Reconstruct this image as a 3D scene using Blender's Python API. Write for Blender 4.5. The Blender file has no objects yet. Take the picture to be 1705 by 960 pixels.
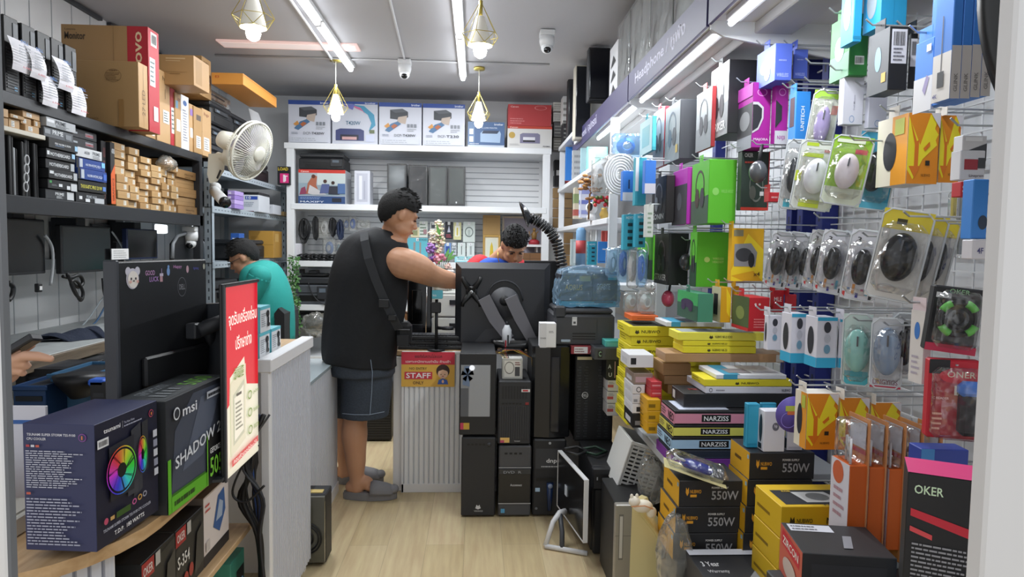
import bpy,bmesh,math,random
from mathutils import Vector,Matrix,Quaternion
random.seed(7)
C = bpy.context.scene.collection
SC = bpy.context.scene
PI = math.pi
# ---------------------------------------------------------------- camera, light, exposure
FPX = 1130.0
CAMZ = 1.42
YAW,PITCH,ROLL = math.radians(3.07),math.radians(3.60),0.0155
RM = Matrix.Rotation(-YAW,3,'Z') @ Matrix.Rotation(PI/2-PITCH,3,'X') @ Matrix.Rotation(ROLL,3,'Z')
cd = bpy.data.cameras.new('camera'); cam = bpy.data.objects.new('camera',cd); C.objects.link(cam)
cd.sensor_width = 36; cd.lens = 36*FPX/1705.0; cd.clip_start = 0.05
cam.matrix_world = Matrix.Translation((0,0,CAMZ)) @ RM.to_4x4()
SC.camera = cam
SC.view_settings.view_transform = 'Standard'; SC.view_settings.look = 'None'
SC.view_settings.gamma = 1; SC.view_settings.use_curve_mapping = False
SC.view_settings.exposure = -0.22
w = bpy.data.worlds.new('world'); SC.world = w; w.use_nodes = True
w.node_tree.nodes['Background'].inputs[0].default_value = (0.93,0.96,1.0,1)
w.node_tree.nodes['Background'].inputs[1].default_value = 1.15
try:
    SC.cycles.use_denoising = True; SC.cycles.max_bounces = 7; SC.cycles.transparent_max_bounces = 12
    SC.cycles.sample_clamp_indirect = 3.0; SC.cycles.caustics_reflective = False; SC.cycles.caustics_refractive = False
except Exception: pass
def area(name,loc,sx,sy,power,rot=(0,0,0),col=(1,1,1),parent=None):
    l = bpy.data.lights.new(name,'AREA'); l.shape = 'RECTANGLE'; l.size = sx; l.size_y = sy; l.energy = power; l.color = col
    o = bpy.data.objects.new(name,l); C.objects.link(o); o.location = loc; o.rotation_euler = rot; o.parent = parent
    return o
TUBE_W = 30.0; SHELF_W = 11.0; BULB_W = 5.0
# ---------------------------------------------------------------- helpers
def P(px,py,Y=None,X=None,Z=None):
    """point of the place seen at photo pixel (px, py) on a plane of constant Y, X or Z"""
    d = RM @ Vector((px-852.5,-(py-480.0),-FPX))
    o = Vector((0,0,CAMZ))
    if Y is not None: t = Y/d.y
    elif X is not None: t = X/d.x
    else: t = (Z-CAMZ)/d.z
    return o+d*t
def lin(c): return c/12.92 if c <= .04045 else ((c+.055)/1.055)**2.4
MATS = {}
def mat(key,rough=.5,metal=0,emit=0,trans=0,alpha=1,bump=None,coat=0,var=0):
    """key '#rrggbb' or '#rrggbb:tag'; procedural principled material"""
    k = (key,rough,metal,emit,trans,alpha,bump,coat,var)
    if k in MATS: return MATS[k]
    h = key.split(':')[0].lstrip('#')
    col = tuple(lin(int(h[i:i+2],16)/255) for i in (0,2,4))+(1,)
    m = bpy.data.materials.new('m_'+h); m.use_nodes = True
    nt = m.node_tree; b = nt.nodes['Principled BSDF']
    b.inputs['Base Color'].default_value = col; b.inputs['Roughness'].default_value = rough
    b.inputs['Metallic'].default_value = metal; b.inputs['Transmission Weight'].default_value = trans
    b.inputs['Coat Weight'].default_value = coat; b.inputs['Alpha'].default_value = alpha
    if emit:
        b.inputs['Emission Color'].default_value = col; b.inputs['Emission Strength'].default_value = emit
    if bump or var:
        n = nt.nodes.new('ShaderNodeTexNoise'); n.inputs['Scale'].default_value = (bump or (25,.1))[0]; n.inputs['Detail'].default_value = 4
        tc = nt.nodes.new('ShaderNodeTexCoord'); nt.links.new(tc.outputs['Object'],n.inputs['Vector'])
        if bump:
            bp = nt.nodes.new('ShaderNodeBump'); bp.inputs['Strength'].default_value = bump[1]; bp.inputs['Distance'].default_value = .01
            nt.links.new(n.outputs['Fac'],bp.inputs['Height']); nt.links.new(bp.outputs['Normal'],b.inputs['Normal'])
        if var:
            r = nt.nodes.new('ShaderNodeValToRGB'); e = r.color_ramp.elements
            e[0].position = .3; e[1].position = .7
            e[0].color = tuple(c*(1-var) for c in col[:3])+(1,); e[1].color = tuple(min(1,c*(1+var)) for c in col[:3])+(1,)
            nt.links.new(n.outputs['Fac'],r.inputs['Fac']); nt.links.new(r.outputs['Color'],b.inputs['Base Color'])
    MATS[k] = m
    return m
def clear_mat(name,tint=(1,1,1),gloss=.22,haze=0.0,hz=(.8,.8,.8),bump=None):
    m = bpy.data.materials.new(name); m.use_nodes = True; nt = m.node_tree; nt.nodes.clear()
    out = nt.nodes.new('ShaderNodeOutputMaterial'); tr = nt.nodes.new('ShaderNodeBsdfTransparent'); tr.inputs[0].default_value = tint+(1,)
    gl = nt.nodes.new('ShaderNodeBsdfGlossy'); gl.inputs['Roughness'].default_value = .12
    lw = nt.nodes.new('ShaderNodeLayerWeight'); lw.inputs[0].default_value = gloss
    mx = nt.nodes.new('ShaderNodeMixShader'); nt.links.new(lw.outputs['Facing'],mx.inputs[0])
    nt.links.new(tr.outputs[0],mx.inputs[1]); nt.links.new(gl.outputs[0],mx.inputs[2])
    last = mx
    if haze:
        df = nt.nodes.new('ShaderNodeBsdfDiffuse'); df.inputs[0].default_value = hz+(1,)
        m2 = nt.nodes.new('ShaderNodeMixShader'); m2.inputs[0].default_value = haze
        nt.links.new(mx.outputs[0],m2.inputs[1]); nt.links.new(df.outputs[0],m2.inputs[2]); last = m2
    if bump:
        n = nt.nodes.new('ShaderNodeTexNoise'); n.inputs['Scale'].default_value = bump; tc = nt.nodes.new('ShaderNodeTexCoord')
        nt.links.new(tc.outputs['Object'],n.inputs['Vector']); bp = nt.nodes.new('ShaderNodeBump'); bp.inputs['Distance'].default_value = .03
        nt.links.new(n.outputs['Fac'],bp.inputs['Height']); nt.links.new(bp.outputs[0],gl.inputs['Normal']); nt.links.new(bp.outputs[0],lw.inputs['Normal'])
    nt.links.new(last.outputs[0],out.inputs[0])
    return m
CLEAR = clear_mat('clear_blister',gloss=.26,haze=.02,bump=18)
WRAP = clear_mat('plastic_wrap',gloss=.4,haze=.06,bump=5)
BAG = clear_mat('clear_bag',gloss=.4,haze=.16,hz=(.8,.8,.74),bump=12)
BLUEBAG = clear_mat('blue_bag',tint=(.74,.88,.99),gloss=.35,haze=.2,hz=(.45,.7,.95),bump=16)
GLASS = clear_mat('pane_glass',gloss=.25)
def M_(m):
    if isinstance(m,str): return mat(m)
    return m
_TX = {}
def text_geo(s,bold=False):
    k = (s,bold)
    if k in _TX: return _TX[k]
    cu = bpy.data.curves.new('t','FONT'); cu.body = s; cu.resolution_u = 2
    cu.offset = .014
    o = bpy.data.objects.new('t',cu); C.objects.link(o)
    dg = bpy.context.evaluated_depsgraph_get(); ev = o.evaluated_get(dg); me = ev.to_mesh()
    vs = [(v.co.x,v.co.y) for v in me.vertices]; fs = [tuple(p.vertices) for p in me.polygons]
    ev.to_mesh_clear(); bpy.data.objects.remove(o); bpy.data.curves.remove(cu)
    if vs:
        x0 = min(v[0] for v in vs); x1 = max(v[0] for v in vs); y0 = min(v[1] for v in vs); y1 = max(v[1] for v in vs)
        vs = [((x-x0)/max(1e-6,x1-x0),(y-y0)/max(1e-6,y1-y0)) for x,y in vs]
    _TX[k] = (vs,fs); return _TX[k]
class G:
    """mesh collector"""
    def __init__(s): s.v = []; s.f = []; s.m = []; s.sm = []; s.mats = []
    def mi(s,m):
        m = M_(m)
        if m not in s.mats: s.mats.append(m)
        return s.mats.index(m)
    def add(s,vs,fs,m,smooth=False,T=None):
        b = len(s.v); k = s.mi(m)
        s.v += [(T @ Vector(v)) if T else Vector(v) for v in vs]
        for f in fs: s.f.append(tuple(b+i for i in f)); s.m.append(k); s.sm.append(smooth)
        return s
    def box(s,a,b,m,bev=0,T=None):
        x0,y0,z0 = [min(p,q) for p,q in zip(a,b)]; x1,y1,z1 = [max(p,q) for p,q in zip(a,b)]
        if not bev:
            vs = [(x,y,z) for z in (z0,z1) for y in (y0,y1) for x in (x0,x1)]
            return s.add(vs,[(0,2,3,1),(4,5,7,6),(0,1,5,4),(2,6,7,3),(0,4,6,2),(1,3,7,5)],m,T=T)
        bev = min(bev,.45*min(x1-x0,y1-y0,z1-z0))
        vs = []; idx = {}
        for iz,z in enumerate((z0,z1)):
            for iy,y in enumerate((y0,y1)):
                for ix,x in enumerate((x0,x1)):
                    sx,sy,sz = (1,-1)[ix],(1,-1)[iy],(1,-1)[iz]
                    for a_ in range(3):
                        p = [x+sx*bev,y+sy*bev,z+sz*bev]; p[a_] = (x,y,z)[a_]
                        idx[(ix,iy,iz,a_)] = len(vs); vs.append(tuple(p))
        I = idx; fs = []
        for s_ in (0,1):
            fs.append([I[(s_,a_,b_,0)] for a_,b_ in ((0,0),(1,0),(1,1),(0,1))])
            fs.append([I[(a_,s_,b_,1)] for a_,b_ in ((0,0),(1,0),(1,1),(0,1))])
            fs.append([I[(a_,b_,s_,2)] for a_,b_ in ((0,0),(1,0),(1,1),(0,1))])
        for a_ in (0,1):
            for b_ in (0,1):
                fs.append([I[(a_,b_,0,0)],I[(a_,b_,1,0)],I[(a_,b_,1,1)],I[(a_,b_,0,1)]])
                fs.append([I[(a_,0,b_,0)],I[(a_,1,b_,0)],I[(a_,1,b_,2)],I[(a_,0,b_,2)]])
                fs.append([I[(0,a_,b_,1)],I[(1,a_,b_,1)],I[(1,a_,b_,2)],I[(0,a_,b_,2)]])
        for a_ in (0,1):
            for b_ in (0,1):
                for c_ in (0,1): fs.append([I[(a_,b_,c_,k)] for k in range(3)])
        c = Vector(((x0+x1)/2,(y0+y1)/2,(z0+z1)/2)); out = []
        for f in fs:
            p = [Vector(vs[i]) for i in f]; n = (p[1]-p[0]).cross(p[2]-p[0])
            out.append(tuple(f) if n.dot(p[0]-c) > 0 else tuple(reversed(f)))
        return s.add(vs,out,m,T=T)
    def tube(s,pts,r,m,n=8,cap=True,closed=False):
        pts = [Vector(p) for p in pts]; rs = r if isinstance(r,(list,tuple)) else [r]*len(pts)
        N = len(pts); vs = []; prev = None
        for i,p in enumerate(pts):
            a = pts[(i-1) % N] if (i > 0 or closed) else p; b = pts[(i+1) % N] if (i < N-1 or closed) else p
            t = (b-a).normalized() if (b-a).length > 1e-9 else Vector((0,0,1))
            if prev is None:
                u = t.orthogonal().normalized()
            else:
                u = (prev-t*prev.dot(t)); u = u.normalized() if u.length > 1e-6 else t.orthogonal().normalized()
            prev = u; w_ = t.cross(u)
            for k in range(n):
                an = 2*PI*k/n; vs.append(p+(u*math.cos(an)+w_*math.sin(an))*rs[i])
        fs = []
        for i in range(N if closed else N-1):
            j = (i+1) % N
            for k in range(n): fs.append((i*n+k,i*n+(k+1) % n,j*n+(k+1) % n,j*n+k))
        if cap and not closed: fs += [tuple(reversed(range(n))),tuple(range((N-1)*n,N*n))]
        return s.add(vs,fs,m,n > 5)
    def loft(s,secs,m,n=20,cap=True,T=None,smooth=True,pw=1.0):
        """secs: (center, rx, ry[, tilt Matrix|None]) rings in the XY plane of the ring"""
        vs = []
        for sc in secs:
            c,rx,ry = Vector(sc[0]),sc[1],sc[2]; R = sc[3] if len(sc) > 3 else None
            for k in range(n):
                a = 2*PI*k/n; ca,sa = math.cos(a),math.sin(a)
                v = Vector((math.copysign(abs(ca)**pw,ca)*rx,math.copysign(abs(sa)**pw,sa)*ry,0))
                vs.append(c+(R @ v if R else v))
        fs = []
        for i in range(len(secs)-1):
            for k in range(n): fs.append((i*n+k,i*n+(k+1) % n,(i+1)*n+(k+1) % n,(i+1)*n+k))
        if cap: fs += [tuple(reversed(range(n))),tuple(range((len(secs)-1)*n,len(secs)*n))]
        return s.add(vs,fs,m,smooth,T)
    def ell(s,c,r,m,T=None,n=16,k=10,R=None):
        c = Vector(c); r = r if isinstance(r,(list,tuple)) else (r,r,r)
        vs = []; fs = []
        for i in range(k+1):
            th = PI*i/k
            for j in range(n):
                ph = 2*PI*j/n
                v = Vector((r[0]*math.sin(th)*math.cos(ph),r[1]*math.sin(th)*math.sin(ph),-r[2]*math.cos(th)))
                vs.append(c+(R @ v if R else v))
        for i in range(k):
            for j in range(n): fs.append((i*n+j,i*n+(j+1) % n,(i+1)*n+(j+1) % n,(i+1)*n+j))
        return s.add(vs,fs,m,True,T)
    def cyl(s,a,b,r,m,n=16,r2=None): return s.tube([a,b],[r,r2 if r2 is not None else r],m,n)
    def prism(s,pts,ax,a,b,m,T=None):
        """2D polygon extruded along axis ax ('x','y','z') from a to b"""
        def q(p,t): return {'x': (t,p[0],p[1]),'y': (p[0],t,p[1]),'z': (p[0],p[1],t)}[ax]
        n = len(pts); vs = [q(p,a) for p in pts]+[q(p,b) for p in pts]
        fs = [tuple(range(n)),tuple(reversed(range(n,2*n)))]+[(i,n+i,n+(i+1) % n,(i+1) % n) for i in range(n)]
        b0 = len(s.f); s.add(vs,fs,m,T=T)
        return s
    # --- flat marks on a face. F = (origin, u-vector, v-vector) spanning the face
    def mark(s,F,arts,off=.0006):
        O,U,V = F; N = U.cross(V).normalized(); k = 0
        for a in arts:
            k += 1; z = N*(off*k)
            typ = a[0]
            q = lambda u,v: O+U*u+V*v+z
            if typ == 'q':
                _,u0,v0,u1,v1,c = a; s.add([q(u0,v0),q(u1,v0),q(u1,v1),q(u0,v1)],[(0,1,2,3)],c)
            elif typ == 'p':
                _,ps,c = a; s.add([q(*p) for p in ps],[tuple(range(len(ps)))],c)
            elif typ == 'c':        # disc: centre, radius in metres
                _,u,v,r,c = a; c0 = q(u,v); un,vn = U.normalized(),V.normalized(); n = 20
                s.add([c0+un*r*math.cos(2*PI*i/n)+vn*r*math.sin(2*PI*i/n) for i in range(n)],[tuple(range(n))],c)
            elif typ == 'e':        # ellipse in uv
                _,u,v,ru,rv,c = a; n = 20
                s.add([q(u+ru*math.cos(2*PI*i/n),v+rv*math.sin(2*PI*i/n)) for i in range(n)],[tuple(range(n))],c)
            elif typ == 'r':        # ring: u,v,ru,rv,width,c
                _,u,v,ru,rv,wd,c = a; n = 24
                vs = [q(u+ru*math.cos(2*PI*i/n),v+rv*math.sin(2*PI*i/n)) for i in range(n)]+[q(u+ru*(1-wd)*math.cos(2*PI*i/n),v+rv*(1-wd)*math.sin(2*PI*i/n)) for i in range(n)]
                s.add(vs,[(i,(i+1) % n,n+(i+1) % n,n+i) for i in range(n)],c)
            elif typ == 's':        # sheared text
                _,st,u0,v0,u1,v1,c,sh = a; vs,fs = text_geo(st); s.add([q(u0+(u1-u0)*x,v0+(v1-v0)*y+sh*x) for x,y in vs],fs,c)
            elif typ in 'tTD':       # text stretched into the rectangle; T reads upwards, D downwards
                _,st,u0,v0,u1,v1,c = a; vs,fs = text_geo(st)
                if typ == 't': s.add([q(u0+(u1-u0)*x,v0+(v1-v0)*y) for x,y in vs],fs,c)
                elif typ == 'T': s.add([q(u1-(u1-u0)*y,v0+(v1-v0)*x) for x,y in vs],fs,c)
                else: s.add([q(u0+(u1-u0)*y,v1-(v1-v0)*x) for x,y in vs],fs,c)
            elif typ == 'L':        # a block of n printed lines
                _,n,u0,v0,u1,v1,c = a; rr = random.Random(n*7+int(u0*100)); h = (v1-v0)/n
                for i in range(n):
                    y = v1-h*(i+.75); x = u0
                    e = u1-(u1-u0)*(rr.random()*.35)
                    while x < e-.001:
                        l = (u1-u0)*(.04+.11*rr.random()); x2 = min(e,x+l)
                        s.add([q(x,y),q(x2,y),q(x2,y+h*.42),q(x,y+h*.42)],[(0,1,2,3)],c); x = x2+(u1-u0)*.018
            elif typ == 'B':        # barcode
                _,u0,v0,u1,v1,c = a; rr = random.Random(int(u0*97)+3); x = u0
                while x < u1:
                    l = (u1-u0)*(.015+.04*rr.random()); s.add([q(x,v0),q(min(u1,x+l),v0),q(min(u1,x+l),v1),q(x,v1)],[(0,1,2,3)],c); x += l+(u1-u0)*(.02+.03*rr.random())
        return s
    def build(s,name,parent=None,origin=None,mods=None):
        if origin is None and parent is None and s.v:
            xs = [v.x for v in s.v]; ys = [v.y for v in s.v]; zs = [v.z for v in s.v]
            origin = Vector(((min(xs)+max(xs))/2,(min(ys)+max(ys))/2,min(zs)))
        pw = parent.get('_o') if parent else None
        o0 = Vector(origin) if origin is not None else (Vector(pw) if pw else Vector((0,0,0)))
        me = bpy.data.meshes.new(name); me.from_pydata([v-o0 for v in s.v],[],s.f)
        for m in s.mats: me.materials.append(m)
        me.polygons.foreach_set('material_index',s.m); me.polygons.foreach_set('use_smooth',s.sm); me.update()
        o = bpy.data.objects.new(name,me); C.objects.link(o)
        if parent:
            o.parent = parent; o.location = o0-(Vector(pw) if pw else Vector((0,0,0)))
        else: o.location = o0
        o['_o'] = tuple(o0)
        return o
def tag(o,label,cat=None,group=None,kind=None):
    o['label'] = label
    if cat: o['category'] = cat
    if group: o['group'] = group
    if kind: o['kind'] = kind
    return o
def thing(name,loc,label,cat,group=None):
    o = bpy.data.objects.new(name,None); C.objects.link(o); o.location = loc; o['_o'] = tuple(loc); o.empty_display_size = .05
    return tag(o,label,cat,group)
def struct(g,name,label=None):
    o = g.build(name); o['kind'] = 'structure'
    if label: o['label'] = label
    return o
def faces(a,b):
    """the faces of an axis box as (origin,U,V): f -Y, l -X, r +X, t +Z, b +Y"""
    x0,y0,z0 = [min(p,q) for p,q in zip(a,b)]; x1,y1,z1 = [max(p,q) for p,q in zip(a,b)]
    X,Y,Z = Vector((x1-x0,0,0)),Vector((0,y1-y0,0)),Vector((0,0,z1-z0))
    return {'f': (Vector((x0,y0,z0)),X,Z),'l': (Vector((x0,y1,z0)),-Y,Z),'r': (Vector((x1,y0,z0)),Y,Z),
            't': (Vector((x0,y0,z1)),X,Y),'b': (Vector((x1,y1,z0)),-X,Z),'d': (Vector((x0,y1,z0)),X,-Y)}
def rect(x0,y0,x1,y1,Y):
    xm,ym = (x0+x1)/2,(y0+y1)/2
    return P(x0,ym,Y=Y).x,P(x1,ym,Y=Y).x,P(xm,y1,Y=Y).z,P(xm,y0,Y=Y).z
def carton(name,a,b,col,arts,label,cat='box',group=None,bev=.0015,parts=None,rot=0,sides=None):
    """printed box. arts: {face: [marks]}; sides: {face: colour} recolours a whole face; parts: [(name, {face: marks} | fn)]"""
    g = G(); ab = ([min(p,q) for p,q in zip(a,b)],[max(p,q) for p,q in zip(a,b)]); F = faces(*ab)
    g.box((ab[0][0],ab[0][1],ab[0][2]+.0008),ab[1],col,bev)
    for k,c in (sides or {}).items(): g.mark(F[k],[('q',.004,.004,.996,.996,c)],.0004)
    for k,ar in (arts or {}).items(): g.mark(F[k],ar)
    # closing seam and tuck flaps of the carton
    o = g.build(name); tag(o,label,cat,group); LAST[0] = o
    for pn,fn in (parts or []):
        h = G(); fn(h,F,ab); h.build(pn,o)
    if rot: o.rotation_euler.z = rot
    return o
def fb(name,px,Y,dep,col,arts,label,cat='box',**k):
    """box whose -Y face is the photo rectangle px=(x0,y0,x1,y1) at distance Y; z0/z1 override its floor and top"""
    x0,x1,z0,z1 = rect(*px,Y)
    if 'z0' in k: z1 += (k['z0']-z0) if k.get('keep') else 0; z0 = k['z0']
    if 'z1' in k: z1 = k['z1']
    for q in ('z0','z1','keep'): k.pop(q,None)
    return carton(name,(x0,Y,z0),(x1,Y+dep,z1),col,arts,label,cat,**k)
def rb(name,px,X,ln,col,arts,label,cat='box',**k):
    """box of a left-hand shelf whose +X face spans the photo rectangle; ln = length towards the wall"""
    x0,y0,x1,y1 = px
    a = P(x0,y1,X=X); b = P(x1,y0,X=X); zt = P(x0,y0,X=X).z
    z0,z1 = a.z,zt
    if 'z0' in k: z0 = k.pop('z0')
    if 'z1' in k: z1 = k.pop('z1')
    return carton(name,(X-ln,a.y,z0),(X,P(x1,y1,X=X).y,z1),col,arts,label,cat,**k)
def copy_tree(o,parent=None):
    c = o.copy(); C.objects.link(c)
    if parent: c.parent = parent
    for ch in list(o.children): copy_tree(ch,c)
    return c
LAST = [None]
ORD = ['lowest','second','third','fourth','fifth','sixth','seventh','eighth','ninth','tenth','eleventh','twelfth']
WHITE,BLACK,KRAFT = '#e9e9ea','#16171a','#b58d5c'
# ================================================================ THE ROOM
ZC,YB,XL,XR = 2.88,7.0,-2.5,1.42
def floor_mat():
    m = bpy.data.materials.new('oak_vinyl'); m.use_nodes = True; nt = m.node_tree; b = nt.nodes['Principled BSDF']
    tc = nt.nodes.new('ShaderNodeTexCoord'); mp = nt.nodes.new('ShaderNodeMapping'); mp.inputs['Rotation'].default_value[2] = PI/2
    nt.links.new(tc.outputs['Object'],mp.inputs[0])
    br = nt.nodes.new('ShaderNodeTexBrick'); br.inputs['Scale'].default_value = 1; br.inputs['Brick Width'].default_value = 1.1; br.inputs['Row Height'].default_value = .18
    br.inputs['Mortar Size'].default_value = .0012; br.inputs['Color1'].default_value = (.55,.43,.24,1); br.inputs['Color2'].default_value = (.64,.51,.31,1); br.inputs['Mortar'].default_value = (.42,.33,.2,1)
    nt.links.new(mp.outputs[0],br.inputs['Vector'])
    m2 = nt.nodes.new('ShaderNodeMapping'); m2.inputs['Scale'].default_value = (14,1.2,1); nt.links.new(tc.outputs['Object'],m2.inputs[0])
    n = nt.nodes.new('ShaderNodeTexNoise'); n.inputs['Scale'].default_value = 3; n.inputs['Detail'].default_value = 8; nt.links.new(m2.outputs[0],n.inputs['Vector'])
    mx = nt.nodes.new('ShaderNodeMixRGB'); mx.blend_type = 'OVERLAY'; mx.inputs[0].default_value = .35
    nt.links.new(br.outputs['Color'],mx.inputs[1]); nt.links.new(n.outputs['Fac'],mx.inputs[2]); nt.links.new(mx.outputs[0],b.inputs['Base Color'])
    b.inputs['Roughness'].default_value = .32
    return m
def wood_mat(name,c1,c2,sc=(1,12,12)):
    m = bpy.data.materials.new(name); m.use_nodes = True; nt = m.node_tree; b = nt.nodes['Principled BSDF']
    tc = nt.nodes.new('ShaderNodeTexCoord'); mp = nt.nodes.new('ShaderNodeMapping'); mp.inputs['Scale'].default_value = sc
    nt.links.new(tc.outputs['Object'],mp.inputs[0]); n = nt.nodes.new('ShaderNodeTexNoise'); n.inputs['Scale'].default_value = 4; n.inputs['Detail'].default_value = 8
    nt.links.new(mp.outputs[0],n.inputs['Vector']); r = nt.nodes.new('ShaderNodeValToRGB'); r.color_ramp.elements[0].color = c1+(1,); r.color_ramp.elements[1].color = c2+(1,)
    r.color_ramp.elements[0].position = .3; r.color_ramp.elements[1].position = .7
    nt.links.new(n.outputs['Fac'],r.inputs[0]); nt.links.new(r.outputs[0],b.inputs['Base Color']); b.inputs['Roughness'].default_value = .35
    return m
FLOORM = floor_mat(); OAK = wood_mat('oak_laminate',(.50,.31,.15),(.66,.45,.25),(14,1.2,12))
PAINT = mat('#e4e5e6',.55); WALLW = mat('#dcdddd',.6); CEILM = mat('#bdbdc1',.7); POST = mat('#e6e8ea',.35,coat=.2)
STEEL = mat('#34373c',.4,.3); WHITE_M = mat('#dfe3e6',.35,.1); CHROME = mat('#c9cbcc',.22,.9)
g = G(); g.box((-3.2,-3,-.06),(2.4,YB+.1,0),FLOORM); struct(g,'floor','pale oak plank floor of the shop')
g = G(); g.box((XL-.1,.9,ZC),(XR+.1,YB+.1,ZC+.08),CEILM); struct(g,'ceiling','plain grey plastered ceiling')
g = G(); g.box((XL-.1,.9,0),(XL,YB+.1,ZC),WALLW)
y = 1.0
while y < YB: g.box((XL,y,0),(XL+.004,y+.004,ZC),'#b9bcbf'); y += .20
struct(g,'wall_left','white panelled wall')
g = G(); g.box((XR,.9,0),(XR+.1,YB+.1,ZC),'#d3d5d8'); struct(g,'wall_right','white wall behind the peg display')
g = G(); g.box((XL,YB,0),(XR,YB+.1,ZC),'#eceef0'); struct(g,'wall_back','white wall behind the stock shelf')
# shop-front posts either side of the viewer
xr0 = P(1633,480,Y=.83).x
g = G(); g.box((xr0,.80,-.0),(xr0+.42,.83,ZC),mat('#dcdcde',.5),.004); struct(g,'door_1','white sliding door edge at the shop entrance')
xl1 = P(22,700,Y=.828).x
g = G(); g.box((xl1-.06,.815,0),(xl1-.004,.828,ZC),mat('#e8e9ec',.4,.3),.002); g.box((xl1-.004,.817,0),(xl1,.828,ZC),'#6d7075'); struct(g,'door_2','aluminium frame of the entrance door')
# ceiling conduits and seams
g = G(); a = P(358,90,Z=ZC); b = P(915,106,Z=ZC); g.tube([(a.x,a.y,ZC-.008),(b.x,b.y,ZC-.008)],.008,'#c9cacc',6); struct(g,'trim_1','thin white conduit across the ceiling')
a = P(640,-40,Z=ZC); b = P(674,99,Z=ZC); g = G(); g.tube([(a.x,a.y,ZC-.009),(b.x,b.y,ZC-.009)],.009,'#d5d6d8',6); struct(g,'trim_2','white conduit leading to the ceiling camera')
g = G(); a = P(478,-12,Z=ZC); b = P(557,103,Z=ZC); g.tube([(a.x,a.y,ZC-.01),(b.x,b.y,ZC-.01)],.011,'#e3e4e6',6); struct(g,'trim_3','white conduit beside the ceiling tube light')
g = G(); a = P(364,69,Z=ZC); b = P(594,72,Z=ZC); c = P(592,82,Z=ZC); g.box((a.x,b.y,ZC-.012),(b.x,c.y+.02,ZC+.001),mat('#e9c8c2',.3,emit=.5),.003)  # added emission stands in for light reflected in the strip
g.box((a.x+.02,b.y+.03,ZC-.014),(b.x-.02,c.y-.01,ZC-.011),mat('#f2e4e0',emit=.4)); struct(g,'trim_4','pinkish recessed strip in the ceiling with an added glow')
g = G()
for k in range(5): g.box((XL+.002,1.4+k*.85,ZC-.028),(XL+.03,2.15+k*.85,ZC-.006),'#33363b')
struct(g,'trim_5','dark gap trim along the top of the panelled wall')

# ---------------------------------------------------------------- ceiling lights
def tube_light(x,y0,y1,label):
    t = thing('tube_light',(x,(y0+y1)/2,ZC-.06),label,'ceiling light','fluorescent battens on the ceiling')
    g = G(); g.box((x-.032,y0,ZC-.03),(x+.032,y1,ZC),'#eceded',.004); g.build('batten',t)
    g = G(); g.tube([(x,y0+.02,ZC-.045),(x,y1-.02,ZC-.045)],.021,mat('#f4f8ff',emit=13),10); g.build('tube',t)
    g = G(); g.box((x-.016,y0,ZC-.06),(x+.016,y0+.02,ZC-.025),WHITE); g.build('end_cap',t)
    g = G(); g.box((x-.016,y1-.02,ZC-.06),(x+.016,y1,ZC-.025),WHITE); g.build('end_cap',t)
    area('tube_glow',(0,0,-.005),.03,y1-y0-.05,TUBE_W,col=(.93,.97,1),parent=t)
tube_light(-1.04,4.57,5.72,'long white tube light near the pink strip, over the man in black')
tube_light(-1.04,3.38,4.55,'long white tube light between the hanging lamp by the cartons and the viewer')
tube_light(-.13,4.75,5.92,'white tube light over the middle, its end beside the back hanging lamp')
tube_light(-.13,3.56,4.73,'white tube light above the middle, nearer than its twin')
GOLD = mat('#cdbb63',.3,.6)
def pendant(px,d,label):
    x = P(px,200,Y=d).x; t = thing('pendant_lamp',(x,d,2.39),label,'pendant lamp','caged pendant lamps')
    g = G(); g.cyl((x,d,ZC-.02),(x,d,ZC),.045,GOLD,18); g.build('ceiling_rose',t)
    g = G(); g.tube([(x,d,2.67),(x,d,ZC-.02)],.0035,'#e8e6da',6); g.build('cord',t)
    g = G(); n = 6; top = (x,d,2.68)
    r1 = [(x+.098*math.cos(2*PI*k/n+.3),d+.098*math.sin(2*PI*k/n+.3),2.505) for k in range(n)]
    r2 = [(x+.070*math.cos(2*PI*(k+.5)/n+.3),d+.070*math.sin(2*PI*(k+.5)/n+.3),2.455) for k in range(n)]
    for k in range(n):
        g.tube([top,r1[k]],.0017,GOLD,5); g.tube([r1[k],r1[(k+1) % n]],.0017,GOLD,5); g.tube([r1[k],r2[k]],.0017,GOLD,5)
        g.tube([r2[k],r1[(k+1) % n]],.0017,GOLD,5); g.tube([r2[k],r2[(k+1) % n]],.0017,GOLD,5)
        for q in (.5,):
            mid = tuple(top[i]+(r1[k][i]-top[i])*.62 for i in range(3))
    g.build('cage',t)
    g = G(); g.cyl((x,d,2.60),(x,d,2.68),.011,GOLD,12); g.build('lamp_holder',t)
    g = G(); g.loft([((x,d,2.452),.064,.064),((x,d,2.60),.022,.022)],mat('#f4f1e8',.5,emit=.18),24,cap=False); g.build('shade',t)
    g = G(); g.loft([((x,d,2.47),.018,.018),((x,d,2.45),.031,.031),((x,d,2.425),.036,.036),((x,d,2.402),.029,.029),((x,d,2.39),.010,.010)],mat('#fffaf0',emit=7),20); g.build('bulb',t)
    l = bpy.data.lights.new('bulb_glow','POINT'); l.energy = BULB_W; l.shadow_soft_size = .03; lo = bpy.data.objects.new('bulb_glow',l); C.objects.link(lo); lo.parent = t; lo.location = (0,0,-.03)
pendant(423,3.42,'gold wire pendant lamp hanging nearest the cardboard monitor boxes')
pendant(559,5.57,'gold wire pendant lamp in front of the first printer boxes, over the man in black')
pendant(798,3.60,'gold wire pendant lamp over the middle, close to the viewer')
pendant(797,5.70,'gold wire pendant lamp hanging before the blue printer carton on the back shelf')

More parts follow.
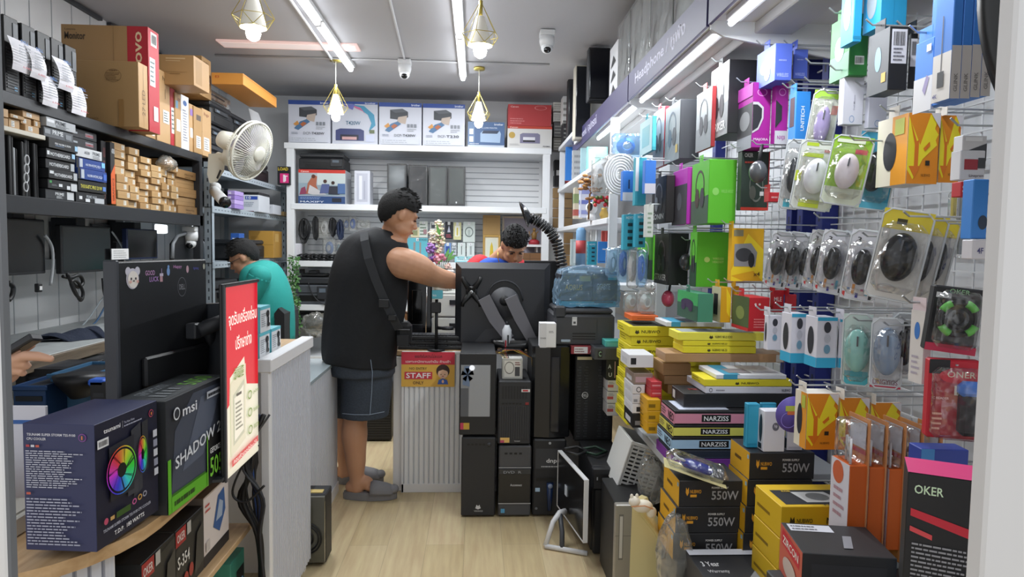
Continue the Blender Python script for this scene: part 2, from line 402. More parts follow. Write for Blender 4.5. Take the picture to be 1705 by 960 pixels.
# ---------------------------------------------------------------- back stock shelf
YS = 6.45
xa,xb = P(484,340,Y=YS).x,P(910,340,Y=YS).x
ZS = [P(700,242,Y=YS).z,P(700,342,Y=YS).z,P(520,434,Y=YS).z,P(520,507,Y=YS).z,.35]
def backshelf():
    t = thing('stock_shelf',((xa+xb)/2,YS+.2,0),'white shelving unit along the back wall with a grooved panel','shelf')
    SH = mat('#e3e6e9',.4)
    for x in (xa,xb): g = G(); g.box((x-.04,YS+.004,0),(x+.03,YS+.064,ZS[0]-.01),SH,.003); g.build('upright',t)
    g = G(); g.box((xa,YB-.03,.1),(xb,YB-.005,2.33),mat('#f2f4f6',.5))
    z = .7
    while z < 2.30: g.box((xa+.03,YB-.034,z),(xb-.03,YB-.029,z+.007),'#a6a9ae'); z += .058
    g.build('back_panel',t)
    for nm,z,x0,x1 in (('board',ZS[0],xa-.06,xb+.04),('board',ZS[1],xa,xb),('board',ZS[2],xa,xb),('board',ZS[3],xa,xb),('board',ZS[4],xa,xb)):
        g = G(); g.box((x0,YS,z-.055),(x1,YB-.04,z),SH,.003); g.build(nm,t)
    return t
backshelf()

# ---------------------------------------------------------------- black wall racks on the left
XF = -1.9; ZT = 2.013; ZM = 1.597
def rack():
    t = thing('stock_rack',(-2.2,3.6,0),'black steel wall rack carrying cartons and motherboard boxes','rack')
    BK = mat('#2b2d31',.45,.2)
    for z,th in ((ZT,.052),(ZM,.075)):
        g = G(); g.box((XF-.03,1.5,z-th),(XF,4.85,z),BK,.003); g.box((XL,1.5,z-.02),(XF-.03,4.85,z-.003),BK); g.build('shelf_board',t)
    for y in (4.80,):
        g = G(); g.box((XF-.05,y,0),(XF,y+.05,ZT-.052),BK,.003); g.build('post',t)
    g = G(); g.box((XL+.01,4.75,0),(XL+.06,4.85,ZT),BK); g.build('post',t)
    g = G()
    for k in range(8): g.box((XL+.006,1.6+k*.42,1.30),(XL+.02,1.92+k*.42,1.52),'#3a3c40')
    g.box((XL+.005,1.5,1.24),(XL+.03,4.8,1.30),'#9b9fa3'); g.build('rail',t)
    return t
rack()
ZSM = 1.871
g = G(); g.box((XL+.04,1.5,ZSM-.02),(XF+.0,P(76,226,X=XF).y,ZSM),'#cfcabc',.002)
tag(g.build('small_shelf'),'short cream shelf board under the black rack holding small cartons','shelf')
# grey worktop
t = thing('work_table',(-2.2,3.0,0),'long grey work table with a worn wooden edge along the panelled wall','table')
TG = mat('#a9adad',.45,var=.08)
g = G(); g.box((XL,1.2,.87),(XF-.01,4.75,.90),TG,.002); g.build('tabletop',t)
g = G(); g.box((XF-.012,1.2,.845),(XF+.005,4.75,.897),wood_mat('worn_wood',(.10,.075,.05),(.22,.17,.12),(12,1,12)),.002); g.build('edge',t)
for y in (1.3,3.0,4.7): g = G(); g.box((XF-.06,y-.02,0),(XF-.02,y+.02,.85),'#2b2c2f'); g.build('leg',t)
g = G(); g.box((XL+.02,1.2,.30),(XF-.03,4.7,.33),'#33363b'); g.build('lower_shelf',t)
# ---------------------------------------------------------------- angle-iron rack in the back corner
def steel_rack():
    t = thing('angle_rack',(-2.2,5.9,0),'grey slotted angle-iron rack in the corner behind the fan','rack')
    m = mat('#aebac3',.4,.2); xf = -1.88
    for y in (4.95,6.85):
        g = G(); g.box((xf-.05,y,0),(xf,y+.006,1.98),m); g.box((xf-.005,y,0),(xf,y+.05,1.98),m)
        for k in range(30): g.box((xf-.03,y-.001,.1+k*.06),(xf-.02,y,.125+k*.06),'#49525a')
        g.build('post',t)
        g = G(); g.box((XL+.02,y,0),(XL+.06,y+.006,1.98),m); g.build('post',t)
    for z in (1.947,1.67,1.27,.86,.35):
        g = G(); g.box((xf-.004,4.95,z-.045),(xf+.006,6.85,z),m); g.box((XL+.02,4.95,z-.012),(xf,6.85,z-.006),m)
        for k in range(30): g.box((xf+.006,5.0+k*.062,z-.028),(xf+.0065,5.03+k*.062,z-.02),'#6f7a83')
        g.build('shelf_board',t)
steel_rack()
# ---------------------------------------------------------------- right wall: peg grid, canopy, far shelves
def pegwall():
    t = thing('peg_display',(1.38,2.5,0),'white wire grid display on the wall with blue slotted uprights','display rack')
    g = G()
    for k in range(24): g.box((1.385,.95,.35+k*.078),(1.391,3.85,.3545+k*.078),'#dadcdf')
    for k in range(37): g.box((1.391,.97+k*.078,.3),(1.395,.9745+k*.078,2.18),'#dadcdf')
    g.build('wire_grid',t)
    for y in (2.60,2.76,2.86,3.83,1.55):
        g = G(); g.box((1.35,y,.1),(1.415,y+.05,2.2),'#1f2b78',.002)
        for k in range(34): g.box((1.3495,y+.018,.2+k*.058),(1.3505,y+.03,.23+k*.058),'#0c1236')
        g.build('upright',t)
pegwall()
XCN = .83
def canopy():
    t = thing('light_canopy',(1.1,3.6,2.18),'lit canopy shelf over the peg display with a purple sign along its edge','canopy')
    g = G(); g.box((XCN,1.2,2.235),(1.39,5.9,2.26),mat('#d8d6d4',.25),.002); g.build('board',t)
    PUR = mat('#3d3964',.45); ZB,ZH = 2.218,2.362
    for i,(y0,y1) in enumerate(((1.2,2.44),(2.46,3.72),(3.74,5.88))):
        g = G(); g.box((XCN-.012,y0,ZB),(XCN,y1,ZH),PUR,.001); L = y1-y0
        F = (Vector((XCN-.012,y1,ZB)),Vector((0,-L,0)),Vector((0,0,ZH-ZB)))
        if i == 1: g.mark(F,[('t','Headphone / หูฟัง',.12,.25,.80,.8,'#cfcfe6')])
        if i == 2: g.mark(F,[('t','Network / อุปกรณ์',.15,.25,.55,.8,'#cfcfe6')])
        if i == 0: g.mark(F,[('t','Mouse / เมาส์',.3,.25,.8,.8,'#cfcfe6')])
        g.build('sign_panel',t)
    for y in (1.22,2.45,3.73,5.86):
        g = G(); g.prism([(XCN,2.235),(XCN,2.205),(XCN+.05,2.18),(1.345,2.105),(1.345,2.235)],'y',y-.006,y+.006,'#e6e7e8'); g.build('bracket',t)
    for y0,y1 in ((1.3,2.38),(2.52,3.66),(3.80,4.95)):
        g = G(); g.box((XCN+.03,y0,2.213),(XCN+.085,y1,2.235),'#f1f2f3',.003); h = g.build('light_fitting',t)
        g = G(); g.tube([(XCN+.045,y0+.01,2.203),(XCN+.045,y1-.01,2.203)],.011,mat('#f4f8ff',emit=7),10); g.build('tube',h)
        area('shelf_glow',(XCN+.05-1.1,(y0+y1)/2-3.6,2.187-2.18),.03,y1-y0-.04,SHELF_W,col=(.93,.97,1),parent=t)
    g = G(); g.box((XCN+.16,1.3,2.195),(XCN+.30,5.0,2.235),'#b9b7b6',.004); g.build('cable_duct',t)
canopy()
XS = .76
ZR = [2.345,1.958,1.593,1.20,.80]
def right_shelf():
    t = thing('wall_shelf',(1.08,5.4,0),'white shelving bay between the peg display and the back wall','shelf')
    m = mat('#dfe2e6',.4)
    for z in ZR:
        g = G(); g.box((XS,5.5 if z > 2.3 else 3.95,z-.035),(1.34,6.4,z),m,.003); g.build('board',t)
    for y in (3.93,6.36):
        g = G(); g.box((XS+.01,y,0),(XS+.06,y+.03,2.17 if y < 4 else 2.3),m,.002); g.build('post',t)
        g = G(); g.box((XS+.30,y,0),(XS+.36,y+.02,2.17 if y < 4 else 2.3),m,.002); g.build('post',t)
right_shelf()
# low base shelf carrying keyboards
ZK = .62
t = thing('base_shelf',(1.07,3.1,0),'low grey base shelf under the keyboard boxes','shelf')
g = G(); g.box((.73,2.33,ZK-.03),(1.34,4.25,ZK),'#b7bbc0',.002); g.build('board',t)
g = G(); g.box((.78,2.35,0),(.81,2.38,ZK-.03),'#8c9095'); g.build('post',t)
g = G(); g.box((.78,4.2,0),(.81,4.23,ZK-.03),'#8c9095'); g.build('post',t)
g = G(); g.box((.95,3.2,0),(1.34,3.23,ZK-.03),'#3a3c40'); g.build('back_panel',t)

# ---------------------------------------------------------------- curved display counter on the left
SLAT = mat('#c9ccd6',.5); SLATD = mat('#9497a3',.5); CW = mat('#e8e8ea',.4)
def slats(g,x,y0,y1,z0,z1,nx=1,step=.028):
    """fluted cladding on a plane x=const facing +X"""
    g.box((x-.012,y0,z0),(x,y1,z1),SLATD)
    y = y0
    while y < y1-.01:
        g.prism([(x,y),(x+.004*nx,y+.003),(x+.009*nx,y+.007),(x+.009*nx,y+step*.62),(x+.004*nx,y+step*.75),(x,y+step*.8)],'z',z0,z1,SLAT); y += step
def left_counter():
    t = thing('display_counter',(-1.0,2.2,0),'curved display counter with an oak top, fluted white cladding and open shelves','counter')
    xf = -.76
    # oak top with a rounded corner
    pts = [(-1.5,1.30)]
    for k in range(9):
        a = -PI/2+k*PI/16; pts.append((xf-.36+.36*math.cos(a),1.66+.36*math.sin(a)))
    pts += [(xf,2.33),(-1.5,2.33)]
    g = G(); g.prism(pts,'z',.72,.75,OAK); g.build('top',t)
    # fluted curved front below it
    g = G()
    ar = [(-1.5,1.33)]; n = 14
    for k in range(n+1):
        a = -PI/2+k*PI/2*.76/n; ar.append((xf-.38+.35*math.cos(a),1.68+.35*math.sin(a)))
    for (x0,y0),(x1,y1) in zip(ar,ar[1:]):
        L = math.hypot(x1-x0,y1-y0); m = max(1,int(L/.026))
        for i in range(m):
            ux,uy = (x1-x0)/L,(y1-y0)/L; nx,ny = uy,-ux; s0 = L*i/m; s1 = L*(i+.72)/m
            g.prism([(x0+ux*s0,y0+uy*s0),(x0+ux*s0+nx*.008,y0+uy*s0+ny*.008),(x0+ux*s1+nx*.008,y0+uy*s1+ny*.008),(x0+ux*s1,y0+uy*s1)],'z',0,.72,SLAT)
        g.add([(x0,y0,0),(x1,y1,0),(x1,y1,.72),(x0,y0,.72)],[(0,1,2,3)],SLATD)
    g.build('curved_front',t)
    for z,th in ((.455,.02),(.17,.02)):
        g = G(); g.box((-1.35,ar[-1][1],z-th),(xf,2.325,z),OAK,.002); g.build('shelf_board',t)
    g = G(); g.box((-1.37,1.5,0),(-1.35,2.325,.72),CW); g.build('back_panel',t)
    g = G(); g.box((-1.35,ar[-1][1]-.02,0),(ar[-1][0],ar[-1][1],.72),CW); g.build('side_panel',t)
    # raised block
    xq,q0,q1,zq = -.712,2.33,2.92,1.02
    g = G(); slats(g,xq,q0+.04,q1,.05,zq-.04); g.build('fluted_panel',t)
    g = G(); g.box((xq-.018,q0+.004,0),(xq+.010,q0+.04,zq-.02),CW,.002); g.build('end_panel',t)
    g = G(); g.box((xq-.03,q0,zq-.045),(xq+.02,q1+.01,zq),CW,.003); g.build('rim',t)
    g = G(); g.box((-1.08,q0+.02,zq-.03),(xq-.03,q1+.01,zq-.012),OAK,.002); g.build('raised_top',t)
    g = G(); g.box((-1.08,q1-.03,0),(xq-.012,q1,zq-.045),CW); g.build('end_panel',t)
    xs = -.785
    g = G(); slats(g,xs,3.02,3.86,.06,.745); g.box((xs-.01,3.02,0),(xs+.014,3.86,.06),CW); g.build('fluted_panel',t)
    g = G(); g.box((-1.08,3.02,.745),(xs+.012,3.87,.765),mat('#b9c6cc',.08,coat=.5),.002); g.build('glass_top',t)
    g = G(); g.box((-1.08,3.84,0),(xs-.012,3.86,.755),CW); g.build('end_panel',t)
left_counter()
# ---------------------------------------------------------------- service counter in the middle
YC = 3.87
def mid_counter():
    x0,x1 = P(655,700,Y=YC).x,.66
    t = thing('service_counter',((x0+x1)/2,4.2,0),'white fluted service counter with an oak top under the big monitor','counter')
    g = G(); g.box((x0,YC-.01,0),(x0+.05,YC+.48,.78),CW,.002); g.build('side_panel',t)
    xp = x0+.05
    g = G(); g.box((xp,YC-.025,0),(xp+.40,YC,.81),'#b7bac0'); F = (Vector((xp,YC-.026,0)),Vector((.40,0,0)),Vector((0,0,.81)))
    for k in range(13):
        x = xp+.014+k*.0290
        g.prism([(x,YC-.025),(x+.004,YC-.034),(x+.021,YC-.034),(x+.025,YC-.025)],'z',.05,.80,'#eef0f3')
    g.box((xp,YC-.036,0),(xp+.40,YC-.024,.05),CW,.002); g.box((xp,YC-.036,.80),(xp+.40,YC-.02,.815),CW,.002)
    g.box((xp,YC-.036,0),(xp+.012,YC-.02,.81),CW); g.box((xp+.388,YC-.036,0),(xp+.40,YC-.02,.81),CW)
    g.build('fluted_panel',t)
    g = G(); g.box((xp+.42,YC-.02,0),(x1,YC,.80),CW); g.build('front_panel',t)
    g = G(); g.box((x0,YC,.785),(x1,YC+.50,.815),OAK,.003); g.build('top',t)
    return xp
XP = mid_counter()
# ================================================================ LEFT RACK: TOP SHELF
CAR,CAR2,TAPE,INK,LBL = '#a98658','#b8956a','#8e6a3e','#4a3826','#e6e6e2'
def seam(v=.5): return [('q',0,v-.004,1,v+.004,'#7d6038')]
# five small desktop PCs lying upright at the front, each with a price sheet
pcs = [(8,52,160),(38,66,170),(64,78,178),(87,88,190),(110,100,200)]
sheets = [(14,58,42,118),(41,71,66,130),(65,120,90,176),(88,92,113,149),(114,138,138,190)]
for i,(px,yt,yb) in enumerate(pcs):
    a = P(px,yb,X=XF-.02); Y0 = a.y; h = .31; z0 = ZT
    wd = .092
    t = thing('mini_desktop',(XF-.17,Y0,z0),['black compact desktop computer at the open end of the top black rack, price sheet clipped',
        'black compact desktop computer, second from the open rack end, price sheet clipped','black compact desktop computer whose price sheet hangs lowest over the shelf beam, mid row',
        'black compact desktop computer with a high price sheet, next to the last one','black compact desktop computer touching the big brown carton, sheet hanging over the beam'][i],'computer','compact computers on the top rack shelf')
    b = Vector((XF-.02,Y0,z0))
    g = G(); g.box((XF-.30,Y0,z0),(XF-.03,Y0+wd,z0+h),'#1d1e21',.003); g.build('case',t)
    g = G(); g.box((XF-.03,Y0+.002,z0),(XF-.018,Y0+wd-.002,z0+h),'#17181a',.003)
    for k in range(14): g.box((XF-.018,Y0+.012,z0+.02+k*.012),(XF-.015,Y0+wd-.012,z0+.026+k*.012),'#303236')
    g.box((XF-.018,Y0+.055,z0+.2),(XF-.0155,Y0+.085,z0+.29),'#53575c'); g.build('front_bezel',t)
    F = (Vector((XF-.0178,Y0,z0)),Vector((0,wd,0)),Vector((0,0,h))); g = G(); g.mark(F,[('q',.62,.05,.82,.12,'#7fb7de')]); g.build('sticker',t)
    x0,y0,x1,y1 = sheets[i]; A = P(x0,y0,X=XF+.012); B = P(x1,y0,X=XF+.012); D = P((x0+x1)/2,y1,X=XF+.012)
    zb = D.z; za = A.z; g = G(); n = 6; L = B.y-A.y; vs = []
    for k in range(n+1):
        s_ = k/n; zz = za+(zb-za)*s_; xx = XF+.006+.030*math.sin(s_*PI*.8)*(1 if i % 2 else .6)
        vs += [(xx,A.y+.02*s_*L*4,zz),(xx,B.y+.02*s_*L*4,zz)]
    g.add(vs,[(2*k,2*k+1,2*k+3,2*k+2) for k in range(n)],'#e9e8ee')
    F = (Vector((XF+.040,A.y,zb)),Vector((0,L,0)),Vector((0,0,za-zb)))
    g.mark(F,[('t','DELL',.28,.84,.75,.93,'#2a6fb8'),('L',6,.15,.28,.85,.78,'#8a8f98'),('t','6,900.-',.35,.08,.9,.15,'#c04a56')],.001)
    o = g.build('price_sheet',t)
# cartons, -Y faces
fb('monitor_carton',(103,42,247,180),3.86,.125,'#a38055',{'f': [('q',.76,0,1,1,'#a8232f'),('T','lenovo',.82,.42,.93,.95,'#d8bf9a'),('t','Monitor',.04,.86,.28,.93,'#3c3025'),('t','Lenovo',.045,.945,.17,.965,'#6b573e'),('q',.60,0,.604,1,'#80633c')],
    'r': [('q',.25,.84,.8,.97,LBL),('B',.3,.86,.75,.95,'#222222'),('q',.1,.45,.6,.72,LBL),('L',5,.14,.48,.56,.7,'#667777'),('q',.4,.12,.8,.26,LBL)]},
    'tall brown monitor carton with a wide red end band',z0=ZT,sides={'r': '#a8232f'})
fb('flat_screen_carton',(126,101,231,220),3.72,.10,CAR,{'f': [('q',.47,.68,.72,.88,CAR),('r',.60,.78,.13,.10,.04,'#6b4e2c'),('L',6,.49,.70,.71,.83,'#6b4e2c'),('t','注意事項',.54,.84,.67,.87,'#6b4e2c'),('q',.68,0,.76,.42,'#96703f'),('t','MONITOR',.22,.1,.36,.13,'#7d5d34')],
    'r': [('T','27 LED',.35,.2,.7,.6,'#6b4e2c'),('q',.5,.02,.52,.98,'#7d6038')]},'plain brown carton with a small printed table, leaning before the red banded one',z0=ZT)
for i,(nm,px,col,arts,lb) in enumerate((
    ('slim_carton',(243,120,259,228),CAR,[('q',.62,.05,.9,.45,LBL),('L',6,.65,.08,.88,.42,'#556666')],'narrow brown carton end beside the plain brown carton with printed table'),
    ('slim_carton',(262,113,284,241),CAR2,[('t','hp',.45,.85,.8,.93,'#5b4326'),('q',.62,.62,.65,.76,'#5b4326'),('q',.45,.28,.9,.46,LBL),('L',4,.5,.3,.86,.44,'#556666')],'brown carton end with round computer maker mark and white label, standing proud'),
    ('slim_carton',(284.5,139,292,238),'#a8232f',[('q',.2,.2,.8,.62,LBL),('L',5,.25,.25,.75,.6,'#556666')],'narrow red carton end between two brown ones'),
    ('slim_carton',(292.5,154,302,244),CAR,[('q',.1,.72,.5,.86,'#6fa1bf'),('q',.2,.3,.85,.52,LBL),('t','acer',.4,.86,.9,.92,'#6b3c34')],'thin brown carton end with a small blue picture label'),
    ('slim_carton',(302.5,157,315,248),'#dcdde2',[('e',.5,.86,.25,.05,'#3c5f96'),('L',12,.2,.15,.8,.75,'#8d8f9a')],'white carton end printed with grey text among the brown ones'),
    ('slim_carton',(315.5,172,323,248),CAR2,[('q',.2,.3,.8,.5,LBL),('q',.2,.76,.8,.9,'#8d6fb0')],'thin brown carton end next to the white printed one'),
    ('slim_carton',(323.5,176,337,255),CAR,[('q',.3,.72,.85,.84,'#5c5148'),('q',.25,.12,.8,.38,LBL),('L',5,.3,.14,.75,.36,'#777777')],'lower brown carton under the tall stack at the far rack end, nearer one'),
    ('slim_carton',(337.5,180,352,260),CAR2,[('t','hp',.2,.84,.75,.93,'#7d4a33'),('q',.15,.12,.75,.4,LBL),('L',5,.2,.14,.7,.38,'#777777')],'lowest brown carton at the very far end of the top rack'))):
    zz = {} if i in (99,) else {'z0': ZT}
    rb(nm,px,XF-.004*(i % 3),.45,col,{'r': arts,'f': seam()},lb,group='carton ends on the top rack shelf',**zz)
fb('large_carton',(266,91,323,172),4.30,.24,'#a27f54',{'f': [('q',.18,.86,.75,.90,'#c7ad86'),('q',.18,.79,.6,.81,'#c7ad86'),('q',0,.42,.8,.44,'#94744a'),('q',.3,.36,.6,.38,'#7a5a35')],'r': [('q',.1,.1,.5,.9,'#8f6d3f')]},
   'large brown carton with faint white print lying on top of the carton ends',z0=2.365)
rb('slim_carton',(324,93,336.5,173),XF+.003,.45,CAR2,{'r': [('q',.15,.7,.85,.92,'#54485a'),('q',.2,.1,.85,.5,'#cfd5da'),('L',6,.25,.14,.8,.46,'#777777')]},'upper brown carton end with a dark picture, second tier of the rack',group='carton ends on the top rack shelf',z0=2.42)
rb('slim_carton',(337,93,352,178),XF-.002,.45,CAR,{'r': [('q',.5,.4,.9,.55,LBL),('q',.15,.12,.55,.46,LBL),('t','HP',.2,.8,.6,.9,'#6b4e2c'),('L',6,.18,.15,.52,.43,'#777777')]},'upper brown carton end farthest along the second tier of the rack',group='carton ends on the top rack shelf',z0=2.42)
fb('orange_case',(352,112,405,152),4.95,.8,'#c8883a',{'f': [('t','E3',.12,.55,.24,.75,'#a3331f')],'r': [('q',0,.8,1,.9,'#a9702c')]},'flat orange brown carton high above the printers in the corner',z0=2.52,z1=2.60)

# ================================================================ LEFT RACK: MIDDLE SHELF
# little cartons on the cream board
sm = [(0,178,21,196),(0,190,23,208),(24,192,43,210),(22,183,47,192),(44,184,74,194),(44,195,63,208),(46,205,70,217),(64,195,76,203)]
lv = [1,0,0,1,2,1,0,1]
YQ = lambda px: P(px,205,X=XF).y
smy = [(2.45,YQ(20)),(2.45,YQ(22)),(YQ(24),YQ(43)),(YQ(22),YQ(46)),(YQ(45),YQ(74)),(YQ(44),YQ(62)),(YQ(46),YQ(70)),(YQ(63),YQ(75))]
lb = ['small brown carton on top at the open end of the cream board','small brown carton under another at the open end of the cream board','small brown carton with white label, bottom row mid cream board',
      'thin brown carton bridging the gap on the cream board','flat brown carton topmost of the pile by the motherboard boxes','small brown carton, middle tier with small label on cream board',
      'brown carton bottom of the pile beside the motherboard boxes','tiny brown carton tucked under the topmost flat one']
for i in range(8):
    y0,y1 = smy[i]; z0 = ZSM+[.036,0,0,.042,.060,.031,0,.031][i]; h = [.034,.035,.041,.016,.028,.028,.030,.028][i]
    carton('small_carton',(XF-.30,y0,z0),(XF-.01-.006*(i % 3),y1-.005,z0+h),[CAR2,CAR][i % 2],{'r': [('q',.2,.2,.5,.8,LBL),('L',3,.22,.25,.48,.75,'#777777')],'f': seam()},lb[i],group='small cartons on the cream board')
YY = lambda px: P(px,275,X=XF).y
# laptops standing on edge under the cream board
for i in range(7):
    Y0 = YY(2)+i*(YY(74)-YY(2))/7; hh = [.24,.22,.245,.20,.23,.245,.235][i]
    t = thing('laptop',(XF-.15,Y0,ZM),['black laptop standing on edge nearest the viewer under the cream board','black laptop standing on edge, second from the open end','black laptop standing on edge, third from the open end',
        'silver edged laptop standing on edge with coiled plastic clips beside it','black laptop on edge right behind the silver edged one','tall black laptop on edge, last but one before the motherboard boxes','black laptop on edge touching the motherboard boxes'][i],'laptop','laptops standing on edge')
    c = '#9a9da1' if i == 3 else ['#141518','#1b1c20'][i % 2]
    g = G(); g.box((XF-.36,Y0,ZM),(XF-.02-.01*(i % 2),Y0+.016,ZM+hh),c,.003); g.build('base',t)
    g = G(); g.box((XF-.36,Y0+.018,ZM),(XF-.02-.01*(i % 2),Y0+.027,ZM+hh-.003),'#0d0e10',.002); g.build('lid',t)
for k in range(4):
    g = G(); c = Vector((XF-.005,YY(44)+.004*k,ZM+.04+k*.038)); g.tube([c+Vector((0,.014*math.cos(a*PI/6),.02*math.sin(a*PI/6))) for a in range(12)],.003,'#c7cace',5,closed=True)
    tag(g.build('coiled_clip'),'clear coiled clip, %s one up beside the silver edged laptop' % ORD[k],'clip','coiled clips beside the laptop')
tag(G().box((XL+.1,2.2,ZM+.001),(XF-.035,YY(0)-.03,ZM+.22),'#17181b',.004).build('dark_storage_box'),'dark storage box at the open end of the middle rack shelf','box')
# motherboard boxes, first pile  (z offsets from the shelf)
W = '#d9dde0'
mb1 = [('#2c2f33',[('t','PRIME',.32,.45,.62,.75,W),('q',.72,.1,.96,.9,'#c9cdd0'),('L',4,.35,.12,.6,.4,W)],'grey box printed with a white board name, bottom of the first motherboard pile',.062),
       ('#1c1d20',[('q',.05,.6,.12,.85,'#4aa35a'),('q',.35,.3,.47,.6,W),('q',.62,.1,.74,.5,W),('q',.76,.0,.98,.8,'#c5c9cc'),('L',2,.1,.3,.3,.5,'#8a8d90')],'black box with small white stickers, second up in the first motherboard pile',.060),
       ('#17181b',[('q',.03,.5,.16,.8,W),('t','MOTHERBOARD',.18,.28,.80,.62,W),('q',.84,.15,.97,.9,'#aeb3b8')],'black motherboard box with large white capitals, third up',.060),
       ('#141518',[('t','MOTHERBOARD',.12,.3,.78,.66,W),('q',.84,.1,.97,.9,'#aeb3b8')],'black motherboard box with large white capitals, fourth up',.060),
       ('#191a1e',[('q',.02,.35,.1,.75,W),('t','MOTHERBOARD',.12,.3,.80,.66,W),('q',.86,.4,.97,.9,'#9ac4e2')],'black motherboard box with large white capitals, fifth up',.060),
       ('#101114',[('t','PRO H610M-G DDR4',.2,.42,.74,.62,W),('q',.88,.2,.98,.7,'#9ac4e2'),('q',.2,.3,.5,.34,'#7b9ac0')],'black box with small thin lettering, sixth up in the pile',.064),
       ('#53575c',[('t','PRIME',.28,.4,.64,.85,W),('q',.02,.35,.2,.8,'#8b9095'),('q',.72,.2,.92,.7,'#7c8186')],'grey box with white board name just below the silver box',.062),
       ('#a7abaf',[('q',.02,.5,.25,.8,'#dfe2e5'),('t','PRIME',.3,.45,.65,.85,'#54585d'),('L',3,.3,.1,.8,.4,'#6c7176')],'silver grey box at the very top of the first motherboard pile',.058)]
z = ZM
for i,(c,ar,l,h) in enumerate(mb1):
    h *= .745
    carton('motherboard_box',(XF-.28,YY(77)+.006*(i % 2),z),(XF-.006+.008*(i % 3),YY(125)+.008*(i % 2),z+h-.002),c,{'r': ar},l,group='motherboard boxes on the middle rack shelf'); z += h
mb2 = [('#1a1b1f',[('t','PRIME H610',.35,.45,.7,.75,'#aab0b6'),('q',.1,.3,.2,.6,W),('q',.62,.05,.96,.55,'#b7bbbf'),('q',.3,.1,.45,.4,W)],'black box with stickers at the bottom of the second motherboard pile',.068),
       ('#0e0f10',[('t','TH310-BTC PRO 2.0 W',.08,.3,.82,.62,'#d6d052'),('q',.85,.25,.96,.65,'#5a7fc0')],'black box with yellow capitals in the second motherboard pile',.074),
       ('#1f3f86',[('q',0,0,.08,1,'#15171c'),('q',.1,.1,.2,.9,'#b9c0c8'),('t','H610M-HVS/M.2 R2.0',.3,.3,.82,.55,'#cfd9ee'),('q',.86,.2,.98,.8,'#3b62b8')],'blue motherboard box, the lower of the pair',.070),
       ('#1f3f86',[('q',0,0,.08,1,'#15171c'),('q',.1,.1,.2,.9,'#b9c0c8'),('t','H610M-HVS/M.2 R2.0',.3,.3,.82,.55,'#cfd9ee'),('q',.86,.4,.98,.9,'#7fc0e8')],'blue motherboard box, the upper of the pair',.066),
       ('#c3c6c9',[('t','PRIME',.62,.45,.92,.8,'#5a5e63'),('t','A520',.3,.4,.5,.7,'#5a5e63'),('L',2,.62,.1,.92,.4,'#777b80')],'silver box lying on the blue motherboard boxes',.062)]
z = ZM
for i,(c,ar,l,h) in enumerate(mb2):
    h *= .78
    carton('motherboard_box',(XF-.28,YY(128)+.01*(i % 2),z),(XF-.008+.006*(i % 3),YY(176)+.008*(i % 2)-(.03 if i == 4 else 0),z+h-.002),c,{'r': ar},l,group='motherboard boxes on the middle rack shelf'); z += h
for i in range(2):
    carton('motherboard_box',(XF-.30,YY(129),ZM+.268+i*.044),(XF-.03,YY(172),ZM+.268+(i+1)*.044-.001),'#25262a',{'r': [('q',.55,.3,.85,.75,'#8d8f94'),('q',.1,.4,.25,.6,'#9aa0a6'),('t','GAMING',.55,.35,.85,.6,'#b13a44')]},
        ['thin black box with dull red lettering lying above the silver box','upper thin black box right under the top rack shelf'][i],group='motherboard boxes on the middle rack shelf')
carton('graphics_box',(XF-.30,YY(179),ZM),(XF-.03,YY(187),ZM+.33),'#1b1b1d',{'r': [('T','GIGABYTE',.35,.1,.7,.7,'#8f6a62'),('q',.3,.75,.8,.9,'#4d2b2b')],'f': seam()},'upright black box with a dull vertical maker name',group='upright graphics boxes')
carton('graphics_box',(XF-.30,YY(187.5),ZM+.01),(XF-.01,YY(194.5),ZM+.33),'#1b1b1d',{'r': [('p',[(0,0),(1,0),(1,.66),(0,.48)],'#d2602c'),('T','GRAPHICS',.3,.05,.7,.42,'#5a2a16'),('t','AORUS',.2,.82,.9,.9,W)]},'upright black and orange box leaning before the small carton wall',group='upright graphics boxes')
# the wall of small component cartons
rr = random.Random(4); yy = YY(196); col_i = 0
colname = ['next to the orange black box','second column from it','third column from it','fourth column, mid wall','fifth column, past mid wall','sixth column, by the wrapped parts','last column beside the big carton pile']
CX = [196,219,237,256,274,287,300]
for cw,n in [(YY(b_)-YY(a_)-.006,nq) for a_,b_,nq in zip(CX,CX[1:],(8,8,8,7,6,8))]:
    z = ZM; hh = [.344,.335,.30,.27,.26,.335,.20][col_i]; h = hh/n
    for i in range(n):
        dx = rr.random()*.03; dy = rr.random()*.012; ww = cw*(.88+.1*rr.random())
        l = 'small brown parts carton, %s from the shelf, %s' % (ORD[i],colname[col_i])
        u = .55+rr.random()*.2
        carton('parts_carton',(XF-.26,yy+dy,z),(XF-.005-dx,yy+dy+ww,z+h-.002),['#b28f60','#a98557','#bb9a6c'][rr.randrange(3)],{'r': [('q',u,.25,u+.22,.85,'#dedad0'),('L',3,u+.02,.35,u+.18,.8,'#8c8578'),('q',0,.48,u-.1,.50,'#98764a')],'f': seam()},l,group='small parts cartons on the middle rack shelf')
        z += h
    yy += cw+.004; col_i += 1
g = G(); rr = random.Random(9)
g.ell((XF-.03,YY(286),ZM+.30),(.05,.09,.045),BAG,n=16,k=10)
for v in g.v: v += Vector((rr.uniform(-.008,.008),rr.uniform(-.012,.012),rr.uniform(-.008,.008)))
tag(g.build('wrapped_parts'),'clear plastic bag of parts crumpled on the small brown cartons','bag')
g = G()
z = ZM
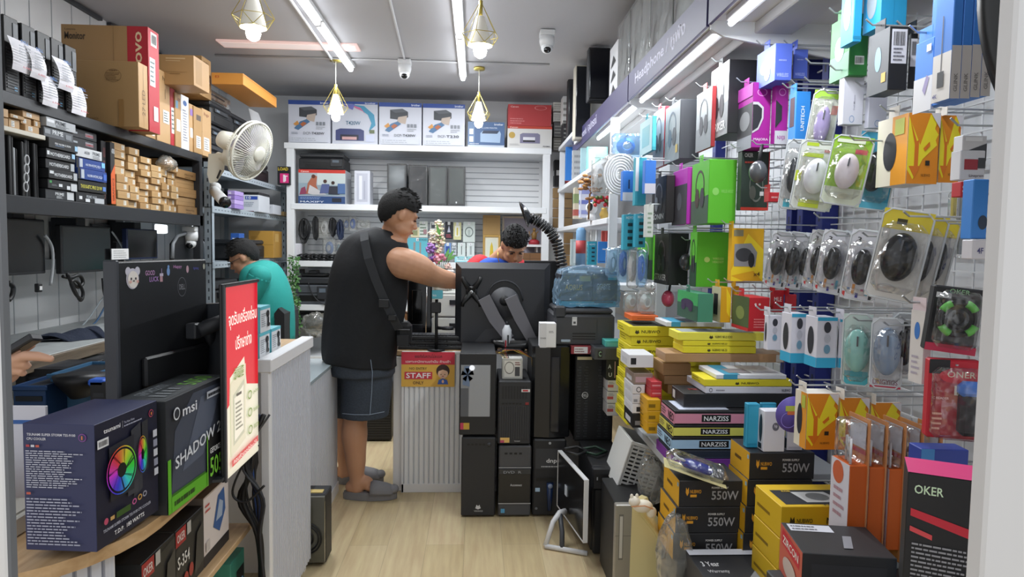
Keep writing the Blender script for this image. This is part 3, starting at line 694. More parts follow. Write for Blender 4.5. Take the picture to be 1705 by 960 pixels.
for i in range(5):
    h = [.052,.058,.060,.062,.056][i]; dx = [0,.012,.004,.02,.006][i]
    carton('medium_carton',(XF-.35,YY(301)+dx*.3,z),(XF-.02-dx,YY(336),z+h-.002),['#a88253','#b48f60'][i % 2],{'r': [('t','PRINTER',.35,.35,.75,.6,'#6b4f2d'),('q',.35,.12,.6,.2,'#6b4f2d')] if i in (0,4) else [('q',.05,.48,.95,.51,'#8f6d40')]},
           'wide brown carton, %s of the pile at the far end of the black rack' % ORD[i],group='wide cartons at the far rack end'); z += h
# ================================================================ LEFT, UNDER THE RACK
DK = '#15161a'
def hung_monitor(px,X,label,col=DK):
    x0,y0,x1,y1 = px
    a = P(x0,y1,X=X); b = P(x1,y0,X=X); zt = P(x0,y0,X=X).z
    t = thing('hung_monitor',(X,(a.y+b.y)/2,a.z),label,'monitor','monitors hung under the black rack')
    g = G(); g.box((X-.03,a.y,a.z),(X,b.y,zt),col,.004); g.mark((Vector((X,a.y,a.z)),Vector((0,b.y-a.y,0)),Vector((0,0,zt-a.z))),[('q',.03,.05,.97,.96,mat('#0e0f12',.25))]); g.build('screen',t)
    g = G(); g.box((X-.16,(a.y+b.y)/2-.04,a.z+.10),(X-.03,(a.y+b.y)/2+.04,zt+.04),'#202226',.003); g.build('mount',t)
hung_monitor((12,362,74,459),-2.02,'dark monitor hanging nearest the entrance under the black rack')
hung_monitor((103,374,184,456),-2.02,'dark monitor hanging second under the black rack, cable loop below')
hung_monitor((212,380,262,432),-2.04,'dark blue screened monitor hanging under the rack by the sticker-covered screen','#14244a')
def cable(name,pts,r,col,label,group=None,n=6,cat='cable'):
    P0 = [Vector(p) for p in pts]; out = []
    for i in range(len(P0)-1):
        p0 = P0[max(0,i-1)]; p1 = P0[i]; p2 = P0[i+1]; p3 = P0[min(len(P0)-1,i+2)]
        for k in range(5):
            t_ = k/5; out.append(.5*((2*p1)+(p2-p0)*t_+(2*p0-5*p1+4*p2-p3)*t_*t_+(3*p1-p0-3*p2+p3)*t_**3))
    out.append(P0[-1]); g = G(); g.tube(out,r,col,n); return tag(g.build(name),label,cat,group)
def pc(pts,X=None,Y=None): return [P(x,y,X=X,Y=Y) for x,y in pts]
cable('cable',pc([(75,392),(86,410),(88,440),(84,475)],X=-2.0),.007,'#9fa3a6','grey cable hanging between the two dark hung monitors')
cable('cable',pc([(112,455),(122,478),(134,500),(138,486),(128,468),(118,470),(126,490),(136,498)],X=-1.98),.008,'#121316','black cable looped below the second hung monitor')
cable('cable',pc([(105,460),(118,462),(132,458),(138,470),(130,478),(120,470)],X=-1.99),.009,'#121316','knotted black cable bundle under the second hung monitor')
cable('cable',pc([(14,470),(22,478),(20,492),(14,500)],X=-2.0),.010,'#121316','black cable end hanging by the entrance frame')
cable('cable',pc([(186,385),(200,405),(214,432)],X=-2.1),.005,'#aab0b4','pale thin cable drooping over the white note by the blue monitor')
cable('cable',pc([(145,548),(160,535),(172,515),(186,487)],X=-2.35),.006,'#4d6f96','blue cable rising from the grey work table')
cable('cable',pc([(170,463),(172,485),(178,508),(175,520)],X=-2.4),.005,'#1c1d20','thin black cable with a plug hanging over the work table wall')
cable('cable',pc([(130,549),(150,527),(168,500),(186,480)],X=-2.38),.005,'#b9c2c8','white cable crossing the panelled wall over the work table')
g = G(); a = P(186,420,X=-2.0); b = P(214,413,X=-2.0)
g.box((-2.004,a.y,a.z-.04),(-2.0,b.y,a.z+.02),'#dcdcdc'); g.mark((Vector((-2.0,a.y,a.z-.04)),Vector((0,b.y-a.y,0)),Vector((0,0,.06))),[('L',4,.1,.1,.9,.9,'#a7a7a7')])
tag(g.build('paper_note'),'white paper note hanging beside the blue screened monitor','note')
g = G(); a = P(64,472,X=-2.0); g.box((-2.02,a.y,a.z-.04),(-2.0,a.y+.03,a.z),'#1a1b1e',.003); g.box((-2.0,a.y+.006,a.z-.03),(-1.998,a.y+.024,a.z-.012),'#d8d8d8'); tag(g.build('power_switch'),'small black switch with a white label hanging under the rack rail','switch')
# dark cloth on the table
g = G(); rr = random.Random(3); a = P(70,568,Z=.905); b = P(160,560,Z=.905); vs = []; n = 22
for i in range(n+1):
    s_ = i/n; c = a.lerp(b,s_)
    for j in range(9):
        q = j/8; wv = .5*math.sin(s_*9+q*2)+.5*math.sin(s_*17-q*5)
        hgt = math.sin(q*PI)*(.028+.03*s_+.012*wv); vs.append((c.x+(q-.5)*(.20-.06*s_),c.y+.02*wv,.902+max(0,hgt)))
g.add(vs,[(i*9+j,(i+1)*9+j,(i+1)*9+j+1,i*9+j+1) for i in range(n) for j in range(8)],mat('#20283a',.9,bump=(60,.4)),True)
g.add([(v[0],v[1],.9015) for v in vs],[(i*9+j,i*9+j+1,(i+1)*9+j+1,(i+1)*9+j) for i in range(n) for j in range(8)],mat('#20283a',.9))
tag(g.build('dark_cloth'),'dark navy cloth folded on the grey work table','cloth')
# things under the table on the lower shelf / in front
def crate(px,Y,dep,col,label,z0=None):
    x0,x1,z0_,z1 = rect(*px,Y); z0 = z0_ if z0 is None else z0
    g = G(); th = .012
    g.box((x0,Y,z0),(x1,Y+dep,z0+.01),col); g.box((x0,Y,z0+.01),(x1,Y+th,z1),col,.002); g.box((x0,Y+dep-th,z0+.01),(x1,Y+dep,z1),col,.002)
    g.box((x0,Y+th,z0+.01),(x0+th,Y+dep-th,z1),col); g.box((x1-th,Y+th,z0+.01),(x1,Y+dep-th,z1),col)
    g.box((x0+th,Y+th,z0+.02),(x1-th,Y+dep-th,z1-.012),'#17191d')
    o = g.build('storage_bin'); tag(o,label,'bin','blue bins under the work table')
    h = G(); h.box((x0-.01,Y-.01,z1-.018),(x1+.01,Y,z1),col,.003); h.build('rim',o)
    h = G(); h.box(((x0+x1)/2-.05,Y-.005,z1-.06),((x0+x1)/2+.05,Y-.001,z1-.04),'#101820'); h.build('grip',o)
crate((22,642,76,690),2.72,.30,'#1c3d68','dark blue bin under the work table nearest the entrance',.33)
crate((84,622,158,690),2.86,.30,'#386488','lighter blue bin under the work table beside the dark tray',.33)
g = G(); x0,x1,z0,z1 = rect(108,624,160,660,2.80); g.loft([(((x0+x1)/2,2.80,z0),.03,.05),(((x0+x1)/2,2.80,z0+.06),.09,.08),(((x0+x1)/2,2.80,z1),.10,.09)],'#14151a',20); tag(g.build('dark_bowl'),'dark plastic bowl resting on the blue bin','bowl')
g = G(); x0,x1,z0,z1 = rect(145,632,172,643,2.70); g.box((x0,2.70,z0),(x1,2.76,z1),mat('#2f62c8',.6),.006); tag(g.build('blue_packet'),'small bright blue packet by the dark plastic bowl','packet')
for i,(px,Y,c,l) in enumerate((((30,614,120,640),3.0,'#191b20','long dark equipment box right below the table edge'),((88,603,190,632),3.3,'#22252a','flat dark device on its side below the table edge, farther in'),((150,636,195,672),2.7,'#1b1d21','dark cardboard tray beside the sticker-covered monitor'))):
    fb('equipment_box',px,Y,.25,c,{'f': [('q',.1,.3,.5,.5,'#2f3238')],'t': [('q',.2,.2,.8,.8,'#2b2e33')]},l,group='dark equipment under the work table')
# ================================================================ LEFT COUNTER GOODS
ZCT = .75
# cpu cooler box
NV = '#30355a'; NV2 = '#171930'; WT = '#d8d9e4'
Yc = 1.42; xb0,xb1 = P(44,800,Y=Yc).x,P(171,800,Y=Yc).x; zt = P(110,706,Y=Yc).z
zb = P(110,917,Y=Yc).z
def fan_disc(g,c,U,V,r,hub):
    """rainbow ringed fan picture lying on a printed face"""
    n = 36; N = U.cross(V).normalized(); cols = []
    import colorsys
    for k in range(n):
        rgb = colorsys.hsv_to_rgb((.33-k/n) % 1,.75,.85); h = '#%02x%02x%02x' % tuple(int(q*255) for q in rgb)
        a0,a1 = 2*PI*k/n,2*PI*(k+1)/n
        def q(a,s): return c+U*(r*s*math.cos(a))+V*(r*s*1.0*math.sin(a))
        g.add([q(a0,.95),q(a1,.95),q(a1,1.0),q(a0,1.0)],[(0,1,2,3)],h)
        g.add([q(a0,.3),q(a1,.3),q(a1,.86),q(a0,.86)],[(0,1,2,3)],h)
        if k % 5 == 0: g.add([q(a0,.3),q(a0+.25,.3),q(a0+.55,.86),q(a0+.42,.86)],[(0,1,2,3)],'#2c2c3c')
    g.add([c+N*.0004+U*(hub*math.cos(2*PI*k/20))+V*(hub*math.sin(2*PI*k/20)) for k in range(20)],[tuple(range(20))],'#111114')
g = G(); A = (xb0,Yc,zb); B = (xb1,Yc+.225,zt); g.box(A,B,NV,.001); F = faces(A,B)
g.mark(F['r'],[('q',.003,.003,.997,.997,NV2)],.0003)
g.mark(F['f'],[('t','TSUNAMI SUPER STORM TSS-9100',.06,.905,.74,.925,WT),('t','CPU COOLER',.06,.872,.33,.892,WT),('c',.84,.90,.0085,'#8a4a9a'),('c',.84,.90,.0068,NV),('q',.83,.885,.85,.915,'#d07a50'),
    ('q',.06,.82,.11,.838,'#b03a44'),('q',.13,.82,.18,.838,'#c8c8d4'),('q',.20,.82,.25,.838,'#c05a4a'),('L',17,.06,.50,.86,.80,'#b9bccd'),('q',.06,.45,.12,.468,'#c05a4a'),('L',16,.06,.05,.83,.43,'#a4a8be')])
g.mark(F['r'],[('t','tsunami',.13,.90,.38,.935,'#f0f0f4'),('q',.41,.885,.413,.945,WT),('t','The New Wave',.43,.915,.60,.935,'#a9acc0'),('L',1,.43,.885,.78,.91,'#a9acc0'),('c',.88,.91,.009,'#c84a6a'),('c',.88,.91,.0072,NV2),('q',.87,.897,.89,.92,'#e08040'),
    ('q',.02,.80,.18,.87,'#e2e2e6'),('B',.04,.815,.16,.855,'#444444'),
    ('p',[(.52,.84),(.68,.88),(.70,.30),(.55,.26)],'#34363f'),('p',[(.70,.87),(.80,.88),(.80,.45),(.70,.42)],'#2a2c33'),('q',.45,.30,.62,.40,'#3c3e46'),
    ('p',[(.17,.78),(.56,.80),(.55,.34),(.18,.34)],'#23242e'),
    ('t','TSUNAMI SUPER STORM TSS-9100 CPU COOLER',.06,.125,.82,.15,'#b9bccd'),('t','T.D.P.  180 WATTS',.22,.055,.70,.09,'#f0f0f4'),
    ('c',.10,.21,.007,'#c04a6a'),('q',.16,.195,.22,.225,'#c8a060'),('q',.25,.185,.47,.235,'#35551f'),('r',.53,.235,.035,.025,.4,'#cf5d9a'),('r',.62,.245,.035,.025,.4,'#c89a4a'),('r',.70,.25,.035,.025,.4,'#9a9aa8'),
    ]+[('q',.86,.70-k*.085,.93,.762-k*.085,['#c8cad4','#8f92a6'][k % 2]) for k in range(5)],.0004)
U = Vector((0,1,0)); V = Vector((0,0,1))
fan_disc(g,Vector((xb1+.009,Yc+.075,zb+.56*(zt-zb))),U*1.0,V*1.0,.052,.015)
fan_disc(g,Vector((xb1+.0088,Yc+.152,zb+.60*(zt-zb))),U*.34,V*.82,.052,.006)
o = g.build('cpu_cooler_box'); tag(o,'dark blue cooler box with a rainbow fan picture standing at the curved counter corner','box'); o.rotation_euler.z = -.10
# graphics card box
Yg = 1.66; xg0,xg1 = P(205,780,Y=Yg).x,P(277,780,Y=Yg).x+.012; zg = P(275,668,Y=Yg).z
g = G(); A = (xg1-.13,Yg,ZCT+.001); B = (xg1+.0,Yg+.345,zg); g.box(A,B,'#2a2d30',.001); F = faces(A,B)
g.mark(F['t'],[('q',.08,.02,.92,.98,'#3d4245'),('T','GEFORCE RTX',.15,.15,.38,.55,'#8d9398'),('T','5050',.45,.55,.85,.9,'#6aa83a'),('L',4,.5,.1,.85,.45,'#8d9398')])
g.mark(F['r'],[('q',0,0,1,1,'#2b2e36'),('p',[(.05,.08),(.60,.10),(.98,.95),(.40,.97),(.12,.7)],'#474d5c'),('p',[(.22,.30),(.55,.34),(.90,.92),(.52,.90)],'#5b6375'),('p',[(.62,.2),(.9,.3),(1,.9),(.8,.8)],'#3a3f4b'),
    ('q',0,0,.58,.16,'#3f7a1e'),('q',0,0,.045,.48,'#63b52a'),('p',[(.045,.0),(.60,.0),(.60,.14),(.045,.14)],'#63b52a'),('L',1,.08,.02,.55,.12,'#26450f'),('q',.60,0,1,.50,'#1b1c1d'),('q',.59,.0,.605,.50,'#7fce3f'),
    ('c',.12,.86,.016,'#dfe2e8'),('c',.12,.86,.012,'#2b2e36'),('t','msi',.20,.81,.42,.90,'#e4e6ec'),('s','SHADOW 2X',.08,.37,.93,.48,'#dfe3ea',.13),('q',.58,.86,.85,.93,'#b7bcc6'),('L',1,.60,.86,.83,.93,'#33363d'),
    ('t','GEFORCE RTX',.615,.31,.90,.365,'#e8eaec'),('t','5050',.61,.08,.91,.27,'#7fce3f')])
o = g.build('graphics_card_box'); tag(o,'black graphics card box with green stripe and silver lettering, behind the cooler box','box')
o.rotation_euler.z = -.06
# sticker-covered monitor (back view)
def dell():
    p0 = P(198,560,Y=1.78); p1 = P(345,560,Y=2.16)
    zt,zb = P(198,436,Y=1.78).z,P(198,688,Y=1.78).z
    L = math.hypot(p1.x-p0.x,p1.y-p0.y); an = math.atan2(p1.y-p0.y,p1.x-p0.x)
    t = thing('monitor',(p0.x,p0.y,ZCT),'large black monitor seen from behind, cute stickers along its top edge','monitor')
    R = Matrix.Translation((p0.x,p0.y,0)) @ Matrix.Rotation(an,4,'Z')
    H = zt-zb
    g = G(); g.box((0,0,zb),(L,.012,zt),'#1b1d21',.003,T=R); g.box((-.014,-.006,zb),(.0,.032,zt+.004),'#3b3e45',.003,T=R); g.box((0.0,.012,zb),(L,.034,zt),'#101114',.003,T=R)
    g.build('panel',t)
    g = G(); g.box((.20*L,-.018,zb+.05),(.95*L,.0,zb+.34*H),'#17181b',.006,T=R); g.build('rear_housing',t)
    F = (R @ Vector((0,0,zb)),(R.to_3x3() @ Vector((L,0,0))),Vector((0,0,H)))
    g = G(); g.mark(F,[('e',.14,.885,.062,.070,'#d7d5e2'),('e',.095,.935,.026,.030,'#d7d5e2'),('e',.185,.935,.026,.030,'#d7d5e2'),('e',.14,.88,.052,.058,'#f1ebe4'),('e',.12,.885,.007,.009,'#3a3438'),('e',.162,.885,.007,.009,'#3a3438'),('e',.141,.87,.007,.006,'#3a3438'),('e',.108,.865,.011,.010,'#eab6ae'),('e',.175,.865,.011,.010,'#eab6ae')])
    g.build('bear_sticker',t)
    g = G(); g.mark(F,[('t','GOOD',.27,.90,.37,.935,'#c99ac8'),('t','LUCK',.31,.855,.41,.89,'#b98fd0')]); g.build('word_sticker',t)
    g = G(); g.mark(F,[('q',.425,.85,.455,.89,'#c49aa4'),('q',.42,.89,.46,.91,'#cfc6d8'),('q',.437,.91,.443,.945,'#a08fb8')]); g.build('cup_sticker',t)
    g = G(); g.mark(F,[('e',.52,.92,.018,.03,'#7fa4d8'),('e',.52,.955,.012,.012,'#7fa4d8')]); g.build('blue_sticker',t)
    g = G(); g.mark(F,[('t','Happy',.58,.935,.68,.965,'#c58fc0')]); g.build('word_sticker',t)
    g = G(); g.mark(F,[('e',.75,.93,.016,.028,'#c9a2b0'),('t','fighting',.82,.92,.89,.945,'#5a5aa8'),('e',.96,.945,.014,.022,'#b8b8a8')]); g.build('small_sticker',t)
    g = G(); g.mark(F,[('r',.68,.80,.052,.072,.05,'#85888d'),('t','DELL',.645,.78,.715,.82,'#9a9da2')]); g.build('maker_mark',t)
    g = G(); g.box((.70*L,-.035,zb+.40*H),(.80*L,-.002,zb+.52*H),'#34363b',.004,T=R); a = R @ Vector((.76*L,-.03,zb+.46*H)); b = R @ Vector((1.02*L,-.10,zb+.56*H))
    g.tube([a,b],.022,'#2c2e33',10); b = R @ Vector((.93*L,-.02,zb+.50*H)); c = Vector((b.x-.10,b.y+.16,ZCT+.0)); g.tube([b,Vector((b.x-.03,b.y+.10,b.z-.12)),c],.02,'#2c2e33',10); g.cyl(c,c+Vector((0,0,.012)),.07,'#2c2e33',20)
    g.build('stand_arm',t)
dell()
def mon2():
    Y = 2.17; x0,x1,z0,z1 = rect(338,506,376,688,Y)
    t = thing('monitor',((x0+x1)/2,Y,ZCT),'slim dark monitor turned edge on between the sticker-covered screen and the red sign','monitor')
    g = G(); g.prism([(x0,z0+.02),(x0+.01,z0+.2),(x0,z1-.0),(x1+.03,z1+.005),(x1+.03,z0-.0)],'y',Y,Y+.03,'#262b33'); g.box((x0-.003,Y-.002,z0),(x0+.004,Y+.03,z1),'#3c424b',.001); g.build('panel',t)
    g = G(); g.cyl((x1-.02,Y+.05,ZCT),(x1-.02,Y+.05,z0+.1),.02,'#1a1c20'); g.box((x1-.08,Y-.0,ZCT),(x1+.04,Y+.14,ZCT+.012),'#1a1c20',.003); g.build('stand',t)
mon2()
# lit portrait sign screen
def sign():
    xs = -.70; y0 = P(374,600,X=xs).y; y1 = P(429,600,X=xs-.0).y
    z0 = P(372,806,X=xs).z; z1 = P(372,478,X=xs).z
    t = thing('portrait_screen',(xs,(y0+y1)/2,ZCT),'upright lit red and white notice screen with Thai lettering on the counter edge','screen')
    g = G(); g.box((xs-.012,y0-.008,z0),(xs-.001,y1+.008,z1+.008),'#1c1d20',.003); g.box((xs-.001,y0-.008,z0),(xs+.004,y0+.004,z1+.008),'#33363c'); g.box((xs-.001,y0,z1-.001),(xs+.004,y1+.008,z1+.008),'#26282c'); g.build('frame',t)
    F = (Vector((xs,y0+.003,z0+.004)),Vector((0,y1-y0-.003,0)),Vector((0,0,z1-z0-.004)))
    E = lambda c,e=.55: mat(c,.25,emit=e*.35)
    g = G(); g.mark(F,[('q',0,0,1,1,E('#eceeda')),('p',[(0,.48),(0,1),(1,1),(1,.40),(.62,.44),(.55,.60),(.12,.52),(.1,.38),(0,.36)],E('#d8152c')),
        ('t','จุดรับเครื่องซ่อม',.10,.77,.96,.87,E('#fff4ec',.9)),('t','ปรึกษาช่าง',.28,.655,.78,.735,E('#fff4ec',.9)),
        ('p',[(.12,.10),(.56,.14),(.58,.56),(.12,.49)],E('#dfe0c6')),('p',[(.19,.15),(.52,.18),(.53,.48),(.19,.42)],E('#c3c9b2')),('p',[(.22,.17),(.49,.20),(.50,.45),(.22,.40)],E('#eceedd')),('q',.28,.405,.43,.42,E('#55584e')),
        ('L',7,.25,.22,.47,.38,E('#8d9080')),('T','สแกน',.2,.50,.5,.56,E('#7a9a4a')),
        ('r',.68,.37,.07,.025,.3,E('#7a9a4a')),('r',.68,.27,.07,.025,.3,E('#7a9a4a')),('r',.68,.17,.07,.025,.3,E('#7a9a4a')),
        ('t','ดูหน้าร้าน',.78,.36,.97,.385,E('#7a9a4a')),('t','ติดต่อช่าง',.78,.26,.97,.285,E('#7a9a4a')),('t','สอบถาม',.78,.16,.95,.185,E('#7a9a4a')),
        ('p',[(.10,.05),(.92,.07),(.92,.105),(.10,.085)],E('#cf4a4a')),('t','คอมพิวเตอร์ซ่อมได้',.14,.06,.86,.09,E('#ffe8e0'))],.0004); g.build('display',t)
    g = G(); g.cyl((xs-.02,y0+.02,ZCT+.006),(xs-.02,y0+.02,z0+.03),.012,'#3a3d42',10); g.prism([(xs-.12,y0-.06),(xs+.0,y0-.03),(xs+.0,y0+.06),(xs-.12,y0+.05)],'z',ZCT,ZCT+.008,'#2b2d31'); g.build('foot',t)
    l = area('screen_glow',(.012,0,(z0+z1)/2-ZCT),z1-z0,y1-y0,.3,rot=(0,PI/2,0),col=(1,.8,.75),parent=t); 
sign()
# teal webcam cartons on the raised counter
TL = '#67c2d2'
def camart(): return {'f': [('q',0,0,1,1,TL),('q',.35,.62,.8,.80,'#e6edf0'),('L',2,.38,.64,.78,.78,'#777777'),('L',2,.05,.3,.6,.45,'#d7f0f4')],'r': [('q',0,0,1,1,'#e3e6ea'),('q',0,.88,1,1,TL),('L',7,.08,.2,.5,.75,'#8a8f96'),('e',.72,.68,.15,.14,'#17181b'),('e',.72,.68,.07,.07,'#3c3f45'),('q',.66,.28,.80,.55,'#17181b'),('e',.74,.25,.13,.08,'#24262a')]}
ZR2 = .977
for i,(px,y,zz,l) in enumerate((((470,575),2.39,0,'teal and white webcam carton at the front of the raised counter'),((487,560),2.53,0,'teal and white webcam carton behind the front one on the raised counter'),((461,530),2.40,.092,'teal and white webcam carton on top of another'))):
    x = min(P(*px,Y=y+.115).x,-.75)
    carton('webcam_box',(x-.10,y,1.009+zz),(x,y+.115,1.009+zz+.091),TL,camart(),l,group='webcam cartons on the raised counter')
# goods in the open shelf under the top
Z1,Z0_ = .457,.172
for i,(y0,l) in enumerate(((1.62,'black speaker carton with red label in the counter shelf, nearer one'),(1.805,'black speaker carton with red label in the counter shelf, farther one'))):
    carton('speaker_box',(-1.03,y0,Z1),(-.79,y0+.18,Z1+.19),'#17181a',{'r': [('p',[(0,.7),(.5,.9),(1,.95),(1,0),(0,0)],'#2d2c2a'),('q',0,.75,.35,.98,'#a62c2c'),('t','OKER',.04,.80,.31,.92,'#e8dcd6'),('q',.38,.8,.52,.98,'#b9b6b0'),('t','S-354',.03,.42,.45,.6,'#e4e2dc'),('e',.12,.2,.08,.09,'#a83a34'),('e',.3,.2,.08,.09,'#a83a34'),('e',.48,.25,.08,.1,'#a83a34'),('p',[(.6,.1),(.95,.2),(.95,.8),(.7,.7)],'#43413d')],
        't': [('t','OKER',.3,.4,.7,.6,'#7d2620'),('q',0,.98,1,1,'#3d3b38')]},l,group='speaker cartons in the counter shelf')
carton('small_speaker_box',(-1.02,1.56,Z1),(-.83,1.615,Z1+.12),'#b9bcc0',{'r': [('L',4,.1,.2,.8,.8,'#7b8085'),('c',.8,.4,.02,'#33363a')]},'grey white carton at the near end of the counter shelf')
carton('headset_box',(-.98,1.99,Z1),(-.79,2.19,Z1+.21),'#6c6258',{'r': [('q',0,.16,1,1,'#e2d7d2'),('q',0,0,1,.16,'#26262a'),('p',[(.35,.45),(.55,.85),(.8,.9),(.85,.55),(.6,.3)],'#41639a'),('p',[(.45,.5),(.6,.78),(.75,.7),(.7,.5)],'#a9b7cc'),('L',2,.05,.75,.25,.9,'#c0504a'),('q',.05,.2,.2,.35,'#c9c0ba')],'t': [('q',.1,.1,.9,.9,'#57504a')]},'cream carton with a blue headset picture in the counter shelf')
carton('router_box',(-.96,2.19,Z0_),(-.785,2.32,Z0_+.20),'#3f8f7c',{'r': [('q',.4,.3,.95,.75,'#14161a'),('c',.55,.5,.012,'#6aa0d8'),('c',.78,.5,.012,'#6aa0d8')]},'green carton on the lowest counter shelf')
# cables hanging beside the fluted panel
rr = random.Random(5)
for i in range(9):
    x = -.80-.012*(i % 4)-.02; y = 2.575-.012*(i//2)
    c = ['#141519','#16171b','#2a4a86','#1b1c20','#141519','#24375e','#101114','#17181c','#2b2d33'][i]
    px0 = 398+i*6
    pts = [(px0+rr.uniform(-4,4)+ (30-i*3)*.3,690),(425-i*2.5+rr.uniform(-3,3),770),(412+i*2.4+(-14 if i % 3 == 0 else 8),830),(428+i+rr.uniform(-3,3),890),(434+i*.8,970)]
    cable('cable',[P(u,v,Y=2.30-.010*i) for u,v in pts],[.009,.006,.004,.010,.008,.005,.004,.008,.004][i],c,['thick black cable nearest the fluted counter panel','medium black cable in the counter bundle','thin blue cable in the counter bundle','thickest black cable bowing out of the bundle','black cable behind the thickest one','dark blue cable behind the black ones','thin black cable of the counter bundle','black cable hanging last in the bundle by the shelf','thin grey black cable at the back of the bundle'][i],'cables hanging beside the counter')
cable('cable',[P(u,v,Y=2.21) for u,v in ((430,740),(404,775),(388,812),(392,830),(412,834),(440,808))],.004,'#141519','thin black cable curling out to a connector by the counter')
# keyboards and white goods behind the cooler box
g = G(); x0,x1,z0,z1 = rect(22,676,76,702,1.75); g.box((x0-.05,1.75,ZCT),(x1,1.76,z1),'#dfe0ea',.001); g.box((x0-.04,1.749,z0-.005),(x1-.01,1.7495,z0+.005),'#3868b0'); tag(g.build('white_card'),'white card standing behind the cooler box','card')
g = G(); g.box((-1.45,1.42,ZCT),(-1.02,1.66,ZCT+.045),'#d9d6cc',.004); g.box((-1.44,1.43,ZCT+.045),(-1.03,1.65,ZCT+.05),'#c9c5ba'); tag(g.build('cream_tray'),'cream tray on the counter next to the cooler box, near the entrance frame','tray')
g = G(); g.box((-1.45,1.46,ZCT+.05),(-1.1,1.62,ZCT+.14),'#e4e3e3',.004); tag(g.build('white_box'),'white box stacked on the cream tray near the entrance frame','box')
def keyboard(name,a,b,z,label,rows=5,cols=18,rot=0,col='#1a1b1e',keyc='#2a2c30',group=None):
    t = thing(name,((a[0]+b[0])/2,(a[1]+b[1])/2,z),label,'keyboard',group)
    g = G(); g.box((a[0],a[1],z),(b[0],b[1],z+.018),col,.003); g.build('base',t)
    g = G(); cw = (b[0]-a[0]-.016)/cols; rh = (b[1]-a[1]-.02)/rows
    for r in range(rows):
        for c in range(cols): g.box((a[0]+.008+c*cw+.001,a[1]+.01+r*rh+.001,z+.018),(a[0]+.008+(c+1)*cw-.001,a[1]+.01+(r+1)*rh-.001,z+.026),keyc)
    g.build('keys',t); t.rotation_euler.z = rot
keyboard('keyboard',(-1.46,2.02),(-1.00,2.16),ZCT,'black keyboard on the counter behind the dark blue cooler box',rot=.35)
# ================================================================ CORNER RACK, FAN, CAMERAS
def printer(X0,X1,Y0,Y1,z,h,label,face='r',col='#1c1d20',group=None,wrap=False,name='printer'):
    """multifunction printer; face 'r' = front towards +X, 'f' = front towards the viewer"""
    t = thing(name,((X0+X1)/2,(Y0+Y1)/2,z),label,'printer',group)
    c2 = '#2a2c30'
    g = G(); g.box((X0,Y0,z),(X1,Y1,z+h*.72),col,.012)
    if face == 'r':
        g.box((X1-.002,Y0+.06,z+h*.12),(X1+.002,Y1-.06,z+h*.34),'#08090a'); g.box((X1-.002,Y0+.05,z+h*.42),(X1+.003,Y1-.05,z+h*.44),'#08090a')
    else:
        g.box((X0+.06,Y0-.002,z+h*.12),(X1-.06,Y0+.002,z+h*.34),'#08090a'); g.box((X0+.04,Y0-.003,z+h*.42),(X1-.04,Y0+.002,z+h*.44),'#08090a')
    g.build('body',t)
    g = G(); g.box((X0+.004,Y0+.004,z+h*.74),(X1-.004,Y1-.004,z+h),c2 if col != '#d8d6cf' else '#cfccc2',.012); g.build('scanner_lid',t)
    g = G()
    if face == 'r': g.box((X1-.001,Y0+.05,z+h*.5),(X1+.012,Y1-.12,z+h*.68),c2,.004); g.box((X1+.012,Y0+.07,z+h*.54),(X1+.0125,Y0+.13,z+h*.64),'#5a6672')
    else: g.box((X1-.13,Y0-.010,z+h*.2),(X1-.02,Y0+.001,z+h*.68),c2,.004); g.box((X1-.11,Y0-.0105,z+h*.45),(X1-.05,Y0-.010,z+h*.6),'#5a6672')
    g.build('control_panel',t)
    return t
ZR1 = 1.947
cp = [(5.02,5.44),(5.47,5.90),(5.94,6.36)]
nn = 0
for j,(y0,y1) in enumerate(cp):
    z = ZR1+.002
    for i in range(3 if j < 2 else 2):
        h = [.165,.15,.16][i]; nn += 1
        printer(-2.34,-1.90-.02*((i+j) % 2),y0,y1,z,h,'black printer, %s in the %s pile on the corner rack' % (ORD[i],['front','middle','far'][j]),'r',['#191a1d','#202226','#17181a'][(i+j) % 3],'black printers on the corner rack'); z += h+.002
printer(-2.42,-1.93,5.0,5.46,ZR1+.49,.07,'cream printer in clear wrap on top of the front pile, corner rack','r','#d8d6cf')
g = G(); g.box((-2.43,4.98,ZR1+.485),(-1.92,5.47,ZR1+.57),WRAP,.012); tag(g.build('plastic_film'),'crinkled clear film around the cream printer','wrapping')
g = G(); a = P(413,178,X=-1.9); b = P(436,205,X=-1.89); g.add([P(414,180,X=-1.9),P(419,202,X=-1.88),P(437,205,X=-1.87),P(430,188,X=-1.89)],[(0,1,2,3)],'#d5d6d8'); g.add([v-Vector((.002,0,0)) for v in g.v],[(3,2,1,0)],'#d5d6d8')
tag(g.build('paper_sheet'),'white paper sheet hanging over a black printer near the ceiling','paper')
fb('phone_poster',(462,277,483,315),6.42,.05,'#14141a',{'f': [('t','LOAD',.05,.78,.85,.95,'#e3c93a'),('q',.2,.1,.9,.62,'#d12c78'),('q',.45,.15,.62,.55,'#e8d6e0'),('t','T',.5,.2,.8,.5,'#f2e6ec')]},'small black sign with yellow letters and a pink patch on the rack end','sign',z0=ZR1+.002)
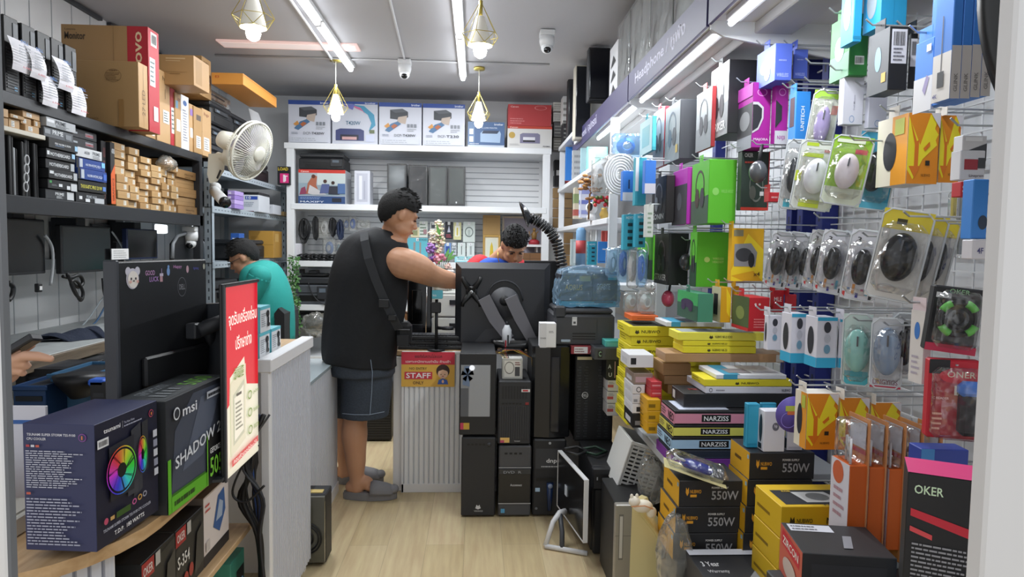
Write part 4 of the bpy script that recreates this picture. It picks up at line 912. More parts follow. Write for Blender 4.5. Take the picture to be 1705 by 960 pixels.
# goods on the lower rack boards
fb('toner_box',(390,324,431,358),5.86,.30,'#cdd1d8',{'f': [('q',.45,.72,.95,.92,'#2c4aa0'),('t','10',.5,.75,.68,.9,WHITE),('L',3,.1,.3,.8,.6,'#8f97a6'),('q',.05,.0,.8,.05,'#5a2a30')]},'white carton with a blue number patch on the angle-iron rack',z0=1.672)
fb('small_white_box',(431,340,455,362),6.27,.25,'#c6cad2',{'f': [('q',.05,.6,.4,.85,'#2c4aa0'),('q',.1,.05,.6,.2,'#1c1d20'),('L',2,.5,.5,.9,.8,'#8f97a6')]},'smaller white carton beside the one with the blue number patch',z0=1.672)
fb('small_kraft_box',(455,352,473,365),6.58,.25,'#a38a60',{'f': seam()},'small brown carton at the far end of the rack board',z0=1.672)
for i in range(4):
    fb('purple_box',(379,330+7*i,391,337+7*i),5.32,.2,['#a58fc8','#8d74b8','#b19cd0','#9880c0'][i],{'f': [('q',.1,.2,.5,.7,'#d8cfe6')]},'small purple box, %s of the stack next to the rack post' % ORD[3-i],group='purple boxes by the rack post',z0=1.672+.034*(3-i),z1=1.672+.034*(4-i)-.001)
g = G(); g.box((-2.4,5.9,1.80),(-1.84,6.2,1.84),'#17181b',.01); g.box((-2.4,5.9,1.672),(-2.15,6.2,1.80),'#1c1d20',.008); tag(g.build('black_tray'),'black plastic tray sticking out above the small white carton','tray')
fb('ochre_carton',(414,384,455,425),6.27,.28,'#b58a3c',{'f': [('q',0,.48,1,.5,'#94702e'),('q',.1,.7,.4,.8,'#a57c34')],'r': [('q',.2,.6,.6,.9,'#c7a35f')]},'ochre carton on the board above the man in green',z0=1.275)
fb('blue_pack',(384,388,398,402),5.42,.12,'#2c5aa8',{'f': [('q',.2,.4,.8,.7,'#d0d6e4')]},'small blue pack beside the ochre carton','packet',z0=1.36)
fb('dark_box',(384,402,412,418),5.62,.3,'#3b332a',{'f': seam()},'dark brown box under the small blue pack',z0=1.275,z1=1.359)
printer(-2.3,-1.9,5.68,6.22,1.275,.16,'black printer on the board beside the ochre carton','r')
printer(-2.35,-1.92,5.1,5.6,.865,.26,'large black printer behind the man in green, lower rack board','r')
printer(-2.35,-1.90,5.75,6.3,.865,.22,'black printer farther along the lower rack board','r')
# wall fan
def fan():
    d = 4.72
    c = P(420,252,Y=d-.10); ax = (P(440,262,Y=d-.55)-P(390,240,Y=d)).normalized(); ax = Vector((.90,-.28,-.36)).normalized()
    U = ax.cross(Vector((0,0,1))).normalized(); V = U.cross(ax)
    t = thing('wall_fan',(c.x,c.y,c.z),'cream wall fan with a round wire guard, tilted down towards the shop','fan')
    r = .195; m = mat('#d9d8cb',.4); mc = '#cfcec2'
    def q(a,rr,off): return c+(U*math.cos(a)+V*math.sin(a))*rr+ax*off
    g = G(); g.tube([q(2*PI*k/36,r,.0) for k in range(36)],.008,m,6,closed=True); g.tube([q(2*PI*k/36,r,-.03) for k in range(36)],.006,m,6,closed=True)
    for k in range(64):
        a = 2*PI*k/64; g.tube([q(a,.055,.055),q(a+.10,r*.6,.05),q(a+.2,r,.0)],.0021,mc,4,cap=False)
        g.tube([q(a,.05,-.10),q(a,r*.75,-.085),q(a,r,-.02)],.0020,mc,4,cap=False)
    g.build('wire_guard',t)
    g = G(); R = Matrix((U,V,ax)).transposed(); g.loft([(c+ax*.052,.055,.055,R),(c+ax*.062,.05,.05,R),(c+ax*.066,.03,.03,R)],m,24); g.build('front_badge',t)
    g = G()
    for k in range(4):
        a0 = k*PI/2+.4; vs = []
        for i in range(7):
            for j in range(5):
                rr_ = .03+(r-.045)*i/6; a = a0+(j/4-.5)*(.75+.35*math.sin(i/6*PI)); vs.append(q(a,rr_,-.02+.045*(j/4-.5)))
        g.add(vs,[(i*5+j,i*5+j+1,(i+1)*5+j+1,(i+1)*5+j) for i in range(6) for j in range(4)],mat('#b4b1bd',.3),True)
    g.loft([(c-ax*.045,.035,.035,R),(c+ax*.02,.035,.035,R),(c+ax*.03,.02,.02,R)],'#bdb9c6',16); g.build('blades',t)
    g = G(); g.loft([(c-ax*.10,.05,.05,R),(c-ax*.115,.062,.062,R),(c-ax*.19,.066,.066,R),(c-ax*.25,.055,.055,R),(c-ax*.265,.03,.03,R)],m,20); g.build('motor_housing',t)
    b = P(352,300,Y=4.80); n1 = c-ax*.17
    g = G(); g.tube([n1-V*.04,n1-V*.11,P(378,268,Y=4.78),P(362,262,Y=4.80)],[.035,.032,.034,.04],m,12)
    p_ = [(347,256),(376,254),(373,285),(362,302),(349,305),(345,290)]
    vs = [P(x,y,Y=4.76) for x,y in p_]+[P(x,y,Y=4.84) for x,y in p_]; n = len(p_)
    g.add(vs,[tuple(reversed(range(n))),tuple(range(n,2*n))]+[(i,(i+1) % n,n+(i+1) % n,n+i) for i in range(n)],m)
    g.build('wall_bracket',t)
    g = G(); p_ = [(360,296),(366,282),(369,284),(363,298)]; g.add([P(x,y,Y=4.755) for x,y in p_],[(3,2,1,0)],'#2b2c30'); g.build('switch_slot',t)
fan()
def turret(px,py,label,z=None,s=1.0):
    c = P(px,py,Z=ZC-.005) if z is None else z
    t = thing('security_camera',(c.x,c.y,c.z),label,'camera','ceiling cameras')
    g = G(); g.box((c.x-.05*s,c.y-.05*s,c.z-.035),(c.x+.05*s,c.y+.05*s,c.z),'#dfe1e2',.004); g.build('mounting_box',t)
    g = G(); g.loft([((c.x,c.y,c.z-.035),.05*s,.05*s),((c.x,c.y,c.z-.07),.052*s,.052*s),((c.x,c.y,c.z-.10),.045*s,.045*s)],'#e4e6e7',22); g.build('housing',t)
    g = G(); g.ell((c.x,c.y-.008,c.z-.115),(.04*s,.04*s,.036),'#e4e6e7'); g.ell((c.x,c.y-.028,c.z-.13),(.026*s,.026*s,.022),mat('#101114',.1)); g.build('eyeball',t)
turret(674,100,'white turret camera at the end of the short ceiling conduit')
turret(911,52,'white turret camera under the ceiling nearer the lit canopy')
a = P(318,372,X=-1.96); turret(0,0,'small white dome camera below the end of the black rack',Vector((a.x,a.y,ZM-.078)),.9)
def bullet():
    a = P(357,318,Y=4.85); b = P(374,336,Y=4.60)
    t = thing('bullet_camera',tuple(a),'white bullet camera with a black face on the rack post by the fan','camera')
    g = G(); g.cyl(a+Vector((-.01,.06,.03)),a+Vector((-.01,.03,.03)),.035,'#dfe1e2'); g.tube([a+Vector((-.01,.04,.03)),a],.015,'#dfe1e2',10); g.build('mount',t)
    g = G(); g.cyl(a,b,.036,'#e0e2e3',18); g.build('housing',t)
    d = (b-a).normalized(); g = G(); g.cyl(b,b+d*.02,.037,mat('#141518',.2),18); g.build('lens_cover',t)
bullet()
for i,(px,y0,y1,l) in enumerate(((268,372,390,'bright strip lamp behind the hung monitors'),(328,376,388,'bright strip lamp beside the small dome camera'))):
    a = P(px,(y0+y1)/2,X=-2.35); g = G(); g.box((-2.36,a.y-.07,a.z-.03),(-2.34,a.y+.09,a.z+.03),mat('#f6fbff',emit=5),.005); g.box((-2.37,a.y-.08,a.z-.035),(-2.36,a.y+.10,a.z+.035),'#d8dadc'); tag(g.build('work_lamp'),l,'lamp')
# dark shapes under the far end of the rack
t = thing('arched_panel',(-2.0,4.35,.902),'dark arched panel with a light rim at the far end of the work table','panel')
g = G(); pts = [P(x,y,X=-1.98) for x,y in ((287,430),(288,405),(295,393),(312,387),(328,392),(338,404),(340,430))]; g.tube(pts,.012,'#8c9196',8); g.build('back_rim',t)
g = G(); pts = [P(x,y,X=-1.985) for x,y in ((290,440),(290,406),(297,396),(312,391),(326,396),(335,406),(337,440))]; g.add(pts+[p+Vector((-.03,0,0)) for p in pts],[tuple(range(7)),tuple(reversed(range(7,14)))]+[(i,i+7,(i+1) % 7+7,(i+1) % 7) for i in range(7)],'#1a1b1f'); g.build('backrest',t)
g = G(); g.cyl((-2.0,4.35,.902),(-2.0,4.35,1.28),.02,'#18191c'); g.loft([((-2.02,4.35,.902),.10,.14),((-2.02,4.35,.92),.10,.14)],'#18191c'); g.build('stand',t)

# ================================================================ BACK SHELF GOODS
YF = 6.47
def brother(model,art):
    base = [('q',0,.90,1,1,'#2d4a94'),('t','brother',.76,.925,.96,.975,'#dfe5f2')]
    if art == 'dcp':
        base += [('p',[(.26,.62),(.26,.83),(.55,.86),(.68,.78),(.68,.66),(.45,.60)],'#3d4046'),('p',[(.26,.83),(.55,.86),(.68,.79),(.38,.76)],'#565a61'),('p',[(.45,.66),(.66,.70),(.62,.50),(.42,.54)],'#b7a79b'),('p',[(.14,.34),(.24,.30),(.52,.50),(.44,.56),(.28,.50)],'#4a6f94'),
                 ('p',[(.12,.44),(.22,.52),(.26,.44),(.18,.40)],'#c98f4a'),('p',[(.28,.44),(.36,.50),(.44,.46),(.34,.38)],'#a85f3a'),('q',.66,.42,.72,.50,'#7b8089'),('q',.74,.42,.80,.50,'#7b8089'),('q',.82,.42,.88,.50,'#7b8089'),('L',2,.66,.32,.90,.40,'#9b9fa6'),
                 ('L',2,.08,.20,.30,.26,'#8f96a6'),('t','DCP-',.36,.20,.55,.26,'#8b8f96'),('t',model,.56,.20,.86,.26,'#3b3f46'),('q',.05,.02,.95,.15,'#c6cad4'),('L',2,.08,.04,.92,.13,'#a4a9b4')]
    return base
def bcart(px,model,art,col,label,**k):
    return fb('printer_carton',px,YF,.27,col,{'f': brother(model,art) if art == 'dcp' else art,'t': [('q',0,.48,1,.52,'#b8b090')]},label,group='printer cartons on top of the back shelf',z0=ZS[0]+.001,**k)
PCW = '#c8cbd6'
bcart((480,167,550,240),'T430W','dcp',PCW,'white printer carton with blue top band, at the end near the fan')
bcart((553,169,629,240),'',[('q',0,.94,1,1,'#2d4a94'),('t','brother',.72,.95,.95,.985,'#dfe5f2'),('p',[(.35,.94),(.7,.9),(.92,.7),(.95,.45),(.8,.3),(.86,.5),(.78,.7),(.6,.82)],'#3f8fb0'),('p',[(.4,.93),(.62,.86),(.74,.7),(.66,.78),(.52,.84)],'#c06a94'),('p',[(.2,.92),(.5,.94),(.45,.8)],'#6a6fb8'),
    ('t','T420W',.30,.45,.62,.54,'#2c5f7c'),('p',[(.08,.08),(.08,.32),(.18,.36),(.62,.36),(.70,.32),(.70,.08)],'#343c6c'),('q',.18,.10,.58,.22,'#171a30'),('q',.22,.10,.54,.17,'#c49a9a'),('q',.74,.06,.92,.22,'#c0c6dc'),('q',.82,.26,.93,.34,'#5f6b4a')],'#c0c4d0','printer carton with a colourful paint swirl, second from the fan')
bcart((631,171,702,242),'T430W','dcp',PCW,'white printer carton with blue top band, directly right of the paint swirl one')
bcart((704,173,774,243),'T230','dcp',PCW,'white printer carton with blue top band, next to the shorter blue carton')
bcart((779,203,840,244),'',[('q',.0,.0,1,1,'#44618c'),('q',0,0,.18,1,'#6a83a6'),('t','brother',.72,.87,.96,.95,'#e6ebf4'),('t','HL-L2400 PRINTER',.36,.74,.8,.79,'#c6d0e2'),('p',[(.34,.2),(.34,.55),(.42,.66),(.86,.66),(.90,.55),(.88,.18)],'#9fb6d2'),('p',[(.42,.66),(.86,.66),(.80,.54),(.38,.54)],'#303b52'),('q',.04,.5,.15,.72,'#dfe5f0'),('q',.04,.2,.15,.42,'#dfe5f0'),('q',.0,.0,1,.08,'#b9c2d0'),('L',1,.05,.10,.35,.16,'#d0d8e4')],'#9fb1c8','short blue printer carton behind the back hanging lamp')
CAN = [('q',.0,.88,1,1,'#b8402f'),('t','Canon',.05,.91,.23,.97,'#f0d8d4'),('c',.10,.58,.030,'#b99a4a'),('p',[(.28,.22),(.28,.62),(.34,.68),(.68,.68),(.73,.62),(.73,.22)],'#7d7a94'),('q',.35,.28,.62,.36,'#1b1c22'),('q',.35,.36,.62,.5,'#d8d8e0'),('L',2,.05,.1,.3,.2,'#a6a6a8'),('t','PIXMA',.8,.06,.96,.12,'#4a4a50')]
bcart((845,210,919,245),'',CAN,'#d2d1cf','white printer carton with a red strip at the shelf end')
fb('printer_carton',(846,174,918,209),YF,.27,'#ad3a3c',{'f': [('t','Canon',.06,.85,.24,.93,'#e2c2c0'),('r',.75,.85,.14,.10,.1,'#d99a98'),('L',3,.05,.08,.45,.38,'#cf7f7f')]},'red carton stacked on the white one with the red strip',z0=rect(845,210,919,245,YF)[3]+.001,group='printer cartons on top of the back shelf')
# second board
zz = ZS[1]+.001
x0,x1,_,zc_ = rect(497,278,575,335,YF); zc_ = zz+.315
carton('photo_printer_carton',(x0,YF,zz),(x1,YF+.30,zc_),'#c3c7cf',{'f': [('q',0,.90,1,1,'#c8372c'),('t','Canon',.05,.92,.22,.97,'#f2dcd8'),('q',0,.24,1,.90,'#8fa2ae'),('q',0,.6,.4,.9,'#a9b6bc'),('q',.4,.55,1,.9,'#c4cfcf'),
    ('p',[(.02,.26),(.06,.45),(.14,.50),(.18,.28)],'#8a3c58'),('p',[(.16,.28),(.20,.60),(.32,.86),(.40,.80),(.38,.55),(.46,.28)],'#a8634a'),('p',[(.2,.30),(.24,.55),(.50,.35),(.60,.27),(.3,.26)],'#c3c2c4'),('c',.32,.80,.018,'#5a2f22'),('p',[(.45,.30),(.50,.58),(.66,.58),(.68,.32)],'#54608f'),('c',.57,.66,.017,'#4a3028'),('p',[(.64,.28),(.66,.52),(.84,.52),(.88,.28)],'#2c2f3c'),('c',.74,.62,.016,'#3a2620'),('q',.84,.3,1,.6,'#4a6a9c'),
    ('q',0,0,1,.22,'#2d4b7c'),('L',2,.04,.12,.5,.20,'#8fa5cc'),('t','MAXIFY',.04,.03,.55,.08,'#dfe6f2'),('q',.72,.05,.92,.17,'#1c2130')]},'printer carton with a group photograph and a red top band')
printer(x0,x1-.01,YF+.01,YF+.31,zc_+.001,.15,'black photo printer standing on its carton, middle board','f')
x0,x1,_,z1 = rect(590,284,616,337,YF)
carton('wrapped_white_box',(x0,YF,zz),(x1,YF+.2,z1),'#c9ccd6',{'f': [('q',.15,.08,.85,.92,'#b4b7c4'),('q',.3,.15,.5,.85,'#d9dbe4'),('q',.6,.15,.7,.7,'#a3a6b6')]},'pale slim box in shiny film on the middle board',cat='box')
for i,(px,l) in enumerate((((645,273,676,341),'film wrapped slim computer case behind the head of the man in black'),((681,275,711,341),'film wrapped dark case, second of the four slim ones'),((714,277,744,342),'film wrapped case with a bright sheen, third of the four'),((746,278,774,342),'film wrapped case at the end beside the empty board'))):
    x0,x1,_,z1 = rect(*px,YF); t = thing('computer_case',((x0+x1)/2,YF+.15,zz),l,'computer case','slim cases on the middle board')
    g = G(); g.box((x0,YF+.01,zz),(x1,YF+.33,z1),'#1f2124',.004); g.build('case',t)
    g = G(); g.box((x0+.012,YF+.002,zz+.02),(x1-.012,YF+.01,z1-.012),mat(['#43494d','#1f2125','#565c5b','#4a504f'][i],.15,.4),.002); g.build('front_panel',t)
    g = G(); g.box((x0-.004,YF-.004,zz+.001),(x1+.004,YF+.336,z1+.005),WRAP,.004); g.build('film',t)
    if i == 3: g = G(); g.mark((Vector((x0,YF+.0015,zz)),Vector((x1-x0,0,0)),Vector((0,0,z1-zz))),[('p',[(.45,.1),(.5,.06),(.55,.1),(.52,.12),(.48,.12)],'#e4e6e8')]); g.build('maker_mark',t)
# hanging packs: generic peg pack facing the viewer
def hangpack(px,Y,col,arts,label,group=None,name='hanging_pack',cat='pack',dep=.03,clear=False):
    x0,x1,z0,z1 = rect(*px,Y); xm = (x0+x1)/2
    t = thing(name,(xm,Y,z0),label,cat,group)
    g = G(); g.box((x0,Y,z0),(x1,Y+.004 if clear else Y+dep,z1),col,.002); g.mark((Vector((x0,Y,z0)),Vector((x1-x0,0,0)),Vector((0,0,z1-z0))),arts); g.build('card',t)
    g = G(); g.tube([(xm,Y-.03,z1-.015),(xm,YB-.03 if Y > 6 else Y+.2,z1-.015)],.003,CHROME,5); g.box((xm-.012,Y-.001,z1-.03),(xm+.012,Y+.001,z1),'#dfe1e3'); g.build('peg_hook',t)
    if clear: g = G(); g.box((x0+.01,Y-dep,z0+.01),(x1-.01,Y,z1-.04),CLEAR,.008); g.build('blister',t)
    return t
YH = 6.62
hangs = [((684,378,698,395),'#cfc6a4',[('q',.2,.2,.8,.7,'#8a8f6a')],'yellowish small pack high beside the face of the man in black'),
    ((698,368,712,395),'#cfd6cf',[('L',4,.1,.1,.9,.9,'#59735c'),('q',.5,.2,.9,.5,'#a07a80')],'white and green printed pack on the back pegs'),
    ((678,396,712,432),'#5aa9b8',[('q',.3,.1,.4,.8,'#8a8480'),('q',.6,.1,.68,.8,'#8a8480'),('t','HOCO',.5,.88,.95,.96,'#2a4a58')],'wide teal pack behind the arm of the man in black'),
    ((716,369,726,396),'#c9cbc9',[('q',.2,.6,.8,.9,'#3b3f45'),('q',.3,.1,.7,.5,'#8f9499')],'narrow grey pack beside the tall flowers'),
    ((741,369,754,398),'#22232a',[('p',[(.3,.4),(.5,.8),(.7,.4)],'#b9bccc'),('L',2,.15,.08,.85,.3,'#c05060')],'black pack with a small white picture on the back pegs'),
    ((755,370,768,399),'#cfcc9a',[('q',.2,.2,.8,.8,'#e2e4dc'),('q',.4,.25,.6,.7,'#c9b84a')],'pale yellow pack on the back pegs'),
    ((771,369,791,403),'#c5cfcb',[('r',.5,.5,.35,.25,.2,'#5d6a68'),('q',.4,.3,.6,.6,'#aab6b2')],'clear pack with a curled grey cable on the back pegs'),
    ((740,404,751,424),'#6f8fc0',[('q',.2,.2,.8,.7,'#2c4a90')],'blue pack in the lower peg row'),
    ((752,404,760,424),'#b7bdc2',[('L',3,.1,.1,.9,.9,'#5e656c')],'thin grey pack in the lower peg row'),
    ((762,404,775,432),'#c8d2cf',[('q',.45,.3,.55,.8,'#59625f'),('q',.1,.05,.9,.2,'#8fc0c4')],'clear pack with a pen shaped thing, lower peg row'),
    ((777,404,790,432),'#ccd4d2',[('q',.4,.3,.65,.8,'#9aa3a2'),('q',.1,.05,.9,.2,'#8fc0c4')],'clear white pack last in the lower peg row'),
    ((757,427,790,437),'#8fc4cc',[('L',2,.1,.2,.9,.8,'#e2eff0')],'flat pale teal pack just above the big monitor')]
for px,c,ar,l in hangs: hangpack(px,YH,c,ar,l,'small packs on the back pegs')
# bundles of black cable on the back pegs
rr = random.Random(11)
for i,(px,c,l) in enumerate((((497,364,517,405),'#141518','thickest bundle of black cable on the back pegs by the shelf upright'),((520,361,531,400),'#16171a','narrow bundle of black cable next to the thick one'),((548,363,560,395),'#17181c','bundle of black cable right of the white packet'),((561,366,572,400),'#22304e','bundle of dark blue cable on the back pegs'))):
    x0,x1,z0,z1 = rect(*px,YH); xm,zm = (x0+x1)/2,(z0+z1)/2; g = G()
    for k in range(22):
        rx_,rz_ = (x1-x0)/2*rr.uniform(.12,.95),(z1-z0)/2*rr.uniform(.75,1); yo = rr.uniform(-.03,.03)
        g.tube([(xm+rx_*math.cos(a*PI/8)+rr.uniform(-.004,.004),YH+yo,z1-rz_+rz_*math.sin(a*PI/8)) for a in range(16)],.006,c,5,closed=True)
    g.tube([(xm,YH-.05,z1-.01),(xm,YB-.03,z1-.01)],.003,CHROME,5)
    tag(g.build('cable_bundle'),l,'cable','cable bundles on the back pegs')
def bagpack(px,Y,inner,label,group='bagged cables on the back pegs',m=None):
    x0,x1,z0,z1 = rect(*px,Y); t = thing('bagged_cable',((x0+x1)/2,Y,z0),label,'bag',group)
    g = G(); xm,zm = (x0+x1)/2,(z0+z1)/2
    for k in range(5): g.tube([(xm+(x1-x0)*.3*math.cos(a*PI/6)*(.6+.1*k),Y+.008*k,zm+(z1-z0)*.33*math.sin(a*PI/6)*(.6+.1*k)) for a in range(12)],.005,inner,5,closed=True)
    g.build('coil',t)
    g = G(); g.box((x0,Y-.012,z0),(x1,Y+.045,z1),m or BAG,.012); g.build('bag',t); g = G(); g.tube([(xm,Y-.03,z1-.01),(xm,Y+.3 if Y < 6.3 else YB-.03,z1-.01)],.003,CHROME,5); g.build('peg_hook',t)
for px,c,l in (((529,362,549,397),'#e2e3e4','white packet with a thin black cord on the back pegs'),((571,364,581,382),'#4c6fae','blue bagged cable in the upper row of the back pegs'),((580,360,593,384),'#2464c0','bright blue bagged cable on the back pegs'),((594,366,616,380),'#aeb3b4','clear bagged part beside the bright blue one'),
    ((537,397,558,428),'#4d6c9c','blue and clear bagged cable in the lower row by the shelf board'),((559,402,566,428),'#2c5a6a','thin dark teal bagged part in the lower row')): bagpack(px,YH,c,l)
g = G(); x0,x1,z0,z1 = rect(488,405,500,421,6.5); g.box((x0,6.5,ZS[2]+.001),(x1,6.58,z1),'#c8c6cc',.01); tag(g.build('small_packet'),'crumpled pale packet leaning at the shelf upright','packet')
for i in range(5):
    c = P(500+13*i,424,Y=6.5); g = G()
    for k in range(4): g.tube([(c.x+.045*math.cos(a*PI/6+k),6.5+.04*math.sin(a*PI/6)+.01*k,ZS[2]+.012+.014*k+.008*math.sin(a)) for a in range(12)],.008,'#17181b',5,closed=True)
    tag(g.build('coiled_adapter'),'black coiled adapter, %s from the shelf upright in the heap on the third board' % ['first','second','third','fourth','fifth'][i],'cable','coiled adapters on the third board')
x0,x1,z0,z1 = rect(487,462,551,508,6.46)
printer(x0,x1,6.47,6.85,ZS[3]+.001,.255,'grey laser printer on the fourth board behind the man in black','f','#4b4f55')
g = G(); g.box((x0+.07,6.5,ZS[3]+.26),(x1-.06,6.7,ZS[3]+.29),'#17181b',.01); g.box((x0+.05,6.52,ZS[3]+.29),(x0+.09,6.56,ZS[3]+.33),'#17181b'); g.box((x0+.14,6.5,ZS[3]+.29),(x1-.14,6.62,ZS[3]+.32),'#202226',.004); tag(g.build('black_dock'),'flat black device lying on the grey laser printer','device')
cable('cable',[P(u,v,Y=6.44) for u,v in ((513,470),(519,487),(529,500),(541,507))],.006,'#1a1b1e','thin black cord drooping over the grey printer front')
printer(P(495,530,Y=6.5).x,P(548,530,Y=6.5).x,6.5,6.85,.60,.2,'dark printer under the crumpled clear bag at the bottom of the back shelf','f','#2b2e32')
g = G(); c = P(525,540,Y=6.46); rr = random.Random(8); g.ell((c.x,6.46,c.z),(.13,.09,.11),BAG,n=22,k=14)
for v in g.v: v += Vector((rr.uniform(-.02,.02),rr.uniform(-.015,.015),rr.uniform(-.02,.02)))
tag(g.build('clear_plastic_bag'),'crumpled clear plastic bag in front of the dark printer','bag')
# hanging ivy
t = thing('hanging_ivy',(P(489,430,Y=6.3).x,6.3,.7),'green trailing ivy hanging at the shelf upright behind the seated man','plant')
rr = random.Random(2)
g = G(); pts = [P(492+3*math.sin(k),428+15*k,Y=6.36) for k in range(11)]; g.tube(pts,.003,'#4c6b3a',5); g.tube([pts[0],Vector((xa-.02,YS+.006,pts[0].z+.02))],.003,'#4c6b3a',5); g.build('stem',t)
g = G()
for k in range(420):
    s_ = rr.random(); p = P(489+rr.uniform(-9,9)*(1-.25*s_)+(5*s_),426+152*s_,Y=6.33+rr.uniform(-.06,.04)); d1 = Vector((rr.uniform(-1,1),rr.uniform(-1,.2),rr.uniform(-1,.3))).normalized(); d2 = d1.cross(Vector((rr.uniform(-1,1),1,rr.uniform(-1,1)))).normalized(); L = rr.uniform(.024,.04)
    g.add([p,p+d1*L*.5+d2*L*.35,p+d1*L,p+d1*L*.5-d2*L*.35],[(0,1,2,3)],['#4f7f45','#6b9a5c','#3d6a38'][k % 3])
g.build('leaves',t)
# flowers in front of the back pegs
x0,x1,z0,z1 = rect(722,486,762,560,4.95)
t = thing('drawer_cabinet',((x0+x1)/2,5.1,0),'pale narrow drawer cabinet behind the counter, flowers standing on it','cabinet')
g = G(); g.box((x0,4.95,0),(x1,5.3,z1),'#a9aba4',.004); g.build('body',t)
for k in range(6):
    g = G(); zt_ = z1-.02-k*.17; g.box((x0+.01,4.938,zt_-.155),(x1-.01,4.95,zt_),'#c4c5bb',.003); h = g.build('drawer',t); g = G(); g.box((x1-.06,4.93,zt_-.07),(x1-.015,4.938,zt_-.035),'#1a1b1d',.002); g.build('handle',h)
t = thing('flower_arrangement',(P(735,430,Y=5.1).x,5.1,z1),'artificial flower arrangement with pink roses and tall pale blossoms','flowers')
c = P(735,445,Y=5.1); g = G(); g.loft([((c.x,5.1,z1),.05,.05),((c.x,5.1,z1+.06),.07,.07),((c.x,5.1,z1+.13),.06,.06)],'#cfc8c0',16); g.build('vase',t)
g = G()
for k in range(7): g.tube([(c.x,5.1,z1+.1),(c.x-.07+.025*k,5.1,z1+.28)],.003,'#5c7a45',5)
g.build('stems',t)
def blossoms(name,cs,r,cols,n,sx=1):
    g = G()
    for (u,v,rad) in cs:
        c = P(u,v,Y=5.08)
        for k in range(n):
            d = Vector((rr.gauss(0,1),rr.gauss(0,1),rr.gauss(0,1))).normalized(); g.ell(c+d*rad*rr.uniform(.3,.9),(r,r*.8,r*.6),cols[k % len(cols)],n=6,k=4,R=Matrix.Rotation(rr.random()*3,3,'X'))
    g.build(name,t)
blossoms('rose',[(731,429,.048)],.019,['#e08fa0','#d87890','#e8a8b0'],40); blossoms('rose',[(746,443,.025)],.013,['#e6c8bc','#d9b0a4'],26)
blossoms('purple_blossom',[(718,413,.045)],.013,['#9a6fb8','#b48ac8'],50); blossoms('purple_blossom',[(721,430,.035)],.012,['#7a4f98','#8f66a8'],30)
blossoms('tall_blossom',[(731,372,.03),(732,382,.035),(731,392,.04),(734,402,.04),(731,414,.04)],.012,['#e6dcc0','#d9d0b0','#c9d0a0','#e0c0b0'],34)
blossoms('tall_blossom',[(719,388,.03),(720,400,.035)],.011,['#ddd6b8','#e0d0c0'],26)
g = G()
for (u0,v0,u1,v1) in ((744,432,757,415),(744,434,760,424),(742,430,748,412),(728,440,740,425),(726,370,735,400)):
    a,b = P(u0,v0,Y=5.05),P(u1,v1,Y=5.06); d = (b-a); s_ = d.cross(Vector((0,1,0))).normalized()*.012; g.add([a,a+d*.5+s_,b,a+d*.5-s_],[(0,1,2,3)],'#5f9a4a')
g.build('leaves',t)
# white rounded thing, gold frames
z1 = rect(722,486,762,560,4.95)[3]
g = G(); c = P(750,452,Y=5.18); g.ell(c,(.03,.03,.02),'#e3ddd6'); g.ell(c+Vector((0,0,.02)),(.022,.022,.018),'#d8c9c0'); g.cyl((c.x,5.18,z1),c,.012,'#d8d4cc'); tag(g.build('small_ornament'),'small pale round ornament beside the big monitor','ornament')
fb('brown_panel',(804,358,833,391),6.66,.05,'#b08d55',{'f': seam(.9)},'plain brown card panel above the gold framed picture','panel')
def pframe(px,Y,fc,arts,label,th=.03):
    x0,x1,z0,z1 = rect(*px,Y); t = thing('picture_frame',((x0+x1)/2,Y,z0),label,'picture')
    g = G(); w_ = .02; g.box((x0,Y,z0),(x0+w_,Y+th,z1),fc,.002); g.box((x1-w_,Y,z0),(x1,Y+th,z1),fc,.002); g.box((x0+w_,Y,z0),(x1-w_,Y+th,z0+w_),fc,.002); g.box((x0+w_,Y,z1-w_),(x1-w_,Y+th,z1),fc,.002); g.build('frame',t)
    g = G(); g.box((x0+w_,Y+.008,z0+w_),(x1-w_,Y+.012,z1-w_),'#d8d2bc'); g.mark((Vector((x0+w_,Y+.008,z0+w_)),Vector((x1-x0-2*w_,0,0)),Vector((0,0,z1-z0-2*w_))),arts); g.build('print',t)
pframe((804,391,833,437),6.60,'#b08d4a',[('q',.1,.08,.9,.92,'#cfd2c4'),('p',[(.35,.2),(.4,.6),(.5,.8),(.6,.6),(.65,.2)],'#c9b030')],'small gold framed picture behind the man in blue')
pframe((836,360,908,430),6.78,'#cfc3b0',[('q',0,0,1,1,'#a7a3b0')],'large pale framed board on the back wall behind the man in blue')
t = thing('altar_shelf',(P(890,408,Y=6.6).x,6.6,P(890,410,Y=6.6).z),'small white wall ledge holding a red and gold figure','shelf')
x0,x1,z0,z1 = rect(876,407,903,411,6.6); g = G(); g.box((x0,6.55,z0),(x1,6.95,z1),'#dfe0e2',.002); g.build('board',t); g = G(); g.box(((x0+x1)/2+.02,6.6,z0-.05),((x0+x1)/2+.035,6.9,z0),'#dfe0e2'); g.build('bracket',t)
g = G(); xm = (x0+x1)/2; g.loft([((xm,6.63,z1+.001),.05,.04),((xm,6.63,z1+.03),.055,.045),((xm,6.63,z1+.05),.03,.03)],'#a32a34',14); g.loft([((xm,6.63,z1+.05),.022,.02),((xm,6.63,z1+.10),.028,.02),((xm,6.63,z1+.13),.012,.012)],'#8a6a3a',12); g.ell((xm,6.63,z1+.145),.018,'#8a6a3a')
g.tube([(xm-.02,6.62,z1+.11),(xm-.045,6.62,z1+.08),(xm-.05,6.62,z1+.13)],.006,'#8a6a3a',6); g.tube([(xm+.02,6.62,z1+.11),(xm+.04,6.62,z1+.13)],.006,'#8a6a3a',6); tag(g.build('small_statue'),'small gold figure on a red base standing on the wall ledge','statue')
